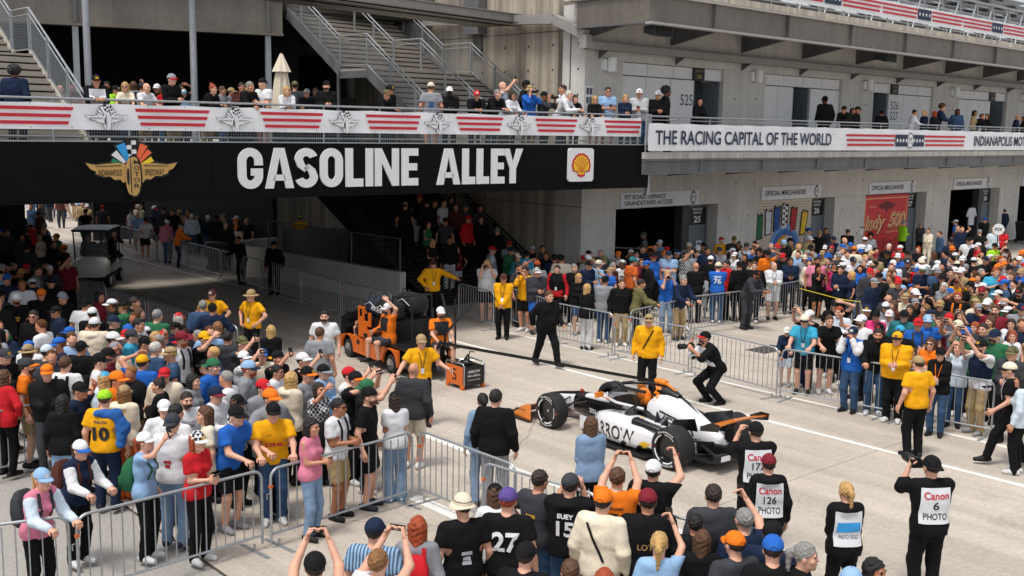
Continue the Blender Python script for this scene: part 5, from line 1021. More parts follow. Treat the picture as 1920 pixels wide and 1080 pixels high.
# ================================================================== people
SKINM = mat('skin', (.5, .3, .2), .55, objcol=True, var=.05, scale=20); EYEM = mat('eye_dark', '#1a1310', .3); LIPM = mat('lip', '#8a4a40', .5)
FAB = mat('cloth', (.5, .5, .5), .9, objcol=True, var=.16, scale=6, bump=.55, bscale=10, spec=.15); HAIRM = mat('hair', (.1, .1, .1), .6, objcol=True, var=.35, scale=45, bump=.5, bscale=120)
LEAM = mat('shoe', (.1, .1, .1), .6, objcol=True, spec=.3); CAPM = mat('cap_cloth', (.1, .1, .1), .85, objcol=True, var=.06, scale=20, spec=.2)
PATM = {'k': pattern_mat('cloth_check', 'check', 22.0), 's': pattern_mat('cloth_stripe', 'stripe', 14.0), 'p': pattern_mat('cloth_plaid', 'plaid', 9.0), 'c': pattern_mat('cloth_camo', 'camo', 16.0)}
def surface_nets(Fd, org, h):
    """Fd: field (<0 inside) on a grid; returns vertices, quads"""
    s = Fd < 0; nx, ny, nz = Fd.shape
    idx = np.zeros((nx-1, ny-1, nz-1), bool); cnt = np.zeros((nx-1, ny-1, nz-1), np.int8)
    for a in (0, 1):
        for b in (0, 1):
            for c in (0, 1): cnt += s[a:nx-1+a, b:ny-1+b, c:nz-1+c]
    act = (cnt > 0) & (cnt < 8); ids = -np.ones(act.shape, np.int64); I, J, K_ = np.nonzero(act); N = len(I); ids[I, J, K_] = np.arange(N)
    acc = np.zeros((N, 3)); num = np.zeros(N); cor = [(a, b, c) for a in (0, 1) for b in (0, 1) for c in (0, 1)]
    for p in cor:
        for ax in range(3):
            if p[ax]: continue
            r = list(p); r[ax] = 1; f0 = Fd[I+p[0], J+p[1], K_+p[2]]; f1 = Fd[I+r[0], J+r[1], K_+r[2]]; m = (f0 < 0) != (f1 < 0)
            t = np.where(m, f0/np.where(m, f0-f1, 1), 0); q = np.repeat(np.array(p, float)[None], N, 0); q[:, ax] += t; acc[m] += q[m]; num[m] += 1
    V = (acc/num[:, None]+np.stack([I, J, K_], 1))*h+org; Q = []
    for ax in range(3):
        sl0 = [slice(None)]*3; sl1 = [slice(None)]*3; sl0[ax] = slice(0, -1); sl1[ax] = slice(1, None)
        d = s[tuple(sl0)] != s[tuple(sl1)]; E_ = np.argwhere(d); b1, b2 = [(1, 2), (2, 0), (0, 1)][ax]
        ok = (E_[:, b1] > 0) & (E_[:, b2] > 0) & (E_[:, b1] < Fd.shape[b1]-1) & (E_[:, b2] < Fd.shape[b2]-1); E_ = E_[ok]
        def off(e, o1, o2): e = e.copy(); e[:, b1] -= o1; e[:, b2] -= o2; return ids[e[:, 0], e[:, 1], e[:, 2]]
        q = np.stack([off(E_, 1, 1), off(E_, 0, 1), off(E_, 0, 0), off(E_, 1, 0)], 1); fl = ~s[E_[:, 0], E_[:, 1], E_[:, 2]]; q[fl] = q[fl][:, ::-1]; Q.append(q)
    return V, np.concatenate(Q)
class Field:
    def __init__(s, lo, hi, h):
        s.lo = np.array(lo, float); s.h = h; s.n = np.ceil((np.array(hi)-s.lo)/h).astype(int)+1; s.F = np.full(s.n, .2)
        s.ax = [s.lo[i]+np.arange(s.n[i])*h for i in range(3)]
    def win(s, lo, hi):
        a = np.clip(np.floor((np.array(lo)-s.lo)/s.h).astype(int), 0, s.n-1); b = np.clip(np.ceil((np.array(hi)-s.lo)/s.h).astype(int)+1, 1, s.n)
        sl = tuple(slice(a[i], max(b[i], a[i]+1)) for i in range(3)); g = np.meshgrid(*[s.ax[i][sl[i]] for i in range(3)], indexing='ij', sparse=True); return sl, g
    def smin(s, sl, d, k):
        f = s.F[sl]; hh = np.clip(.5+.5*(f-d)/k, 0, 1); s.F[sl] = f*(1-hh)+d*hh-k*hh*(1-hh)
    def cone(s, a, b, ra, rb, k=.03, sc=(1, 1, 1)):
        a = np.array(a, float); b = np.array(b, float); R = max(ra, rb)/min(sc)+.06; sl, (X, Y, Z) = s.win(np.minimum(a, b)-R, np.maximum(a, b)+R); sc = np.array(sc)
        d = (b-a)*sc; L2 = max(d @ d, 1e-9); px, py, pz = (X-a[0])*sc[0], (Y-a[1])*sc[1], (Z-a[2])*sc[2]
        t = np.clip((px*d[0]+py*d[1]+pz*d[2])/L2, 0, 1); dist = np.sqrt((px-t*d[0])**2+(py-t*d[1])**2+(pz-t*d[2])**2)-(ra+(rb-ra)*t); s.smin(sl, dist, k); return s
    def ell(s, c, r, k=.02, sub=False):
        c = np.array(c, float); r = np.array(r, float); sl, (X, Y, Z) = s.win(c-r-.05, c+r+.05)
        q = np.sqrt(((X-c[0])/r[0])**2+((Y-c[1])/r[1])**2+((Z-c[2])/r[2])**2); d = (q-1)*r.min()
        if sub: f = s.F[sl]; hh = np.clip(.5-.5*(f+d)/k, 0, 1); s.F[sl] = f*(1-hh)+(-d)*hh+k*hh*(1-hh)
        else: s.smin(sl, d, k)
        return s
    def clip(s, n, o):
        """keep the half space (p-o).n <= 0"""
        X, Y, Z = np.meshgrid(*s.ax, indexing='ij', sparse=True); s.F = np.maximum(s.F, (X-o[0])*n[0]+(Y-o[1])*n[1]+(Z-o[2])*n[2]); return s
    def noise(s, amp, f):
        X, Y, Z = np.meshgrid(*s.ax, indexing='ij', sparse=True)
        s.F = s.F+amp*(np.sin(X*f+1.3*np.sin(Z*f*.7))*np.sin(Y*f*1.1+.5)*np.sin(Z*f*.9+X*3)+.6*np.sin(Z*f*1.9+Y*f*.8+2*np.sin(X*f*.6))); return s
    def mesh(s): return surface_nets(s.F, s.lo, s.h)
def mesh_from(name, parts, mats):
    """parts: list of (V, Q, material index)"""
    V = []; Fs = []; mi = []; n = 0
    for v, q, m in parts:
        V.append(np.asarray(v, float)); q = [tuple(int(i)+n for i in f) for f in q]; Fs += q; mi += [m]*len(q); n += len(v)
    me = bpy.data.meshes.new(name); me.from_pydata([tuple(p) for p in np.concatenate(V)], [], Fs)
    for m in mats: me.materials.append(m)
    me.polygons.foreach_set('material_index', mi); me.polygons.foreach_set('use_smooth', [True]*len(Fs)); me.update(); return me
# ---- head pieces, built once in head space (origin mid skull, facing -Y)
def head_geo(h=.0092):
    f = Field((-.11, -.15, -.17), (.11, .13, .15), h)
    f.ell((0, .012, .035), (.074, .094, .09), .02).ell((0, -.018, -.03), (.06, .073, .085), .03).ell((0, -.045, -.078), (.043, .046, .036), .025)
    f.cone((-.04, -.079, .03), (.04, -.079, .03), .012, .012, .012).cone((0, -.088, .018), (0, -.106, -.022), .009, .0145, .012)
    for sx in (1, -1): f.ell((sx*.042, -.06, -.022), (.026, .026, .024), .02); f.ell((sx*.031, -.097, .012), (.017, .016, .012), .01, True); f.ell((sx*.077, .012, -.006), (.011, .024, .032), .008)
    f.cone((-.016, -.09, -.056), (.016, -.09, -.056), .0095, .0095, .008).ell((0, -.077, -.098), (.022, .018, .016), .015)
    f.cone((0, .02, -.06), (0, .035, -.16), .056, .058, .03)
    return f.mesh()
HEADV, HEADQ = head_geo()
def sph_geo(c, r, nu=8, nv=6): q = MB(); q.sphere(c, r, nu, nv); return np.array(q.v), q.f
def box_geo(c, d): q = MB(); q.box(c, d); return np.array(q.v), q.f
HEAD_PARTS = [(HEADV, HEADQ, 0)]
for sx in (1, -1):
    HEAD_PARTS += [(*sph_geo((sx*.031, -.081, .012), (.0125, .010, .0085)), 1), (*box_geo((sx*.032, -.092, .033), (.034, .008, .007)), 1)]
HEAD_PARTS += [(*box_geo((0, -.0985, -.0565), (.036, .006, .007)), 2)]
HEAD_LO = [(*head_geo(.025), 0)]
def sdf_piece(fn, lo=(-.2, -.2, -.42), hi=(.2, .22, .22), h=.011):
    f = Field(lo, hi, h); fn(f); return f.mesh()
def strands(f):
    X, Y, Z = np.meshgrid(*f.ax, indexing='ij', sparse=True); th = np.arctan2(X, Y-.01); f.F = f.F+.0022*np.sin(th*34+5*np.sin(Z*38)+9*Z)+.0014*np.sin(th*61-Z*70)
def hp(name, fn, m, **k): 
    fn0 = fn
    if m is HAIRM and 'h' not in k: k['h'] = .0085; fn = lambda f: (fn0(f), strands(f))
    V, Q = sdf_piece(fn, **k); return mesh_from(name, [(V, Q, 0)], [m])
def _short(f, g=.011): f.ell((0, .014, .037), (.074+g, .094+g, .09+g), .02).noise(.005, 85).clip((0, -.71/1.226, -1/1.226), (0, 0, .011))
def _long(f):
    _short(f, .013); L = .27
    f.cone((0, .06, .03), (0, .085, -L), .085, .06, .03, (1, 1.3, 1)); [f.cone((sx*.07, .02, .03), (sx*.075, .03, -L*.8), .035, .028, .03) for sx in (1, -1)]; f.noise(.005, 55)
def _tail(f): _short(f); f.cone((0, .1, .05), (0, .15, .02), .03, .034, .02).cone((0, .15, .02), (0, .15, -.2), .034, .014, .02); f.noise(.003, 70)
def _bun(f): _short(f); f.ell((0, .07, .13), (.042, .042, .04), .01); f.noise(.004, 80)
def _afro(f): f.ell((0, .03, .06), (.13, .13, .12), .02); f.noise(.012, 60); f.clip((0, -.71/1.226, -1/1.226), (0, 0, -.02))
def _bob(f):
    _short(f, .014); f.cone((0, .05, .02), (0, .06, -.12), .09, .08, .03, (1, 1.2, 1)); [f.cone((sx*.07, .01, .03), (sx*.078, .0, -.1), .034, .03, .03) for sx in (1, -1)]; f.noise(.004, 60)
def _beard(f): f.ell((0, -.03, -.055), (.063, .075, .075), .02).noise(.004, 80).clip((0, 0, 1), (0, 0, -.038)).clip((0, 1, 0), (0, .005, 0))
HAIR = {'s': hp('hair', _short, HAIRM), 'l': hp('hair', _long, HAIRM), 't': hp('hair', _tail, HAIRM), 'u': hp('hair', _bun, HAIRM), 'a': hp('hair', _afro, HAIRM), 'b': hp('hair', _bob, HAIRM)}
HAIR_LO = {k: hp('hair', f_, HAIRM, h=.034) for k, f_ in dict(s=_short, l=_long, t=_tail, u=_bun, a=_afro, b=_bob).items()}
BEARD = hp('beard', _beard, HAIRM, lo=(-.12, -.16, -.18), hi=(.12, .1, .05))
def _crown(f): f.ell((0, .012, .040), (.094, .114, .108), .02).clip((0, 0, -1), (0, 0, .036))
CROWN = hp('crown', _crown, CAPM, h=.009)
def brim_mesh():
    q = MB(); n = 14; V = []; T = .005
    for lay in (0, 1):
        for i in range(n+1):
            a = radians(195+150*i/n)
            for r in (0, .5, 1):
                x = .088*cos(a)*(1+.03*r); y = .012+.107*sin(a)-r*.085*max(0, -sin(a))**.7; V.append((x, y, .044-.018*r-2.2*x*x*r-lay*T))
    m = 3*(n+1); Fs = []
    for i in range(n):
        for j in range(2): a = i*3+j; Fs += [(a, a+1, a+4, a+3), (m+a, m+a+3, m+a+4, m+a+1)]
        a = i*3+2; Fs.append((a, m+a, m+a+3, a+3))
    q.add(V, Fs); me = q.mesh('brim', CAPM, True); return me
q = MB(); q.add([(.034*cos(radians(a)), .012+.1165*math.sqrt(max(0, 1-(.034*cos(radians(a))/.094)**2))*math.sqrt(max(0, 1-((.004+.03*sin(radians(a)))/.108)**2)), .04+.004+.03*sin(radians(a))) for a in range(0, 181, 15)], [tuple(range(13))]); CAPGAP = q.mesh('cap_opening', EYEM)
q = MB(); q.add([(.032*x, .012-.1175*math.sqrt(max(0, 1-(.032*x/.094)**2))*math.sqrt(max(0, 1-((.03+.022*z)/.108)**2)), .07+.022*z) for x, z in ((-1, -1), (0, -1), (1, -1), (1, 1), (0, 1), (-1, 1))], [(0, 1, 4, 5), (1, 2, 3, 4)]); CAPLOGO = q.mesh('cap_logo', CAPM)
q = MB(); q.sphere((0, .012, .149), (.01, .01, .006), 8, 4); CAPBUT = q.mesh('cap_button', CAPM)
BRIM = brim_mesh(); CROWN_LO = hp('crown', _crown, CAPM, h=.03)
def wide_brim(R, curl):
    q = MB(); n = 28; V = []
    for lay in (0, 1):
        for i in range(n):
            a = 2*pi*i/n
            for r in (0, .5, 1): rr = .088+(R-.088)*r; V.append((rr*cos(a), .012+rr*1.08*sin(a), .05-.02*r-lay*.006+curl*abs(cos(a))**2*r*.06))
    m = 3*n; Fs = []
    for i in range(n):
        for j in range(2): a = i*3+j; b = ((i+1) % n)*3+j; Fs += [(a, a+1, b+1, b), (m+a, m+b, m+b+1, m+a+1)]
        a = i*3+2; b = ((i+1) % n)*3+2; Fs.append((a, m+a, m+b, b))
    q.add(V, Fs); return q.mesh('brim', CAPM, True)
BRIMW, BRIMC, BRIMB = wide_brim(.17, 0), wide_brim(.18, 1.0), wide_brim(.135, -.5)
def _tall(f): f.ell((0, .012, .06), (.092, .112, .11), .02).clip((0, 0, -1), (0, 0, .04)).ell((0, .0, .185), (.02, .09, .035), .01, True)
TALL = hp('crown', _tall, CAPM, h=.009)
q = MB(); q.lathe([(.089, .0), (.09, .03)], 24, M=Matrix.Translation((0, .012, .05)) @ Matrix.Diagonal((1.01, 1.22, 1, 1))); HATBAND = q.mesh('hat_band', CAPM, True)
q = MB(); [q.sphere((sx*.034, -.098, .014), (.026, .010, .018), 10, 6) for sx in (1, -1)]; q.box((0, -.103, .02), (.02, .006, .006)); [q.box((sx*.072, -.045, .02), (.004, .1, .006)) for sx in (1, -1)]; SHADES = q.mesh('sunglasses', mat('shades_black', '#0c0c0e', .15))
# ---- body poses:  wrists in (side, forward, up) relative to the shoulder; ankles absolute
UPA, FOA, THI, SHI = .285, .255, .425, .415
def ik(a, b, l1, l2, pole):
    a, b, pole = np.array(a, float), np.array(b, float), np.array(pole, float); d = b-a; L = np.linalg.norm(d); mx = (l1+l2)*.995
    if L > mx: b = a+d/L*mx; d = b-a; L = mx
    x = (l1*l1-l2*l2+L*L)/(2*L); hgt = math.sqrt(max(l1*l1-x*x, 0)); u = d/L; p = pole-(pole @ u)*u; p = p/(np.linalg.norm(p)+1e-9); return a+u*x+p*hgt, b
#            lean  right wrist          left wrist         extra
POSES = {
 'st': dict(wr=(.10, .03, -.51), wl=(.10, .05, -.51)),
 'fo': dict(wr=(-.12, .26, -.26), wl=(-.12, .26, -.26)),                     # both hands in front, phone or cup
 'cl': dict(wr=(-.16, .20, -.46), wl=(-.16, .20, -.46)),                     # hands clasped low
 'up': dict(wr=(-.09, .38, .31), wl=(-.09, .38, .31), head=-.12, pole=(.5, .2, -.8)),            # phone high in both hands
 'on': dict(wr=(-.02, .38, .30), wl=(.05, .05, -.50), head=-.12),            # phone high in one hand
 'ey': dict(wr=(-.10, .22, .13), wl=(-.06, .30, .12)),                       # camera at the eye
 'ra': dict(lean=.22, wr=(.02, .38, -.30), wl=(.02, .38, -.30)),             # hands on a rail
 'le': dict(lean=.5, wr=(-.10, .36, -.22), wl=(-.10, .36, -.22), head=-.15), # forearms on a rail
 'hi': dict(wr=(.05, .10, -.40), wl=(.05, .10, -.40), pole=(1.0, -.5, 0)),   # hands on hips
 'wa': dict(lean=.06, wr=(.05, -.20, -.46), wl=(.05, .22, -.44), ar=(.09, -.30, .09), al=(.09, .32, .10)),
 'cr': dict(wr=(-.12, .20, -.17), wl=(-.12, .22, -.20), pole=(.6, -.2, -.4)),   # arms folded
 'ph': dict(lean=.5, hipz=.72, wr=(-.10, .30, .02), wl=(-.06, .38, .0), ar=(.13, .08, .08), al=(.13, -.06, .08), head=-.3),   # bent knees, camera
 'sq': dict(lean=.4, hipz=.38, wr=(-.10, .28, .06), wl=(-.06, .36, .05), ar=(.16, .20, .08), al=(.16, -.12, .1), head=-.2),
 'si': dict(hipz=.52, wr=(-.02, .34, -.36), wl=(.02, .34, -.38), ar=(.16, .42, .08), al=(.16, .46, .08)),
 'sg': dict(hipz=.52, wr=(-.06, .32, -.30), wl=(.04, .14, .42), ar=(.2, .42, .08), al=(.16, .34, .08)),   # seated, one hand up on a post
 'sp': dict(wr=(.30, .22, -.36), wl=(.26, .28, -.30)),                       # arms spread low
 'po': dict(wr=(.05, .10, -.40), wl=(.42, .18, -.20), pole=(.7, -.5, -.4)),  # one arm out, one on the hip
 'wv': dict(wr=(.06, .04, -.52), wl=(-.02, .16, .30)),                       # hand to the face
}
BUILD = {'m': dict(sh=.185, ch=.118, wa=.110, hp=.112, arm=1.1, leg=1.04), 'f': dict(sh=.158, ch=.104, wa=.088, hp=.118, arm=.93, leg=.98), 'h': dict(sh=.20, ch=.142, wa=.152, hp=.140, arm=1.14, leg=1.12)}
_SK = {}
def skeleton(pose, build):
    k = (pose, build)
    if k in _SK: return _SK[k]
    P = POSES[pose]; B = BUILD[build]; hz = P.get('hipz', .93); lean = P.get('lean', 0.); R = lambda y, z: (y*cos(lean)-(z)*sin(lean)*1.0, z*cos(lean)+y*sin(lean))
    def T(x, y, z):                      # torso point given relative to the hips; forward is -Y
        yy = -sin(lean)*z+cos(lean)*y; zz = cos(lean)*z+sin(lean)*y; return np.array([x, yy, hz+zz])
    hipback = .10*lean/.5 if lean > .1 else 0
    J = dict(T=T, lean=lean, hz=hz)
    for s, sx in (('r', -1), ('l', 1)):
        sh = T(sx*B['sh'], 0, .485); w = P['w'+s]; wr = sh+np.array([sx*w[0], -w[1], w[2]]); pole = P.get('pole', (.35, -.55, -.8)); pl = np.array([sx*pole[0], -pole[1], pole[2]])
        el, wr = ik(sh, wr, UPA, FOA, pl); hip = np.array([sx*.088, 0, hz-.02]); an = P.get('a'+s, (.10, -.0, .08)); ank = np.array([sx*an[0], -an[1], an[2]]); kn, ank = ik(hip, ank, THI, SHI, np.array([sx*.25, -1., .1]))
        J[s] = dict(sh=sh, el=el, wr=wr, hip=hip, kn=kn, ank=ank, sx=sx)
    hp_ = P.get('head', 0.); hc = T(0, -.01, .485)+np.array([0, -.025-.10*sin(lean)*.6, .195-.03*lean]); ht = lean*.3+hp_*1.0
    J['head'] = Matrix.Translation(hc) @ Matrix.Rotation(ht, 4, 'X'); _SK[k] = J; return J
def torso_prims(f, J, B, g, skirt=False):
    T = J['T']; k = .06; fy = (1, 1.12, 1)
    f.cone(T(-B['sh']+.035, 0, .475), T(B['sh']-.035, 0, .475), .058+g, .058+g, .04); f.cone(T(-.085, 0, .37), T(.085, 0, .37), B['ch']+g, B['ch']+g, k, fy); f.cone(T(-.07, 0, .27), T(.07, 0, .27), B['ch']*.97+g, B['ch']*.97+g, k, fy)
    f.cone(T(-.06, 0, .15), T(.06, 0, .15), B['wa']+g, B['wa']+g, k, fy); f.cone(T(-.075, .01, .0), T(.075, .01, .0), B['hp']+g, B['hp']+g, k, fy); f.cone(T(-.075, .02, .485), T(.075, .02, .485), .06+g*.8, .06+g*.8, .05)
    if B['sh'] < .17: [f.ell(T(sx*.07, -.085, .335), (.06+g, .055+g, .055+g), .03) for sx in (1, -1)]
    if B['wa'] > .14: f.ell(T(0, -.06, .12), (.16+g, .13+g, .14+g), .05)
def bounds(J, m=.25):
    P = np.array([J[s][k] for s in 'rl' for k in ('sh', 'el', 'wr', 'hip', 'kn', 'ank')]+[list(J['head'].translation)]); return P.min(0)-m, P.max(0)+m
def hand_geo(J, s, pose):
    """palm, four fingers and a thumb, in world-of-body space"""
    a = J[s]; d = a['wr']-a['el']; d /= np.linalg.norm(d); sx = a['sx']
    grip = pose in ('up', 'on', 'ey', 'fo', 'ra', 'ph', 'sq', 'le'); inn = np.array([-sx, 0, 0.]) if not pose in ('ra', 'le') else np.array([0, 0, -1.])
    n = inn-(inn @ d)*d; n /= np.linalg.norm(n); w_ = np.cross(d, n)
    if pose in ('ra', 'le') : d2 = d.copy()
    q = MB(); W0 = a['wr']; c = W0+d*.045
    rings = []
    for t, hw, th in ((-.02, .025, .02), (.02, .034, .018), (.06, .041, .015), (.088, .04, .012)):
        o = W0+d*t; rings.append([tuple(o+w_*hw*cos(2*pi*i/10)+n*th*sin(2*pi*i/10)) for i in range(10)])
    q.loft(rings); cu = .62 if grip else .32
    for i, L in enumerate((.066, .075, .07, .055)):
        o = W0+d*.083+w_*(-.030+.020*i); pts = [o-d*.01]; ang = cu*.5
        for seg in (.45, .32, .23): ang += cu*(1 if grip else .8); pts.append(pts[-1]+(d*cos(ang)+n*sin(ang))*L*seg*1.1)
        q.tube(pts, [.0095, .009, .0082, .0062], 6)
    tb = W0+d*.025-w_*.03*np.sign(1); thd = (d*.7-w_*.6+n*.35); thd /= np.linalg.norm(thd); th2 = (d*.85-w_*.15+n*.5); th2 /= np.linalg.norm(th2)
    q.tube([tb, tb+thd*.035, tb+thd*.035+th2*.03], [.013, .011, .008], 6)
    return (np.array(q.v)-W0)*1.15+W0, q.f
_ME = {}
def limb(f, a, b, c, ra, rb, rc, k=.025): f.cone(a, b, ra, rb, k); f.cone(b, c, rb, rc, k)
def person_mesh(kind, pose, build, var='', lo_=False):
    key = (kind, pose, build, var, lo_)
    if key in _ME: return _ME[key]
    J = skeleton(pose, build); B = BUILD[build]; lo, hi = bounds(J); ar = B['arm']; lg = B['leg']; T = J['T']; up = np.array([0, -sin(J['lean']), cos(J['lean'])])
    if kind == 'body':
        f = Field(lo, hi, .023 if not lo_ else .044)
        if not lo_: torso_prims(f, J, B, 0)
        for s in 'rl':
            a = J[s]; limb(f, a['sh'], a['el'], a['wr'], .052*ar, .039*ar, .028*ar); 
            if not lo_ or var == 's': limb(f, a['hip'], a['kn'], a['ank'], .084*lg, .058*lg, .042*lg, .03)
        hm = np.array(J['head']); nk = hm[:3, :3] @ np.array([0, .03, -.1])+hm[:3, 3]; f.cone(T(0, .015, .50), nk, .062, .054, .03)
        V, Q = f.mesh(); parts = [(V, Q, 0)]
        for v, q_, m in (HEAD_PARTS if not lo_ else HEAD_LO): parts.append(((hm[:3, :3] @ np.asarray(v).T).T+hm[:3, 3], q_, m))
        for s in ('rl' if not lo_ else ''): parts.append((*hand_geo(J, s, pose), 0))
        me = mesh_from('body', parts, [SKINM, EYEM, LIPM])
    elif kind == 'top':
        g = {'t': .014, 'j': .024, 'h': .028, 'v': .016}[var]; f = Field(lo, hi, .02 if not lo_ else .052); torso_prims(f, J, B, g)
        if var != 'v':
            for s in 'rl':
                a = J[s]
                if var == 't':
                    e = a['sh']+(a['el']-a['sh'])*.62; f.cone(a['sh'], e, .052*ar+g, .056*ar+g+.004, .025)
                else: w_ = a['el']+(a['wr']-a['el'])*.93; limb(f, a['sh'], a['el'], w_, .053*ar+g, .045*ar+g*.9, .034*ar+g*.6)
        if var == 'h': f.cone(T(-.07, .10, .50), T(.07, .10, .50), .045, .045, .03); f.cone(T(-.09, .05, .52), T(.09, .05, .52), .04, .04, .03)
        if var == 'j': f.cone(T(-.035, .035, .53), T(.035, .035, .53), .045, .045, .02)
        f.cone(T(-.07, .01, .05), T(.07, .01, -.12), B['hp']+g+.002, B['hp']+g+.002, .05, (1, 1.1, 1)); f.cone(T(.07, .01, .05), T(-.07, .01, -.12), B['hp']+g+.002, B['hp']+g+.002, .05, (1, 1.1, 1)); f.noise(.0032 if var != 'h' else .004, 26)
        if var == 't':
            for s in 'rl':
                a = J[s]; d = a['el']-a['sh']; L = np.linalg.norm(d); d /= L
                # flat sleeve hem, only near that sleeve
                e = a['sh']+d*L*.66; sl, (X, Y, Z) = f.win(e-.14, e+.14); dd = (X-e[0])*d[0]+(Y-e[1])*d[1]+(Z-e[2])*d[2]; rr = np.sqrt((X-e[0])**2+(Y-e[1])**2+(Z-e[2])**2); f.F[sl] = np.where(rr < .115, np.maximum(f.F[sl], dd), f.F[sl])
        hem = {'t': -.06, 'j': -.09, 'h': -.07, 'v': -.05}[var]
        # hem only trims the trunk, not hanging sleeves
        X, Y, Z = np.meshgrid(*f.ax, indexing='ij', sparse=True); o = T(0, 0, hem); dd = -((X-o[0])*up[0]+(Y-o[1])*up[1]+(Z-o[2])*up[2]); rad = np.sqrt(X**2+(Y-o[1])**2)
        f.F = np.where((np.abs(X) < .085+B['hp']+g) & (np.abs(Y-o[1]) < .3) & (Z < o[2]+.1), np.maximum(f.F, dd), f.F)
        nz = T(0, -.035, .575); f.clip(up*.9+np.array([0, -.35, .1]), nz)
        V, Q = f.mesh(); me = mesh_from('top', [(V, Q, 0)], [FAB])
    elif kind == 'vest':
        f = Field(lo, hi, .02); torso_prims(f, J, B, .034); f.noise(.003, 26); f.clip(-up, T(0, 0, -.04)); f.clip(up*.9+np.array([0, -.35, .1]), T(0, -.035, .575))
        for s in 'rl': a = J[s]; f.ell(a['sh']+np.array([a['sx']*.045, 0, -.02]), (.07, .11, .13), .02, True)
        V, Q = f.mesh(); me = mesh_from('vest', [(V, Q, 0)], [FAB])
    elif kind == 'sleeve':
        f = Field(lo, hi, .019); a = J[var]; w_ = a['el']+(a['wr']-a['el'])*.94; limb(f, a['sh']+(a['el']-a['sh'])*.2, a['el'], w_, .053*ar+.031, .045*ar+.028, .034*ar+.02); f.noise(.003, 30); V, Q = f.mesh(); me = mesh_from('sleeve', [(V, Q, 0)], [FAB])
    elif kind == 'bottom':
        g = .016 if var != 'w' else .03; f = Field(lo, hi, .023 if not lo_ else .06); f.cone((-.07, .012, J['hz']), (.07, .012, J['hz']), B['hp']+.004, B['hp']+.004, .05, (1, 1.12, 1)); f.cone(T(-.06, 0, .05), T(.06, 0, .05), B['wa']+.003, B['wa']+.003, .05, (1, 1.12, 1))
        for s in 'rl':
            a = J[s]; an = a['ank']+np.array([0, 0, -.02]); limb(f, a['hip'], a['kn'], an if var in 'pw' else a['kn']+(a['ank']-a['kn'])*.05, .088*lg+g, .062*lg+g+(.012 if var == 's' else 0), .046*lg+g*(1.1 if var == 'p' else 1.7), .03)
        f.noise(.0035, 24); f.clip(up, T(0, 0, .05))
        if var == 's':
            for s in 'rl':
                a = J[s]; d = a['kn']-a['hip']; d /= np.linalg.norm(d); e = a['hip']+d*.36; sl, (X, Y, Z) = f.win(e-.16, e+.16); dd = (X-e[0])*d[0]+(Y-e[1])*d[1]+(Z-e[2])*d[2]; rr = np.sqrt((X-e[0])**2+(Y-e[1])**2+(Z-e[2])**2); f.F[sl] = np.where(rr < .15, np.maximum(f.F[sl], dd), f.F[sl])
        V, Q = f.mesh(); me = mesh_from('bottom', [(V, Q, 0)], [FAB])
    elif kind == 'shoe':
        a = J[var]; an = a['ank']; an0 = np.array([an[0], an[1], 0]); dz = max(0, an[2]-.085); yaw = a['sx']*.18; fd = np.array([sin(yaw), -cos(yaw), 0])
        o = np.array([an[0], an[1], dz]); f = Field(o+(-.2, -.26, -.03), o+(.2, .2, .2), .012)
        f.cone(o-fd*.055+(0, 0, .05), o+fd*.05+(0, 0, .052), .043, .047, .03); f.cone(o+fd*.05+(0, 0, .045), o+fd*.155+(0, 0, .035), .047, .038, .03); f.cone(o+(0, 0, .06), o+(0, 0, .12), .045, .042, .03); f.clip((0, 0, -1), o+(0, 0, .004)); f.clip((0, 0, 1), o+(0, 0, .125))
        V, Q = f.mesh(); me = mesh_from('shoe', [(V, Q, 0)], [LEAM])
    _ME[key] = me; return me
_BV = {}
def top_bvh(pose, build, var):
    k = (pose, build, var)
    if k not in _BV:
        me = person_mesh('top', pose, build, var); _BV[k] = BVHTree.FromPolygons([tuple(v.co) for v in me.vertices], [tuple(p.vertices) for p in me.polygons])
    return _BV[k]
COL = dict(K='#151517', W='#dfe0e3', G='#8b8e93', D='#3c3e43', N='#1c2840', B='#2762b8', L='#8fb2d6', R='#c3242c', O='#e8781f', Y='#eca818', E='#2f6a48', T='#a58e68', C='#dccfb8', P='#d98199', V='#5b4a8a', M='#55302a', S='#2f6f74',
           A='#3fa3c6', U='#9fdc2c', J='#37506f', j='#7d96b3', H='#e0417e', Q='#c9d6e2', X='#7a2330', F='#6d6a45', Z='#c7602c', I='#e8dcc4')
SKIN = {'1': '#d8a48a', '2': '#c98f72', '3': '#a86f50', '4': '#6b432f', '5': '#402820'}
HCOL = dict(k='#14110f', d='#2e2119', b='#5a3b24', n='#8a5f36', y='#c79f62', g='#8f8c88', w='#cfcac2', r='#a4461f')
def lin(c): return (*srgb(c), 1)
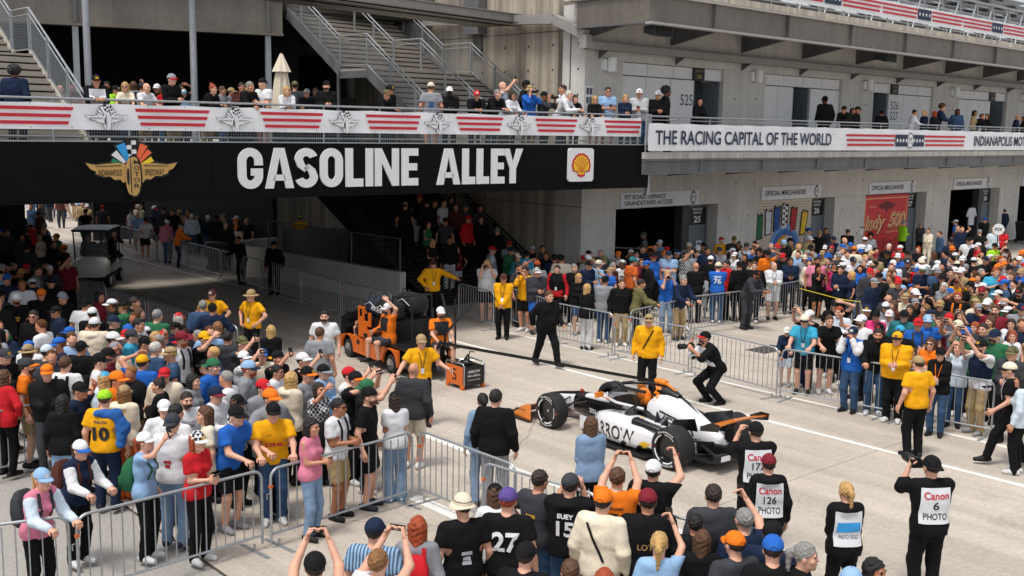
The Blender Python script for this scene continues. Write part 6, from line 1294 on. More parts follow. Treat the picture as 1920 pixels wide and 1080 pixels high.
# one line per person: x y (top of the head in the photo)  facing (0 = to the camera, 90 = picture right, 180 = away)  pose build head/hair top bottom extras
CROWD = {
'br': '''27 124 180 st m n/ak4 jN pK
180 141 30 le m cK/sd2 jK pK bibW
234 154 10 ra f n/ly1* tI pJ
275 158 60 ra m n/n1 tW pT
322 139 60 fo m cGR/sd1 jK pT phone
400 158 60 le f n/ur1 jK pT
469 153 60 ra m n/sg2 jK pN
492 147 330 fo m bK/sd1 tW sT phone
538 162 20 le f n/by1 jW pN
612 152 20 fo m bK/sd1+ jK pK phone
724 169 60 le m cFc/sd2 jK pK
808 155 190 st m cC/sb2 tG sT
843 163 10 fo m cW/sk5+ jK pK phone
894 170 10 le m cR/sd2 jK pK
933 168 40 le m n/sg1 jK pN
962 172 40 ra f n/bd2* jW pK
994 160 20 ey f uT/sb1 jB pT camera
1021 172 60 ey m cK/sk3 jD pK camera
1067 170 60 le m n/sw1 jW pN
1079 178 20 ra f n/lk1 jK pK
1116 180 10 ra f n/by1* jK sT
1140 163 10 fo m n/sk2* tL sT phone
1173 177 10 fo f n/ly1 jN pJ phone
1199 167 350 fo m cW/sg2 jWs pJ phone''',
'bk': '''113 166 40 st m n/n1 tG pK
133 155 60 st m n/sd2 tM pK
200 153 20 st m n/sk3 jK pK
217 161 60 st m cK/sd2 jU pK
250 153 200 on f n/lb2 jG pK
267 155 180 st m cD/sd2 tK pK
294 158 0 fo m cW/sd2 jK pK
308 161 20 st f n/lr1 tR pJ
340 158 10 st m n/sk3 jK pK
344 168 20 st m cWA/sd1 tL pK
417 162 90 st m n/sb2 tG pJ
434 165 80 st m cT/sd2 jG pK
441 170 300 st f n/lb1 jK pK
453 155 30 st m n/sd2 jM pK
463 157 60 st f n/lb1 jT pK
553 153 180 st m cFc/sd2 tD pK packD
575 167 0 st m cG/sd2 jK pK
592 165 20 st f n/ld3 jN pK
731 160 60 st m cK/sd2 jK pK
942 153 70 on m n/n1 jQ pK phone
988 151 60 st m cK/sk4 jK pK
1055 159 300 st m n/sd2 tW pK''',
'ba': '''1234 170 10 fo m cW/sd2* jK pK phone
1251 152 90 st m n/ak4 jK pK
1313 183 20 ra f n/lk2* jK pK
1547 180 200 st h cK/sk4 jK pK
1583 199 320 le m cK/sd2 jK pK
1600 202 30 ra f n/lk3 jK pK
1609 200 60 st m cK/sd2 jK pK
1653 207 180 st m cK/sd3 jK pK
1716 206 90 ra f n/ud2 jW pJ
1733 207 290 fo f n/ly1 jN pK
1752 208 200 st f n/br1 jK pK
1768 195 60 ra m n/ab1 jN pK
1796 204 0 st m n/bd4 jJ pK
1828 207 60 st f cMT/ld3 jT pK
1841 213 90 le m n/sb2 jK pK
1851 214 300 st f n/lb2 jK pK
1908 215 80 st m n/n2 jN pK
1918 218 250 st f n/bb1 jK pK''',
'ce': '''1030 545 35 wa h n/sb1 jK pK
1217 590 345 st m cT/sg1* jY pK strap
1324 622 290 ph m cKR/sd2+ jK pK bibW camera
1722 668 195 st m cT/sd1 tY pK
930 730 165 st m n/sk1 jK pG
905 737 195 st f n/tk1 jj pj
1108 781 195 fo f n/bb1 jj pK
790 628 20 sp m cT/sb1 tY pK tagW
776 680 165 st m n/n2 jDs sC
608 582 5 st m n/sk1+ tW pG
600 613 170 st m n/sb2 tG pK
513 452 350 st m cK/sd3 jK pK
944 514 350 cl m cM/sd2 jY pK tagW
812 487 20 po m cM/sd2 jY pK tagW
1418 792 185 ey m cK/sd1 jK pK bib172
1442 852 180 st f cXH/sd1 hK pj bib126
1587 903 185 fo f n/ty1 hK pK bibvid
1748 856 185 ey m bK/sd1 jK pK bib6 camera
1893 680 250 wa m cIK/sd1* tK pK packW
1916 700 230 st f n/lk2 jQ pK''',
'cm': '''913 487 0 ey m n/sy1 tW sK phone
985 500 340 ey m n/sk2* jY sK phone
1007 502 10 fo m cWk/sd2 hD sB phone
1045 497 0 st m n/sd1 jR pK tagW vestK
1077 495 20 st m n/sg1+ jK pK
1086 513 30 fo f n/ly1* jK sJ tagW
1102 532 140 fo f n/ly1 jK pW
1135 518 170 fo m cK/sd2 jG pJ
1123 488 120 st m cC/sg1 tL pJ
1103 478 20 st m cW/sd2 tG pK
1104 489 60 st m cK/sd2* jN pK
1132 480 40 st m cF/sg1 tD pK
1150 493 40 st f n/bg2 jM pK
1167 488 200 fo f cW/lb1 tW pK
1166 523 20 st m n/sb1 hK pT
1203 523 110 ra m n/sd2 hF pK
1252 508 340 ey m n/sy1 tB pj phone
1225 475 30 st h cKX/sd2* vB pK
1254 470 330 fo m cN/sg1* tL pK
1203 485 20 st f n/lb1* jX pK
1193 470 20 st m n/sk2 tK pJ
1187 482 110 st m cS/sd2 tZ pK
1207 435 250 st m cG/sg1 jG pK
1205 460 0 st m n/sd1 jN pK
1237 450 320 st m cQ/sg1 jL pK
1228 457 0 st m n/sk2* jD pK
1269 468 20 st m cNL/sd2+ tK pK
1017 460 0 st m n/sk2 tD pK
997 460 60 st m cG/sd2 jK pK
973 493 40 st m n/sk2 tD pK
1040 477 180 st m cK/sd2 jN pK
1053 478 170 st m cK/sd2 jI pK
988 470 200 st m cK/sd2 jA pK
955 452 30 st m cR/sd2 tG pK
958 463 60 st m cN/sd2 jE pK
923 462 100 st m cR/sg1 tQ pJ
970 475 80 st f cC/lb1 jS pK
1007 489 200 st m cZ/sd2 tG pK
883 440 165 st m cW/sd2 jG sT
858 462 0 hi f n/lb1 vX pWk''',
'ts': '''812 447 30 fo f n/ly2 vK pJ
803 415 60 fo f n/ld2 vE pK
835 408 20 st m cK/sd2 tD pK
878 408 60 st m cR/sd2 jR pK
902 407 0 st m n/sd2 jK pK
843 445 30 st m n/sk3 jK pWk
832 377 60 st m n/sd1 tW pK
815 370 60 st m n/sd2 hG pK
855 380 0 st m n/sb2 jM pK
873 378 60 st m cS/sd2 tJ pK
787 360 20 st m cR/sd2 tK pWk
760 381 170 st m cT/sd2 tK pK
932 427 20 st m cG/sd1* jK pK
800 375 200 st m n/sd2 jK pK
845 365 60 st f n/ld2 jD pK
900 385 40 st m n/sd2 jD pK''',
'rf': '''1476 614 0 ra k cW/sb1 jN sQ
1509 591 340 ra m cIK/sd1* tA sK tagW
1556 591 345 ra m n/sb1 tK sK
1600 613 330 ey m cN/sk2 jB pJ tagW phone slW
1647 616 330 ra m n/sd2+ jK pJ
1683 623 330 fo m cYK/sd1 hY pK tagW
1712 652 330 fo k n/lb1 jN pK
1764 652 320 fo f cK/sd1 jK pJ tagO
1745 633 330 st f n/lb1* tO pK
1842 637 300 up m cK/sd1+ jW pT phone vestN
1866 618 310 st h cN/sd1+ jE pK
1899 650 320 fo m cFc/sg1 jD pK
1899 620 320 st f n/lr1 vW pJ
1797 642 320 up f n/lb1 jQ pJ
1518 582 300 up m cW/sd1 jK pN phone
1567 562 330 st m cK/sg1* tK pK
1574 575 310 st m n/sr1 hQ pK
1616 591 320 on m cW/sd1+ tW pK phone
1626 572 320 st m cNW/sd2 tK pK
1643 582 320 st f cK/sd2 jH pK
1649 606 330 st f cK/ld2 jK pK
1668 582 310 st f cW/sd1 jW pK
1696 582 330 st m cK/sd1 hS pK
1688 611 340 st m cAK/sd2 tK pK
1722 597 0 fo m cR/sd1 tB pK packD''',
'rc': '''1675 563 300 st f n/lb1 jM pK
1661 567 320 st f cWN/lb1 jG pK
1707 571 310 st f n/ld2 jK pK
1735 570 300 st f n/bn1 jZ pK
1717 542 20 st m cW/sd2 jN pK
1730 498 10 fo m cWE/sd3 tN pK phone
1702 485 340 fo m cN/sd2 tD pK phone
1677 507 340 fo f n/ub1 hQ pK phone
1640 498 0 st f n/lk1 jK pK
1613 497 0 fo f n/bd2 jB pj tagW phone slW
1577 498 340 fo m n/sk2 jN pK tagW
1535 497 0 ey f n/lk3* tK sK tagW phone
1565 493 330 on f n/lk3 tH pK phone
1600 482 0 fo m cN/sd2* tW pJ phone
1623 477 0 st m n/sy1 tL pK
1642 475 0 st m cX/sd1+ tT pK
1483 483 0 fo m n/sk3 jN pK phone
1452 492 0 fo m n/n1 jW sW tagD
1418 507 20 le m cK/sd3+ hD pD
1415 490 0 st m n/sb1 jK pK
1387 490 180 st m cK/sd2 jK pK
1363 488 300 st m n/sk2 jR pK
1347 492 175 st m cC/sb1 tB pJ num76
1333 480 160 st m cW/sd2 jK pK
1318 515 345 ra k n/sy1 hG pG
1305 492 175 st m n/n2 jK pK
1282 517 25 ra m n/sg1 jN pT
1286 471 30 on m n/sd2 tWk pK
1305 470 20 st f n/lk1 tW pK
1292 455 0 st m cC/sd1 jG pK
1308 462 20 st f cW/ld1 tW pK
1327 463 20 st m n/sk3 jN pK
1320 455 40 st m cK/sd2 tD pK
1349 463 0 st m cN/sd1* tG pK
1353 445 20 st m cRW/sr1+ tY pK
1377 443 350 st m cF/sd1 tD pK
1385 453 0 st f n/ud3* tK pK
1400 455 0 st m cD/sg1* tQ pK
1415 452 320 st f n/ud3 tK pK
1378 473 320 st f cW/ld1 jW pK
1397 476 330 st f n/ld3 jK pK
1425 465 60 st m cK/sd2 jK pK
1440 470 20 st m cK/sd2 jO pK
1446 455 0 st m n/sg1 jK pK
1470 450 0 st m cL/sg1* jK pK
1482 446 60 st m cK/sd1 tD pK
1498 457 20 st f n/by1 jI pK
1468 475 340 st m cR/sd2 jK pK
1497 470 350 fo m n/sd1* jL pK
1509 478 10 st f cC/lb1 jG pK
1518 487 0 st f n/lb1 jI pK
1533 482 0 st m n/sk3+ tP pK
1517 427 90 st m cB/sd1 tW pJ
1519 443 20 st m cW/sg1 jT pK
1537 432 0 st m cT/sg1 tK pK
1549 427 10 st f n/ld2 jD pK
1563 443 20 st m cN/sd2 jN pK
1547 460 340 st f cW/ld2 tB pK
1522 467 40 st f n/lk2 jT pK
1580 458 60 st m cB/sg1 tW pK
1573 473 20 st m cG/sd1 tD pK
1584 445 20 st m n/n1 tG pK vestD
1590 430 0 st m cD/sd1* jK pK
1602 462 180 st m cO/sb1 tC pK
1622 445 0 st h cWK/sd1 tW pK
1633 437 330 st f n/ak3 jG pK
1643 464 30 st f n/lk2 jN pK
1667 457 330 st m n/sw1 jK pK
1688 460 330 st m cWR/sd1 jR pK
1664 470 20 st m cK/sd3 jK pK
1684 475 330 st m cW/sd1+ tB pK
1675 488 340 st m cW/sd1 tW pK
1701 470 10 st m cK/sd1+ tD pK
1722 462 320 st f n/lr1 jK pK
1695 413 80 fo m cG/sg1 jU pK
1727 417 320 fo f cG/ld1 jD pK
1741 428 330 fo f n/ub1 jI pI
1762 433 250 st m n/sb1 jJ pK
1792 412 240 st m cW/sd1 jB pK packX
1797 424 20 st f n/ly1 tM pK
1804 424 0 st m n/sb1 jN pK
1783 448 0 st m cK/sd2* jN pK
1817 445 330 st m cK/sd1+ tW pK
1835 452 340 st m n/sk1 jK pK
1847 408 0 st m cB/sd1 jK pK
1837 430 175 st m n/sg1 tK pK
1864 427 20 st m cYK/sd1 jQ pK
1880 427 330 st m cW/sd1 tR pK
1883 392 200 wv m n/sd2 jN pJ
1866 456 30 st m cK/sd2 jU pK
1826 483 170 st m cW/sd1 tK pK
1805 480 300 st m cW/sd1 jK pK
1791 474 320 st m cWE/sd1 jI pK
1773 470 250 st m n/sk2 jN pK
1785 479 260 st m n/sk2 tJ pK
1751 473 200 st f n/lb1 jD pK
1767 493 300 wv m n/sk2 tK pK
1782 503 350 st m n/sk1 tK pK
1803 502 300 st m cW/sd1 tT pK
1728 484 340 st m cC/sg1 jG pK
1827 507 250 st f n/lb1 jT pK
1795 521 320 up m cK/sd2 jY pK phone
1820 527 190 st m cK/sd2 tK pK
1867 502 0 st m n/sr1 tA pK
1878 480 20 st m n/sr1 jO pK
1880 518 300 st m cR/sd1 tK pK
1903 485 340 st f n/ud2 jD pK
1898 510 300 st f n/lb1 jB pK
1915 503 300 st m cT/sg1 hB pK
1911 540 330 st m cK/sd1+ jK pK
1842 537 330 st m cX/sd1+ tF pK
1852 560 320 st m cW/sd1 jK pK
1867 571 310 st m n/sb1+ tX pK
1883 560 320 st m cW/sd2+ jE pK
1797 547 320 st m n/sr1+ tK pK packO
1770 530 330 st f n/bw1 jG pK
1763 563 320 st m cT/sg1* jD pK
1746 545 320 ey m cK/sd2 jK pK camera
1803 583 310 up f n/lb1 tK pK phone
1780 588 330 st m cR/sg1 tG pK
1740 591 340 st m cL/sd1 tB pK
1763 594 320 up f n/lb1 tX pK phone
1797 601 300 up m cC/sd2 tG pK phone
1813 614 330 up m cB/sd1+ jE pK phone
1844 606 300 st m n/sd1 jD pK
1828 604 310 st f n/lr1 jK pK
1857 593 310 st f n/lb1 tT pK
1897 598 320 st f n/ld1 jW pK
1916 570 330 st m cN/sd1 jG pK''',
'lf': '''80 880 60 ra f cL/ty1 tP pK packD slQ
152 827 60 ra f cWB/tb1 jN pK packM slW
271 811 80 on f cW/tr1 tL pK packE phone
371 810 60 fo f cWk/lr1 tR pK phone
444 762 60 ra m cK/sd1 tB sK
512 756 20 ra m cK/sb1 tY pJ dhl
585 784 70 fo f n/lk2 vP pj phone
635 747 70 fo m n/sk3* tW sT packK
693 727 80 st m bK/sb1+ tK sK flag
740 735 200 fo f cK/ld2 tW wj
323 776 170 fo m bD/sd1 tW pj
196 732 180 st m cU/sb1 tY pN num10 drape
50 672 110 st m cDO/sd1+ tO sT packK
117 740 185 st f n/lk2 jK sL
150 717 80 wv m cK/sd2 tN pK''',
'lc': '''30 550 20 st m cW/sd1+ tK pK
77 542 30 st m cO/sd2 jK pK
62 582 10 st m n/sd2* jK pK
117 548 60 st m cG/sd2 jK pK
160 560 190 st m cK/sd2 tW pK
187 547 80 st f n/lk2 jX pK
218 562 150 st k n/sy1 tE pK
252 557 80 st m n/sd2 jK pK
262 577 100 st f n/lb1 jD pK
295 580 150 st m n/sg1 tE pK
335 587 160 st f cR/bw1 jK pK
380 563 180 st m n/sg1 jJ pK
398 569 180 st m cK/sd2 jN pK
408 603 170 st f n/ln1 jD pK
260 597 70 st m n/sk2 tW pK
293 622 90 st f n/by1 jK pK
427 621 170 st m n/sk2 jD pK
508 610 180 st f n/by1 jK pK
173 577 170 st m cW/sd2 tK pK
177 596 170 st m cW/sd2 hC pK
213 592 100 st m cN/sg1 jK pK
213 623 90 st m cW/sk3 jR pK
247 618 80 st m cD/sd1 jA pK
272 631 90 st m cK/sd2 hG pK
292 641 150 st m n/sw1 tJ pK
341 624 60 st m oX/sr1+ vW pK packK
383 622 80 on m cY/sd1* tK pK packK
453 631 70 on m cFc/sd1 jD pK phone
53 648 170 st f wT/lb1 jK pK
88 647 170 st m cQ/sd1 tD pK
152 640 170 st m cK/sd2 jK pK
117 625 60 st f cK/ln1 tR pK
122 668 165 st m n/sb1 tW pK packK
187 663 90 st m cK/sd1 tW pK packK
203 653 80 st m cK/sd2 jX pK
197 698 165 st f cA/ly1 jQ pK
220 697 60 st m cO/sd2 hO pK
267 666 150 wv m cYK/sd2 jB pK
400 673 70 st m bE/sd1 jB pK
363 701 60 st f n/lk1 hG pK
467 677 80 st m cLN/sr1+ hG pK
457 659 70 up f cW/sd1 tWs pK phone
520 684 70 fo f n/sk2* jW pK
547 697 150 st f n/by1 hC pK
567 662 70 on m cW/sd1* tK pK phone
577 688 80 st m cKO/sr1 tG pT
607 684 80 st m cKG/sg1* jL pK
654 689 70 on m cR/sd1 jW pK phone
666 697 60 up m cKO/sd1 hK pK phone
687 712 80 up m bE/sd1 hK pK phone
598 717 60 on f n/ld2 tWk pK
494 712 70 st m cR/sd1 hG pK
508 730 80 st m cO/sd1 jG pK
446 741 70 fo f cK/bb2 tWk pK
404 726 80 fo m cNX/sk1 jW pK phone
350 735 20 st m n/sd1+ tW pK brick
383 761 290 st f n/lb1 tI pK
308 751 40 st m cW/sd1 tW pK
330 757 170 st m n/sk2 tW pJ
233 723 180 st f cT/bn1 hI wZ
296 709 270 st f n/ud1 jK pK
8 655 80 st m cD/sd1 jK pK
8 693 170 st f n/lb1 jR pK
520 658 80 on m bKY/sd2 tK pK phone
397 543 0 st m cM/sg1 tY pK
470 545 350 hi m wT/sg1 tY pK tagW''',
'fg': '''703 973 180 st m cN/sd1 tLp pJ
708 1031 170 up m n/sn1 tW pK phone
783 968 180 st f n/lr1 jG pK packR
867 926 180 st m uC/sd1 tK pK
953 916 175 st m cV/sr1 tK pK num27
928 908 185 st f cK/lb1 hW pK
1013 881 150 hi m n/sd2 tD pJ
1070 889 175 ey m cD/sd1 hK pJ num15
1132 919 170 st m cO/sd1 jI pK strapb
1158 877 180 up m n/sb1 tO pK num7 phone
1225 864 175 on m cW/sd1 hK pK phone
1215 918 180 st h cX/sd2 jK pK lotus
987 1018 165 st m cK/sd1 tK pK
1237 998 180 on f n/ty1 tL pK phone
1070 1049 180 st m n/sb1 tG pK
1133 1066 170 st f n/lr1 tX pK
1338 908 180 st m n/sd1 jD pK
1305 964 180 st m n/sk2 jK pK
1317 994 180 st f n/lb1 jK pK
1397 954 175 on m n/sg1 tN pK phone
1378 998 180 st m cO/sd1 tD pK
1450 979 130 st m cKU/sd2 tN pK
1513 1018 90 fo f n/tg1 jK pK camera
1643 1048 60 st f n/lk3 jK pK
1597 1066 180 st m cL/sd1 tG pK
590 1038 180 up m cKD/sd1 tK pK phone
1450 1005 170 st m cB/sd1 tK pK''',
'fb': '''258 398 20 ra m n/n1* tL sC
273 408 40 ra m cK/sd2 tWk sK
313 412 60 st m cW/sd2 jP pJ
340 418 110 ra m cD/sg1 jO pN
375 388 100 st m cW/sd1 tG pJ
369 400 60 st m cE/sd1 jK pK
360 401 20 st m cC/sd1 jQ pJ
329 384 330 st m n/sd2 jL pK
246 392 20 st f cD/lb1 vW pJ
405 403 10 st m cK/sk4 jK pK bibW
423 417 10 st m n/sg1 jK pK
443 405 280 st m cW/sd1 jK pK bibW
446 443 330 ra m n/sk2 jK pK
563 404 180 st m cUY/sd2 tY pK
213 432 60 sq m n/sd1 jK pK bibW camera''',
'tu': '''75 379 90 st m cD/sd2 jK pK
40 438 60 st f n/ld2 jD pK
82 428 80 st f n/ly1 jK pK
50 458 170 st m n/sd2 hD pK
100 451 60 st m n/sd2 jK pK
70 498 100 st m n/sd2 jG pK packK
125 484 60 on m n/sd1 tX pK
12 430 90 st m n/sd2 jD pK
15 490 80 st m cK/sd2 jK pK
95 520 60 st m cK/sd2 jK pK''',
'fa': '''160 392 180 st m cK/sk2 tK pK logo
192 385 180 st m cR/sd2 tD pK vestU
184 379 170 st m cT/sd2 tT pJ
120 353 290 wa m n/sd2 tN pC
103 355 180 st f n/ld2 jL pJ
140 352 20 st m n/sd2 tR pT
150 366 30 st m cK/sd2 tQ pJ
206 362 160 st m n/sg1 tQ pT
232 360 0 st m n/sd2 jK pK
268 372 60 st f n/ud1 tP pK
256 383 40 st f n/lb1 tM pK
296 375 0 st m cG/sd1 tO pK
312 364 180 st m n/sg1 jG pK
290 362 20 st f n/lb1 tR pK
245 372 10 st m n/sk2 tN pK
330 366 200 st m cN/sd2 tB pK
170 358 60 st f n/lb1 jK pK
220 368 20 st m cC/sd1 tW pK'''}
CN = dict(K='black', W='white', G='grey', D='charcoal', N='navy', B='blue', L='light blue', R='red', O='orange', Y='yellow', E='green', T='tan', C='cream', P='pink', V='purple', M='brown', S='teal', A='sky blue', U='lime', J='denim', j='pale denim', H='magenta', Q='pale grey', X='maroon', F='olive', Z='rust', I='beige')
HN = dict(s='hair', l='long hair', t='ponytail', u='hair bun', a='curly hair', b='bobbed hair', n='')
HCN = dict(k='black', d='dark', b='brown', n='light brown', y='blonde', g='grey', w='white', r='red')
TN = dict(t='t-shirt', j='jacket', h='hoodie', v='sleeveless top'); BN = dict(p='trousers', s='shorts', w='wide trousers')
ZN = dict(br='at the bridge rail', bk='behind the bridge rail', ba='on the garage balcony', ce='on the open concrete', cm='by the tunnel mouth', ts='on the shaded stairs', rf='in the right front row', rc='in the right crowd',
          lf='at the left barriers', lc='in the left crowd', fg='in the foreground', fb='beside the shaded alley', tu='in the dark under the bridge', fa='at the alley far end')
GN = dict(br='people leaning along the bridge rail', bk='people behind the bridge rail', ba='people on the balcony', ce='people on the open concrete', cm='people by the tunnel mouth', ts='people on the shaded stairs', rf='right front row', rc='right crowd', lf='people at the left barriers', lc='left crowd', fg='foreground spectators', fb='people along the shaded alley', tu='people in the dark under the bridge', fa='people at the far end of the alley')
PA = dict(fo='hands together in front', up='arms raised', on='one arm raised', ey='hands at the face', ra='hands on the rail', le='leaning on the rail', hi='hands on hips', cl='hands clasped', wv='hand at the face')
class Sp: pass
def parse():
    out = []
    for zone, txt in CROWD.items():
        for ln in txt.strip().split('\n'):
            p = ln.split(); s = Sp(); s.zone = zone; s.x, s.y, s.face = float(p[0]), float(p[1]), float(p[2]); s.pose = p[3]; s.kid = p[4] == 'k'; s.build = {'k': 'f'}.get(p[4], p[4]); s.female = p[4] == 'f'
            hd, _, hr = p[5].partition('/'); s.hat = hd[0]; cs = [c for c in hd[1:] if c in COL]; s.hpat = next((c for c in hd[1:] if c in 'kc'), ''); s.hc = cs[0] if cs else None; s.bc = cs[1] if len(cs) > 1 else s.hc
            s.shades = '*' in hr; s.beard = '+' in hr; hr = hr.strip('*+').replace('*', '').replace('+', ''); s.hs = hr[0]; s.hcol = hr[1] if hr[0] != 'n' else 'd'; s.skin = hr[-1]
            rr = random.Random(int(s.x*17+s.y*3)); ordn = zone in ('rc', 'lc', 'cm', 'fa', 'tu', 'bk', 'rf', 'fg')
            if ordn and zone != 'fg' and s.build == 'm' and not s.kid and rr.random() < .2: s.build = 'h'
            if ordn and s.pose == 'st' and zone != 'fg' and rr.random() < .45: s.pose = rr.choice(['fo', 'cr', 'cl', 'wv', 'hi', 'fo'])
            if ordn: s.face += rr.uniform(-22, 22)
            s.tk, s.tc = p[6][0], p[6][1]; s.tp = p[6][2:] or ''; s.bk, s.bcol = p[7][0], p[7][1]; s.bp = p[7][2:] or ''; s.ex = p[8:]; out.append(s)
    return out
PEOPLE = parse()
def head_top(s):
    J = skeleton(s.pose, s.build); h = J['head'] @ Vector((0, .0, .13)); return h
BASEH = {'m': 1.0, 'f': .945, 'h': 1.02}
def solve(s):
    s.wid = .98 if s.female or s.kid else 1.04
    """place the person so that the top of the head meets its pixel"""
    h = head_top(s); yaw = radians(s.face); rs = random.Random(int(s.x*13+s.y*7)); k = BASEH[s.build]*(.985+.05*rs.random())*(.80 if s.kid else 1)
    s.z0 = 0.0; d = ray(s.x, s.y)
    if s.zone in ('br', 'bk', 'ba'):
        F, t = (FR, .42) if s.zone == 'br' else (FR, 4.4+2.5*rs.random()) if s.zone == 'bk' else (FB, -2.55)
        if s.zone == 'bk' and s.x > 700: t = 1.1
        if s.zone == 'ba' and s.x in (1547, 1653): t = -1.6
        s.z0 = 4.87 if s.zone != 'ba' else 4.852; n = np.array(F)[:3, 1]; o = np.array(F)[:3, 3]+n*t; q = ((o-CAM) @ n)/(d @ n); P = CAM+q*d
        k = min(max((P[2]-s.z0)/h.z, k*.86), k*1.14)
    elif s.zone == 'ts':
        best = None
        for q in np.arange(20, 60, .02):
            P = CAM+q*d; t = (P-KO) @ BV; zs = max(0, min(4.2, (t-1.7)*.5526)); e = P[2]-(zs+h.z*k)
            if e <= 0: s.z0 = max(0, round(zs/.168)*.168); break
    else:
        q = (s.z0+h.z*k-CAM_H)/d[2]; P = CAM+q*d
    s.k = k; s.P = np.array([P[0], P[1]]); s.d = d
for s in PEOPLE: solve(s)
# ease overlaps: slide along the line of sight (height follows), never sideways
grd = [s for s in PEOPLE if s.zone in ('rf', 'rc', 'cm', 'lf', 'lc', 'fg', 'fb', 'fa', 'tu')]
for it in range(40):
    for i, a in enumerate(grd):
        for b in grd[i+1:]:
            dv = a.P-b.P; L = math.hypot(*dv)
            if L < .44:
                f, g_ = (a, b) if a.y >= b.y else (b, a)      # the lower one in the picture is nearer
                for q, sg_ in ((f, -1), (g_, 1)):
                    dd = q.d[:2]/np.linalg.norm(q.d[:2]); newP = q.P+sg_*dd*.03; hz = CAM_H+q.d[2]*(newP @ dd)/np.linalg.norm(q.d[:2]); kk_ = (hz-q.z0)/head_top(q).z; base = BASEH[q.build]*(.8 if q.kid else 1)
                    if base*.89 < kk_ < base*1.09: q.P = newP; q.k = kk_
NIND = 291                                             # with the crew, drivers and riders: about 300 people as things
PEOPLE.sort(key=lambda s: -s.k*(1.3 if s.zone in ('br', 'ce') else 1.0)/np.hypot(*s.P))
REST = PEOPLE[NIND:]; PEOPLE = PEOPLE[:NIND]
# ---- labels that single each one out
def hatword(s):
    if s.hat == 'n': return ('bald head' if s.hs == 'n' else ('%s %s' % (HCN[s.hcol], HN[s.hs])))
    c = CN[s.hc]; pat = {'k': 'checked ', 'c': 'camouflage '}.get(s.hpat, '')
    return '%s%s' % (pat if pat else c+' ', {'c': 'cap', 'b': 'backward cap', 'w': 'straw hat', 'u': 'bucket hat', 'o': 'wide brimmed hat'}[s.hat])
def topword(s): return '%s%s %s' % (CN[s.tc], {'k': ' checked', 's': ' striped', 'p': ' plaid'}.get(s.tp, ''), TN[s.tk])
def base_label(s): return 'person with %s in %s' % (hatword(s), topword(s))
def full(s, n):
    L = base_label(s)
    if n > 0 and s.pose in PA: L += ' '+PA[s.pose]
    if n > 1: L += {'p': ' and %s trousers', 's': ' and %s shorts', 'w': ' and wide %s trousers'}[s.bk] % CN[s.bcol]
    L2 = L+' '+ZN[s.zone]
    return L2 if len(L2.split()) <= 16 else base_label(s)+' '+ZN[s.zone]
from collections import defaultdict
lv = {id(s): 0 for s in PEOPLE}
for n in range(3):
    cnt = defaultdict(list)
    for s in PEOPLE: cnt[full(s, lv[id(s)])].append(s)
    for k, v in cnt.items():
        if len(v) > 1:
            for s in v: lv[id(s)] = min(2, n+1) if s.pose in PA or n else 1
for s in PEOPLE: s.label = full(s, 0)
for n in (0, 1):
    cnt = defaultdict(list)
    for s in PEOPLE: cnt[s.label].append(s)
    for k, v in cnt.items():
        if len(v) > 1:
            for s in v: s.label = full(s, n+1) if n == 0 else s.label
cnt = defaultdict(list)
for s in PEOPLE: cnt[s.label].append(s)
used = set(k for k, v in cnt.items() if len(v) == 1)
for k, v in cnt.items():
    if len(v) > 1:
        for s in v:
            near = sorted((o for o in PEOPLE if o is not s and o.zone == s.zone and (hatword(o), topword(o)) != (hatword(s), topword(s))), key=lambda o: abs(o.x-s.x)+1.3*abs(o.y-s.y))
            ok = False
            for o in near[:12]:
                rel = 'left of' if s.x < o.x-6 else 'right of' if s.x > o.x+6 else 'behind' if s.y < o.y else 'in front of'
                for ow in (hatword(o), topword(o)):
                    for st in (full(s, 0), base_label(s)):
                        c = '%s %s the %s' % (st, rel, ow)
                        if not ok and c not in used and len(c.split()) <= 16: used.add(c); s.label = c; ok = True
                if ok: break
# ---- assemble
PH_M = mat('phone_black', '#0f1013', .3); PH_S = mat('phone_screen', '#2b3138', .1); CAM_M = mat('camera_black', '#121315', .5)
pq = MB(); pq.loft([rrect(0, 0, .037, .075, .01, 3) and [(p[0], p[1], z) for p in rrect(0, 0, .037, .075, .01, 3)] for z in (-.004, .004)]); PHONE = pq.mesh('phone_body', PH_M)
pq = MB(); pq.add([(-.033, -.07, -.0046), (.033, -.07, -.0046), (.033, .07, -.0046), (-.033, .07, -.0046)], [(3, 2, 1, 0)]); SCREEN = pq.mesh('screen', PH_S)
cq = MB(); cq.loft([rrect(0, 0, .07, .05, .012, 3) and [(p[0], y, p[1]) for p in rrect(0, 0, .07, .05, .012, 3)] for y in (-.03, .03)]); cq.box((0, 0, .06), (.05, .05, .03)); CAMB = cq.mesh('camera_body', CAM_M)
def lens_me(L, r, white=False):
    q = MB(); q.lathe([(0, 0), (.035, 0), (.036, L*.3), (r, L*.45), (r, L), (r*.85, L), (r*.8, L*.93), (0, L*.92)], 18, M=Matrix.Rotation(pi/2, 4, 'X')); return q.mesh('lens', CAM_M, False)
LENS, LENSL = lens_me(.14, .042), lens_me(.24, .055)
bq = MB()
def pack_rings():
    R = []
    for z, hw, d0, d1 in ((0, .11, .02, .13), (.03, .14, .0, .17), (.2, .15, .0, .19), (.34, .135, .0, .16), (.43, .10, .01, .11), (.45, .06, .02, .07)):
        c = (d0+d1)/2; R.append([(x, y+c, z) for x, y in rrect(0, 0, hw, (d1-d0)/2, min(.045, (d1-d0)/2*.9), 3)])
    return R
bq.loft(pack_rings()); PACK = bq.mesh('pack_body', FAB, True); bq = MB(); bq.loft([[(x, y, z) for x, y in rrect(0, .2, .11, .03, .02, 3)] for z in (.04, .2)]); POCKET = bq.mesh('pocket', FAB, True)
def body_frame(o): return o.matrix_basis
def own(o, col): o.color = col; return o
held_n = defaultdict(int)
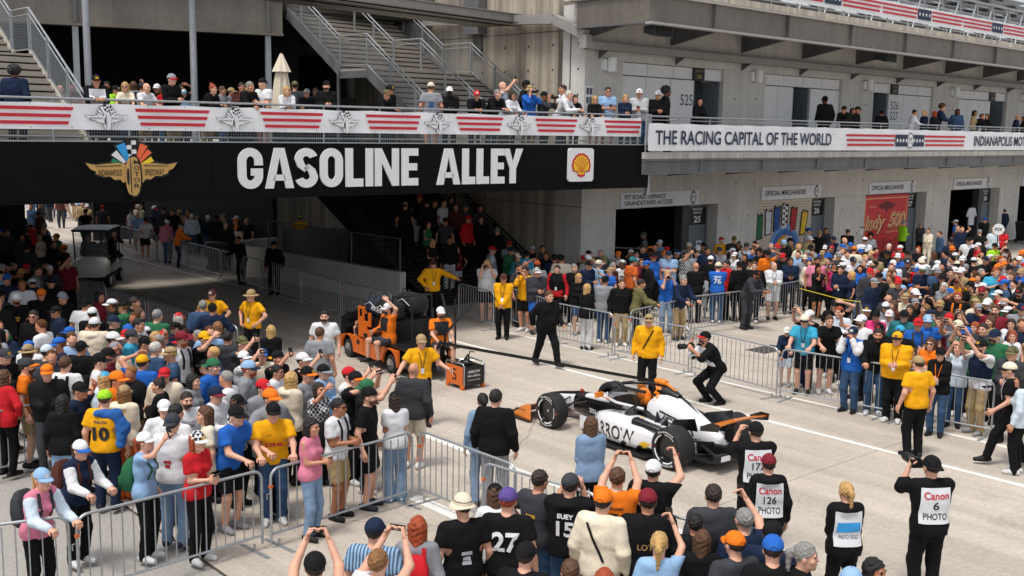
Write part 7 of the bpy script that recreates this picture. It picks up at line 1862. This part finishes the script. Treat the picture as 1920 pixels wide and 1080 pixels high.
def matrix_yz(pos, zdir, updir):
    z = Vector(zdir).normalized(); x = Vector(updir).cross(z).normalized(); y = z.cross(x); return Matrix(((x.x, y.x, z.x, pos[0]), (x.y, y.y, z.y, pos[1]), (x.z, y.z, z.z, pos[2]), (0, 0, 0, 1)))
def add_phone(s, root, J):
    r, l = J['r']['wr'], J['l']['wr']; hd = np.array(J['head'].translation)
    if s.pose in ('on',): d = J['r']['wr']-J['r']['el']; d /= np.linalg.norm(d); pos = r+d*.10; land = False
    elif s.pose == 'wv': pos = l+np.array([0, -.05, .08]); land = False
    else: pos = (r+l)/2+np.array([0, -.07, .06]); land = s.pose in ('up', 'ey')
    zd = pos-hd; M = matrix_yz(pos, zd, (1, 0, 0) if land else (0, 0, 1)); o = empty('phone', root.matrix_basis @ M); link('phone_case', PHONE, o); link('screen', SCREEN, o)
    return o
def add_camera(s, root, J, big=False):
    hd = J['head']; hp_ = np.array(hd.translation)
    if s.pose in ('ey', 'ph', 'sq'): pos = (J['r']['wr']+J['l']['wr'])/2+np.array([.03, -.02, .04]); f = np.array([0, -1, .0])
    else: pos = (J['r']['wr']+J['l']['wr'])/2+np.array([0, -.06, .03]); f = np.array([0, -1, -.1])
    o = empty('camera', root.matrix_basis @ Matrix.Translation(pos)); link('camera_body', CAMB, o); link('lens', LENSL if big else LENS, o, Matrix.Translation((0, -.03, 0))); return o
def strap_on(root, J, s, parent, col, both=True):
    bvh = top_bvh(s.pose, s.build, s.tk); T = J['T']
    for sx in ((1, -1) if both else (1,)):
        for nd in ((0, -1, 0), (0, 1, 0)):
            o = T(sx*.085, 0, .20); up_ = T(sx*.085, 0, 1.2)-o; V = []
            o_ = proj_quad(parent, 'strap', bvh, o, (1, 0, 0), tuple(up_), nd, [(-.022, 0 if nd[1] < 0 else .1), (.022, 0 if nd[1] < 0 else .1), (.022, .33), (-.022, .33)], FAB, .014, 6); o_.color = col
def add_pack(s, root, J, c):
    T = J['T']; o = empty('backpack', root.matrix_basis @ (Matrix.Translation(T(0, BUILD[s.build]['ch']*.9+.012, .02)) @ Matrix.Rotation(-J['lean'], 4, 'X'))); col = lin(COL[c])
    own(link('pack_body', PACK, o), col); own(link('pocket', POCKET, o), tuple(x*.8 for x in col[:3])+(1,)); M = o.matrix_basis.inverted() @ root.matrix_basis
    e = empty('straps', M, o); strap_on(root, J, s, e, col); return o
def bib(s, root, J, kind):
    bvh = top_bvh(s.pose, s.build, s.tk); T = J['T']; up_ = tuple(T(0, 0, 1.)-T(0, 0, 0)); g = MATS['bib_white']
    for nd, rx in (((0, 1, 0), (-1, 0, 0)), ((0, -1, 0), (1, 0, 0))):
        o = T(0, 0, .0); proj_quad(root, 'bib', bvh, o, rx, up_, nd, [(-.175, .07), (.175, .07), (.165, .49), (-.165, .49)], g, .012, 12)
        if nd[1] < 0 and s.face > 150: continue
        if kind in ('6', '172', '126') and nd[1] > 0:
            proj_text(root, 'bib_lettering', 'Canon', bvh, T(.14, 0, .36), rx, up_, nd, .28, .085, RED, bold=.02, lift=.017); proj_text(root, 'bib_lettering', kind, bvh, T(.08 if len(kind) > 1 else .035, 0, .235), rx, up_, nd, .16 if len(kind) > 1 else .07, .095, INK, bold=.01, lift=.017); proj_text(root, 'bib_lettering', 'PHOTO', bvh, T(.135, 0, .12), rx, up_, nd, .27, .075, INK, bold=.01, lift=.017)
        elif kind == 'vid': proj_quad(root, 'bib_band', bvh, o, rx, up_, nd, [(-.15, .24), (.15, .24), (.14, .36), (-.14, .36)], MATS['em_blue'], .016, 8); proj_text(root, 'bib_lettering', 'PHOTO VIDEO', bvh, T(.12, 0, .16), rx, up_, nd, .24, .05, NAVY, lift=.017)
        elif nd[1] < 0: proj_text(root, 'bib_lettering', 'PHOTO', bvh, T(-.1, 0, .18), rx, up_, nd, .2, .05, RED, lift=.017)
mat('bib_white', '#d8dade', .8, bump=.2, bscale=20)
TXM = {}
def back_text(s, root, J, body, x, z, w_, h_, m, bold=.03, front=False):
    bvh = top_bvh(s.pose, s.build, s.tk); T = J['T']; up_ = tuple(T(0, 0, 1.)-T(0, 0, 0)); nd = (0, -1, 0) if front else (0, 1, 0); rx = (1, 0, 0) if front else (-1, 0, 0); o = T(x if front else -x, 0, z)
    proj_text(root, 'shirt_lettering', body, bvh, o, rx, up_, nd, w_, h_, m, bold=bold, lift=.009)
def build_person(s, M=None):
    J = skeleton(s.pose, s.build); h = head_top(s); yaw = radians(s.face)
    if M is None:
        off = Matrix.Rotation(yaw, 3, 'Z') @ Vector((h.x, h.y, 0))*s.k; M = Matrix.Translation((s.P[0]-off.x, s.P[1]-off.y, s.z0)) @ Matrix.Rotation(yaw, 4, 'Z') @ Matrix.Diagonal((s.k*s.wid, s.k*s.wid, s.k, 1))
    root = empty('person', M); tag(root, s.label, 'person', GN[s.zone])
    own(link('body', person_mesh('body', s.pose, s.build), root), lin(SKIN[s.skin]))
    def cloth(name, me, c, pat):
        o = own(link(name, me, root), lin(COL[c]))
        if pat and pat[0] in PATM: o.material_slots[0].link = 'OBJECT'; o.material_slots[0].material = PATM[pat[0]]
        return o
    cloth({'t': 'shirt', 'j': 'jacket', 'h': 'hoodie', 'v': 'tank_top'}[s.tk], person_mesh('top', s.pose, s.build, s.tk), s.tc, s.tp)
    cloth({'p': 'trousers', 's': 'shorts', 'w': 'trousers'}[s.bk], person_mesh('bottom', s.pose, s.build, s.bk), s.bcol, s.bp)
    rs = random.Random(int(s.x*31+s.y)); sc = rs.choice(['#17171a', '#17171a', '#d6d6d6', '#8d8d90', '#2a2d38']) if s.bcol != 'K' or s.bk == 's' else rs.choice(['#131315', '#17171a', '#c9c9c9'])
    if s.zone == 'ce' and s.tc in 'YK': sc = '#141416'
    for sd in 'rl': own(link('shoe', person_mesh('shoe', s.pose, s.build, sd), root), lin(sc))
    HM = J['head'] @ Matrix.Rotation((rs.random()-.5)*.2, 4, 'Z')
    if s.hs != 'n': own(link('hair', HAIR[s.hs], root, HM), lin(HCOL[s.hcol]))
    if s.beard: own(link('beard', BEARD, root, HM), lin(HCOL[s.hcol]))
    if s.shades: link('sunglasses', SHADES, root, HM if s.hat == 'n' or rs.random() < .8 else HM @ Matrix.Translation((0, .0, .06)))
    if s.hat != 'n':
        hm = HM @ Matrix.Rotation(pi if s.hat == 'b' else 0, 4, 'Z') @ (Matrix.Translation((0, -.02, 0)) if s.hat == 'b' else Matrix()); cc_ = lin(COL[s.hc]); c2 = lin(COL[s.bc])
        if s.hc == 'W': cc_ = lin('#e4e4e6')
        cap = empty({'c': 'cap', 'b': 'cap', 'w': 'hat', 'u': 'hat', 'o': 'hat'}[s.hat], hm, root)
        cr = own(link('crown', TALL if s.hat in 'wo' else CROWN, cap), cc_)
        if s.hpat: cr.material_slots[0].link = 'OBJECT'; cr.material_slots[0].material = PATM[s.hpat]
        own(link('brim', {'c': BRIM, 'b': BRIM, 'w': BRIMW, 'u': BRIMB, 'o': BRIMC}[s.hat], cap), c2)
        if s.hat in 'cb':
            link('cap_opening', CAPGAP, cap); own(link('cap_button', CAPBUT, cap), tuple(x*.7 for x in cc_[:3])+(1,))
            if rs.random() < .6: own(link('cap_logo', CAPLOGO, cap), lin(rs.choice(['#d8d8da', '#c23a34', '#22304e', '#d9a53a', '#2a2a2e'])))
        if s.hat in 'wu': own(link('hat_band', HATBAND, cap), lin('#141416'))
    short = ' '.join(base_label(s).split()[1:])
    zn = ZN[s.zone].split()
    for e in s.ex:
        if e == 'phone': tag(add_phone(s, root, J), 'PH', 'phone', 'phones held by spectators')['owner'] = s.label
        elif e == 'camera': tag(add_camera(s, root, J, s.x in (1748, 1324)), 'CA', 'camera', 'cameras held by people')['owner'] = s.label
        elif e.startswith('pack'): tag(add_pack(s, root, J, e[4]), 'BP', 'backpack', 'backpacks worn by spectators')['owner'] = s.label; 
        elif e == 'bibW': bib(s, root, J, 'W')
        elif e.startswith('sl'):
            for sd in 'rl': own(link('sleeve', person_mesh('sleeve', s.pose, s.build, sd), root), lin(COL[e[2]]))
        elif e.startswith('vest'): own(link('vest', person_mesh('vest', s.pose, s.build), root), lin(COL[e[4]]))
        elif e.startswith('bib'): bib(s, root, J, e[3:])
        elif e.startswith('tag'):
            bvh = top_bvh(s.pose, s.build, s.tk); T = J['T']; up_ = tuple(T(0, 0, 1.)-T(0, 0, 0)); c = lin(COL[e[3]]); 
            for sx in (1, -1): proj_quad(root, 'lanyard', bvh, T(0, 0, 0), (1, 0, 0), up_, (0, -1, 0), [(sx*.008-.006, .2), (sx*.008+.006, .2), (sx*.062+.006, .5), (sx*.062-.006, .5)], FAB, .012, 6).color = c if e[3] != 'W' else lin('#2a2d35')
            proj_quad(root, 'badge', bvh, T(0, 0, 0), (1, 0, 0), up_, (0, -1, 0), [(-.03, .1), (.03, .1), (.03, .2), (-.03, .2)], MATS['bib_white'], .016, 3)
        elif e in ('strap', 'strapb'):
            bvh = top_bvh(s.pose, s.build, s.tk); T = J['T']; up_ = tuple(T(0, 0, 1.)-T(0, 0, 0)); nd = (0, -1, 0) if e == 'strap' else (0, 1, 0)
            proj_quad(root, 'shoulder_strap', bvh, T(0, 0, 0), (1, 0, 0), up_, nd, [(-.10, .12), (-.07, .12), (.12, .5), (.09, .5)], FAB, .013, 10).color = lin('#151517')
        elif e == 'num76': back_text(s, root, J, '76', -.1, .22, .2, .15, LETTER); back_text(s, root, J, 'VEEKAY', -.11, .395, .22, .045, LETTER)
        elif e == 'num10': back_text(s, root, J, '10', -.13, .12, .23, .2, INK, .05); back_text(s, root, J, 'PALOU', -.1, .37, .17, .045, NAVY)
        elif e == 'num27': back_text(s, root, J, '27', -.13, .2, .27, .21, LETTER, .03)
        elif e == 'num15': back_text(s, root, J, '15', -.1, .17, .19, .17, LETTER, .03); back_text(s, root, J, 'EUEY', -.09, .37, .17, .05, LETTER)
        elif e == 'num7': back_text(s, root, J, '7', -.05, .16, .1, .17, INK, .05); back_text(s, root, J, 'LUNDGAARD', -.1, .37, .2, .035, INK)
        elif e == 'dhl': back_text(s, root, J, 'DHL', -.11, .20, .25, .06, RED, .04, True); back_text(s, root, J, 'HONDA', -.1, .36, .07, .02, INK, 0, True)
        elif e == 'lotus': back_text(s, root, J, 'LOTUS', -.11, .25, .24, .06, GOLD, .0)
        elif e == 'brick': back_text(s, root, J, 'BRICKYARD', -.1, .36, .2, .04, INK, .0, True); back_text(s, root, J, '400', -.07, .30, .14, .05, INK, .0, True)
        elif e == 'flag':
            bvh = top_bvh(s.pose, s.build, s.tk); T = J['T']; up_ = tuple(T(0, 0, 1.)-T(0, 0, 0))
            for i in range(5): proj_quad(root, 'printed_stripe', bvh, T(0, 0, 0), (-1, 0, 0), up_, (0, 1, 0), [(-.1+i*.04, .1), (-.085+i*.04, .1), (-.085+i*.04, .42), (-.1+i*.04, .42)], LETTER if i > 1 else MATS['cl_mag'], .008, 5)
        elif e == 'logo':
            bvh = top_bvh(s.pose, s.build, s.tk); T = J['T']; proj_quad(root, 'printed_logo', bvh, T(0, 0, .3), (1, 0, 0), (0, 0, 1), (0, 1, 0), [(-.06, 0), (0, -.06), (.06, 0), (0, .06)], MATS['em_green'], .008, 4)
        elif e == 'drape':
            T = J['T']; f = Field((-.45, -.25, .8), (.2, .3, 1.6), .018); f.cone(T(.06, .07, .5), T(-.17, .04, .49), .06, .075, .04); f.cone(T(-.17, .05, .48), T(-.27, .03, .30), .08, .085, .05); f.cone(T(-.26, .05, .30), T(-.24, .09, .06), .085, .06, .05); f.noise(.007, 30)
            V_, Q_ = f.mesh(); own(link('draped_jacket', mesh_from('draped_jacket', [(V_, Q_, 0)], [FAB]), root), lin('#2f62a6'))
    if not s.ex and s.tk == 't' and not s.tp and rs.random() < .55 and s.tc in 'KNDGWBLRE':      # printed shirt fronts and backs, plain shapes only
        bvh = top_bvh(s.pose, s.build, s.tk); T = J['T']; pc = rs.choice(['#c9c9cc', '#b8bcc4', '#c23a34', '#d9a53a', '#3a78b8'] if s.tc not in 'WLG' else ['#2a2d35', '#b03038', '#2f5fa0', '#3a3a3e'])
        for nd, sx in (((0, -1, 0), 1), ((0, 1, 0), -1)):
            if rs.random() < .4: continue
            z_ = rs.uniform(.22, .34); hw = rs.uniform(.05, .1)
            for (w_, dz) in ((hw, 0), (hw*.7, -.055), (hw*.85, -.1))[:rs.choice((1, 2, 3))]: proj_quad(root, 'printed_motif', bvh, T(0, 0, z_+dz), (sx, 0, 0), (0, 0, 1), nd, [(-w_, -.018), (w_, -.022), (w_*.9, .02), (-w_*.95, .016)], FAB, .008, 4).color = lin(pc)
    return root
mat('cl_mag', '#9a4a8a', .8)
for s in PEOPLE: s.root = build_person(s)
# held things take their owner's words
for o in list(C.objects):
    if o.get('owner'):
        w_ = o['owner'].split(); rest = ' '.join(w_[1:]); kind = {'PH': 'black phone held by person', 'CA': 'black camera held by person', 'BP': 'backpack worn by person'}[o['label']]
        o['label'] = ' '.join((kind+' '+rest).split()[:16]); del o['owner']
# ---- people aboard the vehicles
def seated(veh, loc, rz, spec, label, group):
    s = Sp(); s.zone = 'ce'; s.x, s.y = loc[0]*100+500, loc[1]*100+400; s.face = 0; s.pose, s.build, s.kid = spec[0], spec[1], False; s.hat, s.hc, s.bc, s.hpat = spec[2], spec[3], spec[4], ''; s.hs, s.hcol, s.skin, s.shades, s.beard = spec[5], spec[6], spec[7], False, spec[8]
    s.tk, s.tc, s.tp, s.bk, s.bcol, s.bp, s.ex = spec[9], spec[10], '', spec[11], spec[12], '', []; s.k = 1; s.wid = 1.08; s.female = False; s.label = label
    r = build_person(s, veh.matrix_basis @ Matrix.Translation(loc) @ Matrix.Rotation(rz, 4, 'Z')); r['group'] = group; return r, s
CREW = 'crew riding on the tug cart'
for (loc, rz, pose, lab) in (((-.62, .55, .22), radians(180), 'sg', 'crew member in orange and charcoal sitting on the near side of the cart'), ((-1.62, -.2, .22), radians(-90-15), 'si', 'crew member in orange sitting at the back of the cart looking down'), ((.75, .28, .2), radians(90), 'si', 'tug cart driver in orange and black seen from behind')):
    r, s = seated(tug, loc, rz, (pose, 'm', 'c' if rz != radians(90) else 'n', 'W', 'W', 's', 'd', '1', True, 't' if pose != 'sg' else 'j', 'O', 's', 'D'), lab, CREW)
    J = skeleton(s.pose, s.build); bvh = top_bvh(s.pose, s.build, s.tk); T = J['T']
    for nd, sx in (((0, -1, 0), 1), ((0, 1, 0), -1)): proj_quad(r, 'yoke_panel', bvh, T(0, 0, 0), (sx, 0, 0), (0, 0, 1), nd, [(-.13, .2), (.13, .2), (.17, .5), (-.17, .5)], FAB, .012, 12).color = lin('#2b2c30')
for y, lab in ((.28, 'driver silhouette at the wheel of the golf cart'), (-.28, 'passenger silhouette in the golf cart')):
    seated(gc, (-.3, y, .34), radians(90), ('si', 'm', 'n', 'K', 'K', 's', 'd', '2', False, 'j', 'K', 'p', 'K'), lab, 'people in the golf cart')
# race driver: helmet, visor and shoulders above the cockpit rim
dr = empty('person', car.matrix_basis @ Matrix.Translation((-.08, 0, .0))); tag(dr, 'race driver in an orange helmet sitting inside the cockpit', 'person')
q = MB(); q.loft([ring_se(x, 0, hw, .5, zt, 2.5) for x, hw, zt in ((.2, .12, .66), (.05, .2, .72), (-.12, .21, .74), (-.2, .15, .7))]); autosmooth(q.build('body', CK, dr), 60)
q = MB(); q.sphere((0, 0, .84), (.135, .12, .135), 20, 14); autosmooth(q.build('helmet', CO, dr), 60); q = MB(); q.loft([ring_se(.05, 0, .115, .81, .89, 3), ring_se(.135, 0, .06, .82, .88, 3)]); autosmooth(q.build('visor', PH_M, dr), 60)
# ---- hand sign in the right crowd
P = at_z(1872, 430, 2.1); fs = tag(empty('paddle_sign', Matrix.Translation(P)), 'round white paddle sign with black letters held up in the right crowd', 'sign')
q = MB(); q.lathe([(0, -.012), (.21, -.012), (.21, .012), (0, .012)], 28, M=Matrix.Rotation(pi/2, 4, 'X')); q.build('disc', LETTER, fs); q = MB(); text_to(q, 'FOX', -.14, -.06, .28, .12, z=.014, bold=.04, M=Matrix.Rotation(pi/2, 4, 'X')); q.build('lettering', INK, fs); q = MB(); q.tube([(0, 0, -.7), (0, 0, -.2)], .018, 6); q.build('handle', INK, fs)
# ---- the rest of the crowd: past 300 the smaller figures are one mass
CRM_ = bpy.data.materials.new('crowd_cloth'); CRM_.use_nodes = True; _b = CRM_.node_tree.nodes['Principled BSDF']; _b.inputs['Roughness'].default_value = .85; _b.inputs['Specular IOR Level'].default_value = .2
_a = CRM_.node_tree.nodes.new('ShaderNodeAttribute'); _a.attribute_name = 'tint'; CRM_.node_tree.links.new(_a.outputs['Color'], _b.inputs['Base Color'])
def arr(me):
    n = len(me.vertices); v = np.empty(n*3, np.float32); me.vertices.foreach_get('co', v); m = len(me.loops); l = np.empty(m, np.int32); me.loops.foreach_get('vertex_index', l); p = np.empty(len(me.polygons), np.int32); me.polygons.foreach_get('loop_total', p); return v.reshape(-1, 3), l, p
_AR = {}
def crowd_mass(specs):
    VV, LL, PP, CC = [], [], [], []; n = 0
    for s in specs:
        J = skeleton(s.pose, s.build); h = head_top(s); yaw = radians(s.face); off = Matrix.Rotation(yaw, 3, 'Z') @ Vector((h.x, h.y, 0))*s.k
        M = Matrix.Translation((s.P[0]-off.x, s.P[1]-off.y, s.z0)) @ Matrix.Rotation(yaw, 4, 'Z') @ Matrix.Diagonal((s.k*s.wid, s.k*s.wid, s.k, 1)); H = M @ J['head']
        items = [(person_mesh('body', s.pose, s.build, 's' if s.bk == 's' else '', True), M, lin(SKIN[s.skin])), (person_mesh('top', s.pose, s.build, s.tk, True), M, lin(COL[s.tc])), (person_mesh('bottom', s.pose, s.build, s.bk if s.bk != 'w' else 'p', True), M, lin(COL[s.bcol]))]
        if s.hs != 'n': items.append((HAIR_LO[s.hs], H, lin(HCOL[s.hcol])))
        if s.hat != 'n': items += [(CROWN_LO, H, lin(COL[s.hc])), (BRIM, H @ Matrix.Rotation(pi if s.hat == 'b' else 0, 4, 'Z'), lin(COL[s.bc]))]
        for me, mm, c in items:
            if me.name not in _AR: _AR[me.name] = arr(me)
            v, l, p = _AR[me.name]; A = np.array(mm); VV.append(v @ A[:3, :3].T+A[:3, 3]); LL.append(l+n); PP.append(p); CC.append(np.tile(np.array(c, np.float32), (len(v), 1))); n += len(v)
    V, L_, P_, Cc = np.concatenate(VV), np.concatenate(LL), np.concatenate(PP), np.concatenate(CC); me = bpy.data.meshes.new('crowd'); me.vertices.add(len(V)); me.vertices.foreach_set('co', V.astype(np.float32).ravel()); me.loops.add(len(L_)); me.loops.foreach_set('vertex_index', L_.astype(np.int32))
    me.polygons.add(len(P_)); me.polygons.foreach_set('loop_start', np.concatenate([[0], np.cumsum(P_)[:-1]]).astype(np.int32)); me.polygons.foreach_set('use_smooth', [True]*len(P_)); me.update(calc_edges=True)
    at = me.color_attributes.new('tint', 'FLOAT_COLOR', 'POINT'); at.data.foreach_set('color', Cc.astype(np.float32).ravel()); me.materials.append(CRM_); me.validate()
    return tag(link('crowd', me), 'packed spectators filling the far and shaded parts of the crowds', 'crowd', kind='stuff')
rs = random.Random(3); occ = [tuple(s.P) for s in PEOPLE+REST]
def filler(x, y):
    s = Sp(); s.pose = rs.choice(['st', 'st', 'fo', 'st', 'cr', 'on']); s.build = rs.choice('mmf'); s.kid = False; s.female = s.build == 'f'; s.wid = 1.06; s.face = rs.uniform(250, 400); s.z0 = 0; s.k = rs.uniform(.93, 1.03)*BASEH[s.build]; s.P = np.array([x, y]); s.zone = 'rc'
    s.hat = rs.choice('cccnn'); s.hc = rs.choice('KKWWNGRTOB'); s.bc = s.hc; s.hs = rs.choice('ssslb' if s.female else 'ssss'); s.hcol = rs.choice('kddbbnyg'); s.skin = rs.choice('11223'); s.tk = rs.choice('ttjh'); s.tc = rs.choice('KKKKKDDNNNGWWBLRTEMJC'); s.bk = 'p'; s.bcol = rs.choice('KJDT'); return s
def try_cells(n, gen):
    k = 0
    for _ in range(n*14):
        x, y = gen()
        if all((x-a)**2+(y-b)**2 > .40**2 for a, b in occ): occ.append((x, y)); REST.append(filler(x, y)); k += 1
        if k >= n: break
def in_poly(px_poly, zt=1.7):
    xs = [p[0] for p in px_poly]; ys = [p[1] for p in px_poly]
    while True:
        x = rs.uniform(min(xs), max(xs)); y = rs.uniform(min(ys), max(ys)); c = False; j = len(px_poly)-1
        for i in range(len(px_poly)):
            if (px_poly[i][1] > y) != (px_poly[j][1] > y) and x < (px_poly[j][0]-px_poly[i][0])*(y-px_poly[i][1])/(px_poly[j][1]-px_poly[i][1])+px_poly[i][0]: c = not c
            j = i
        if c: P = at_z(x, y, zt); return P.x, P.y
try_cells(88, lambda: in_poly([(1290, 462), (1420, 455), (1540, 448), (1690, 462), (1840, 455), (1920, 450), (1960, 600), (1930, 630), (1800, 615), (1700, 575), (1650, 545), (1560, 485), (1400, 485)]))
try_cells(36, lambda: in_poly([(-20, 560), (120, 545), (400, 600), (600, 690), (500, 720), (200, 700), (-20, 690)]))
try_cells(30, lambda: in_poly([(-40, 400), (60, 380), (140, 470), (120, 540), (-40, 540)]))
try_cells(16, lambda: in_poly([(1000, 465), (1090, 470), (1260, 455), (1270, 480), (1180, 500), (1050, 490)]))
try_cells(44, lambda: in_poly([(60, 345), (330, 338), (440, 352), (330, 388), (180, 383), (70, 372)]))
def at_feet(poly):
    x, y = in_poly(poly, 0.0); return x, y
try_cells(36, lambda: at_feet([(70, 425), (150, 405), (330, 402), (470, 398), (480, 385), (60, 390), (40, 410)]))
try_cells(16, lambda: at_feet([(250, 462), (330, 470), (470, 510), (480, 495), (330, 448), (250, 440)]))
crowd_mass(REST)
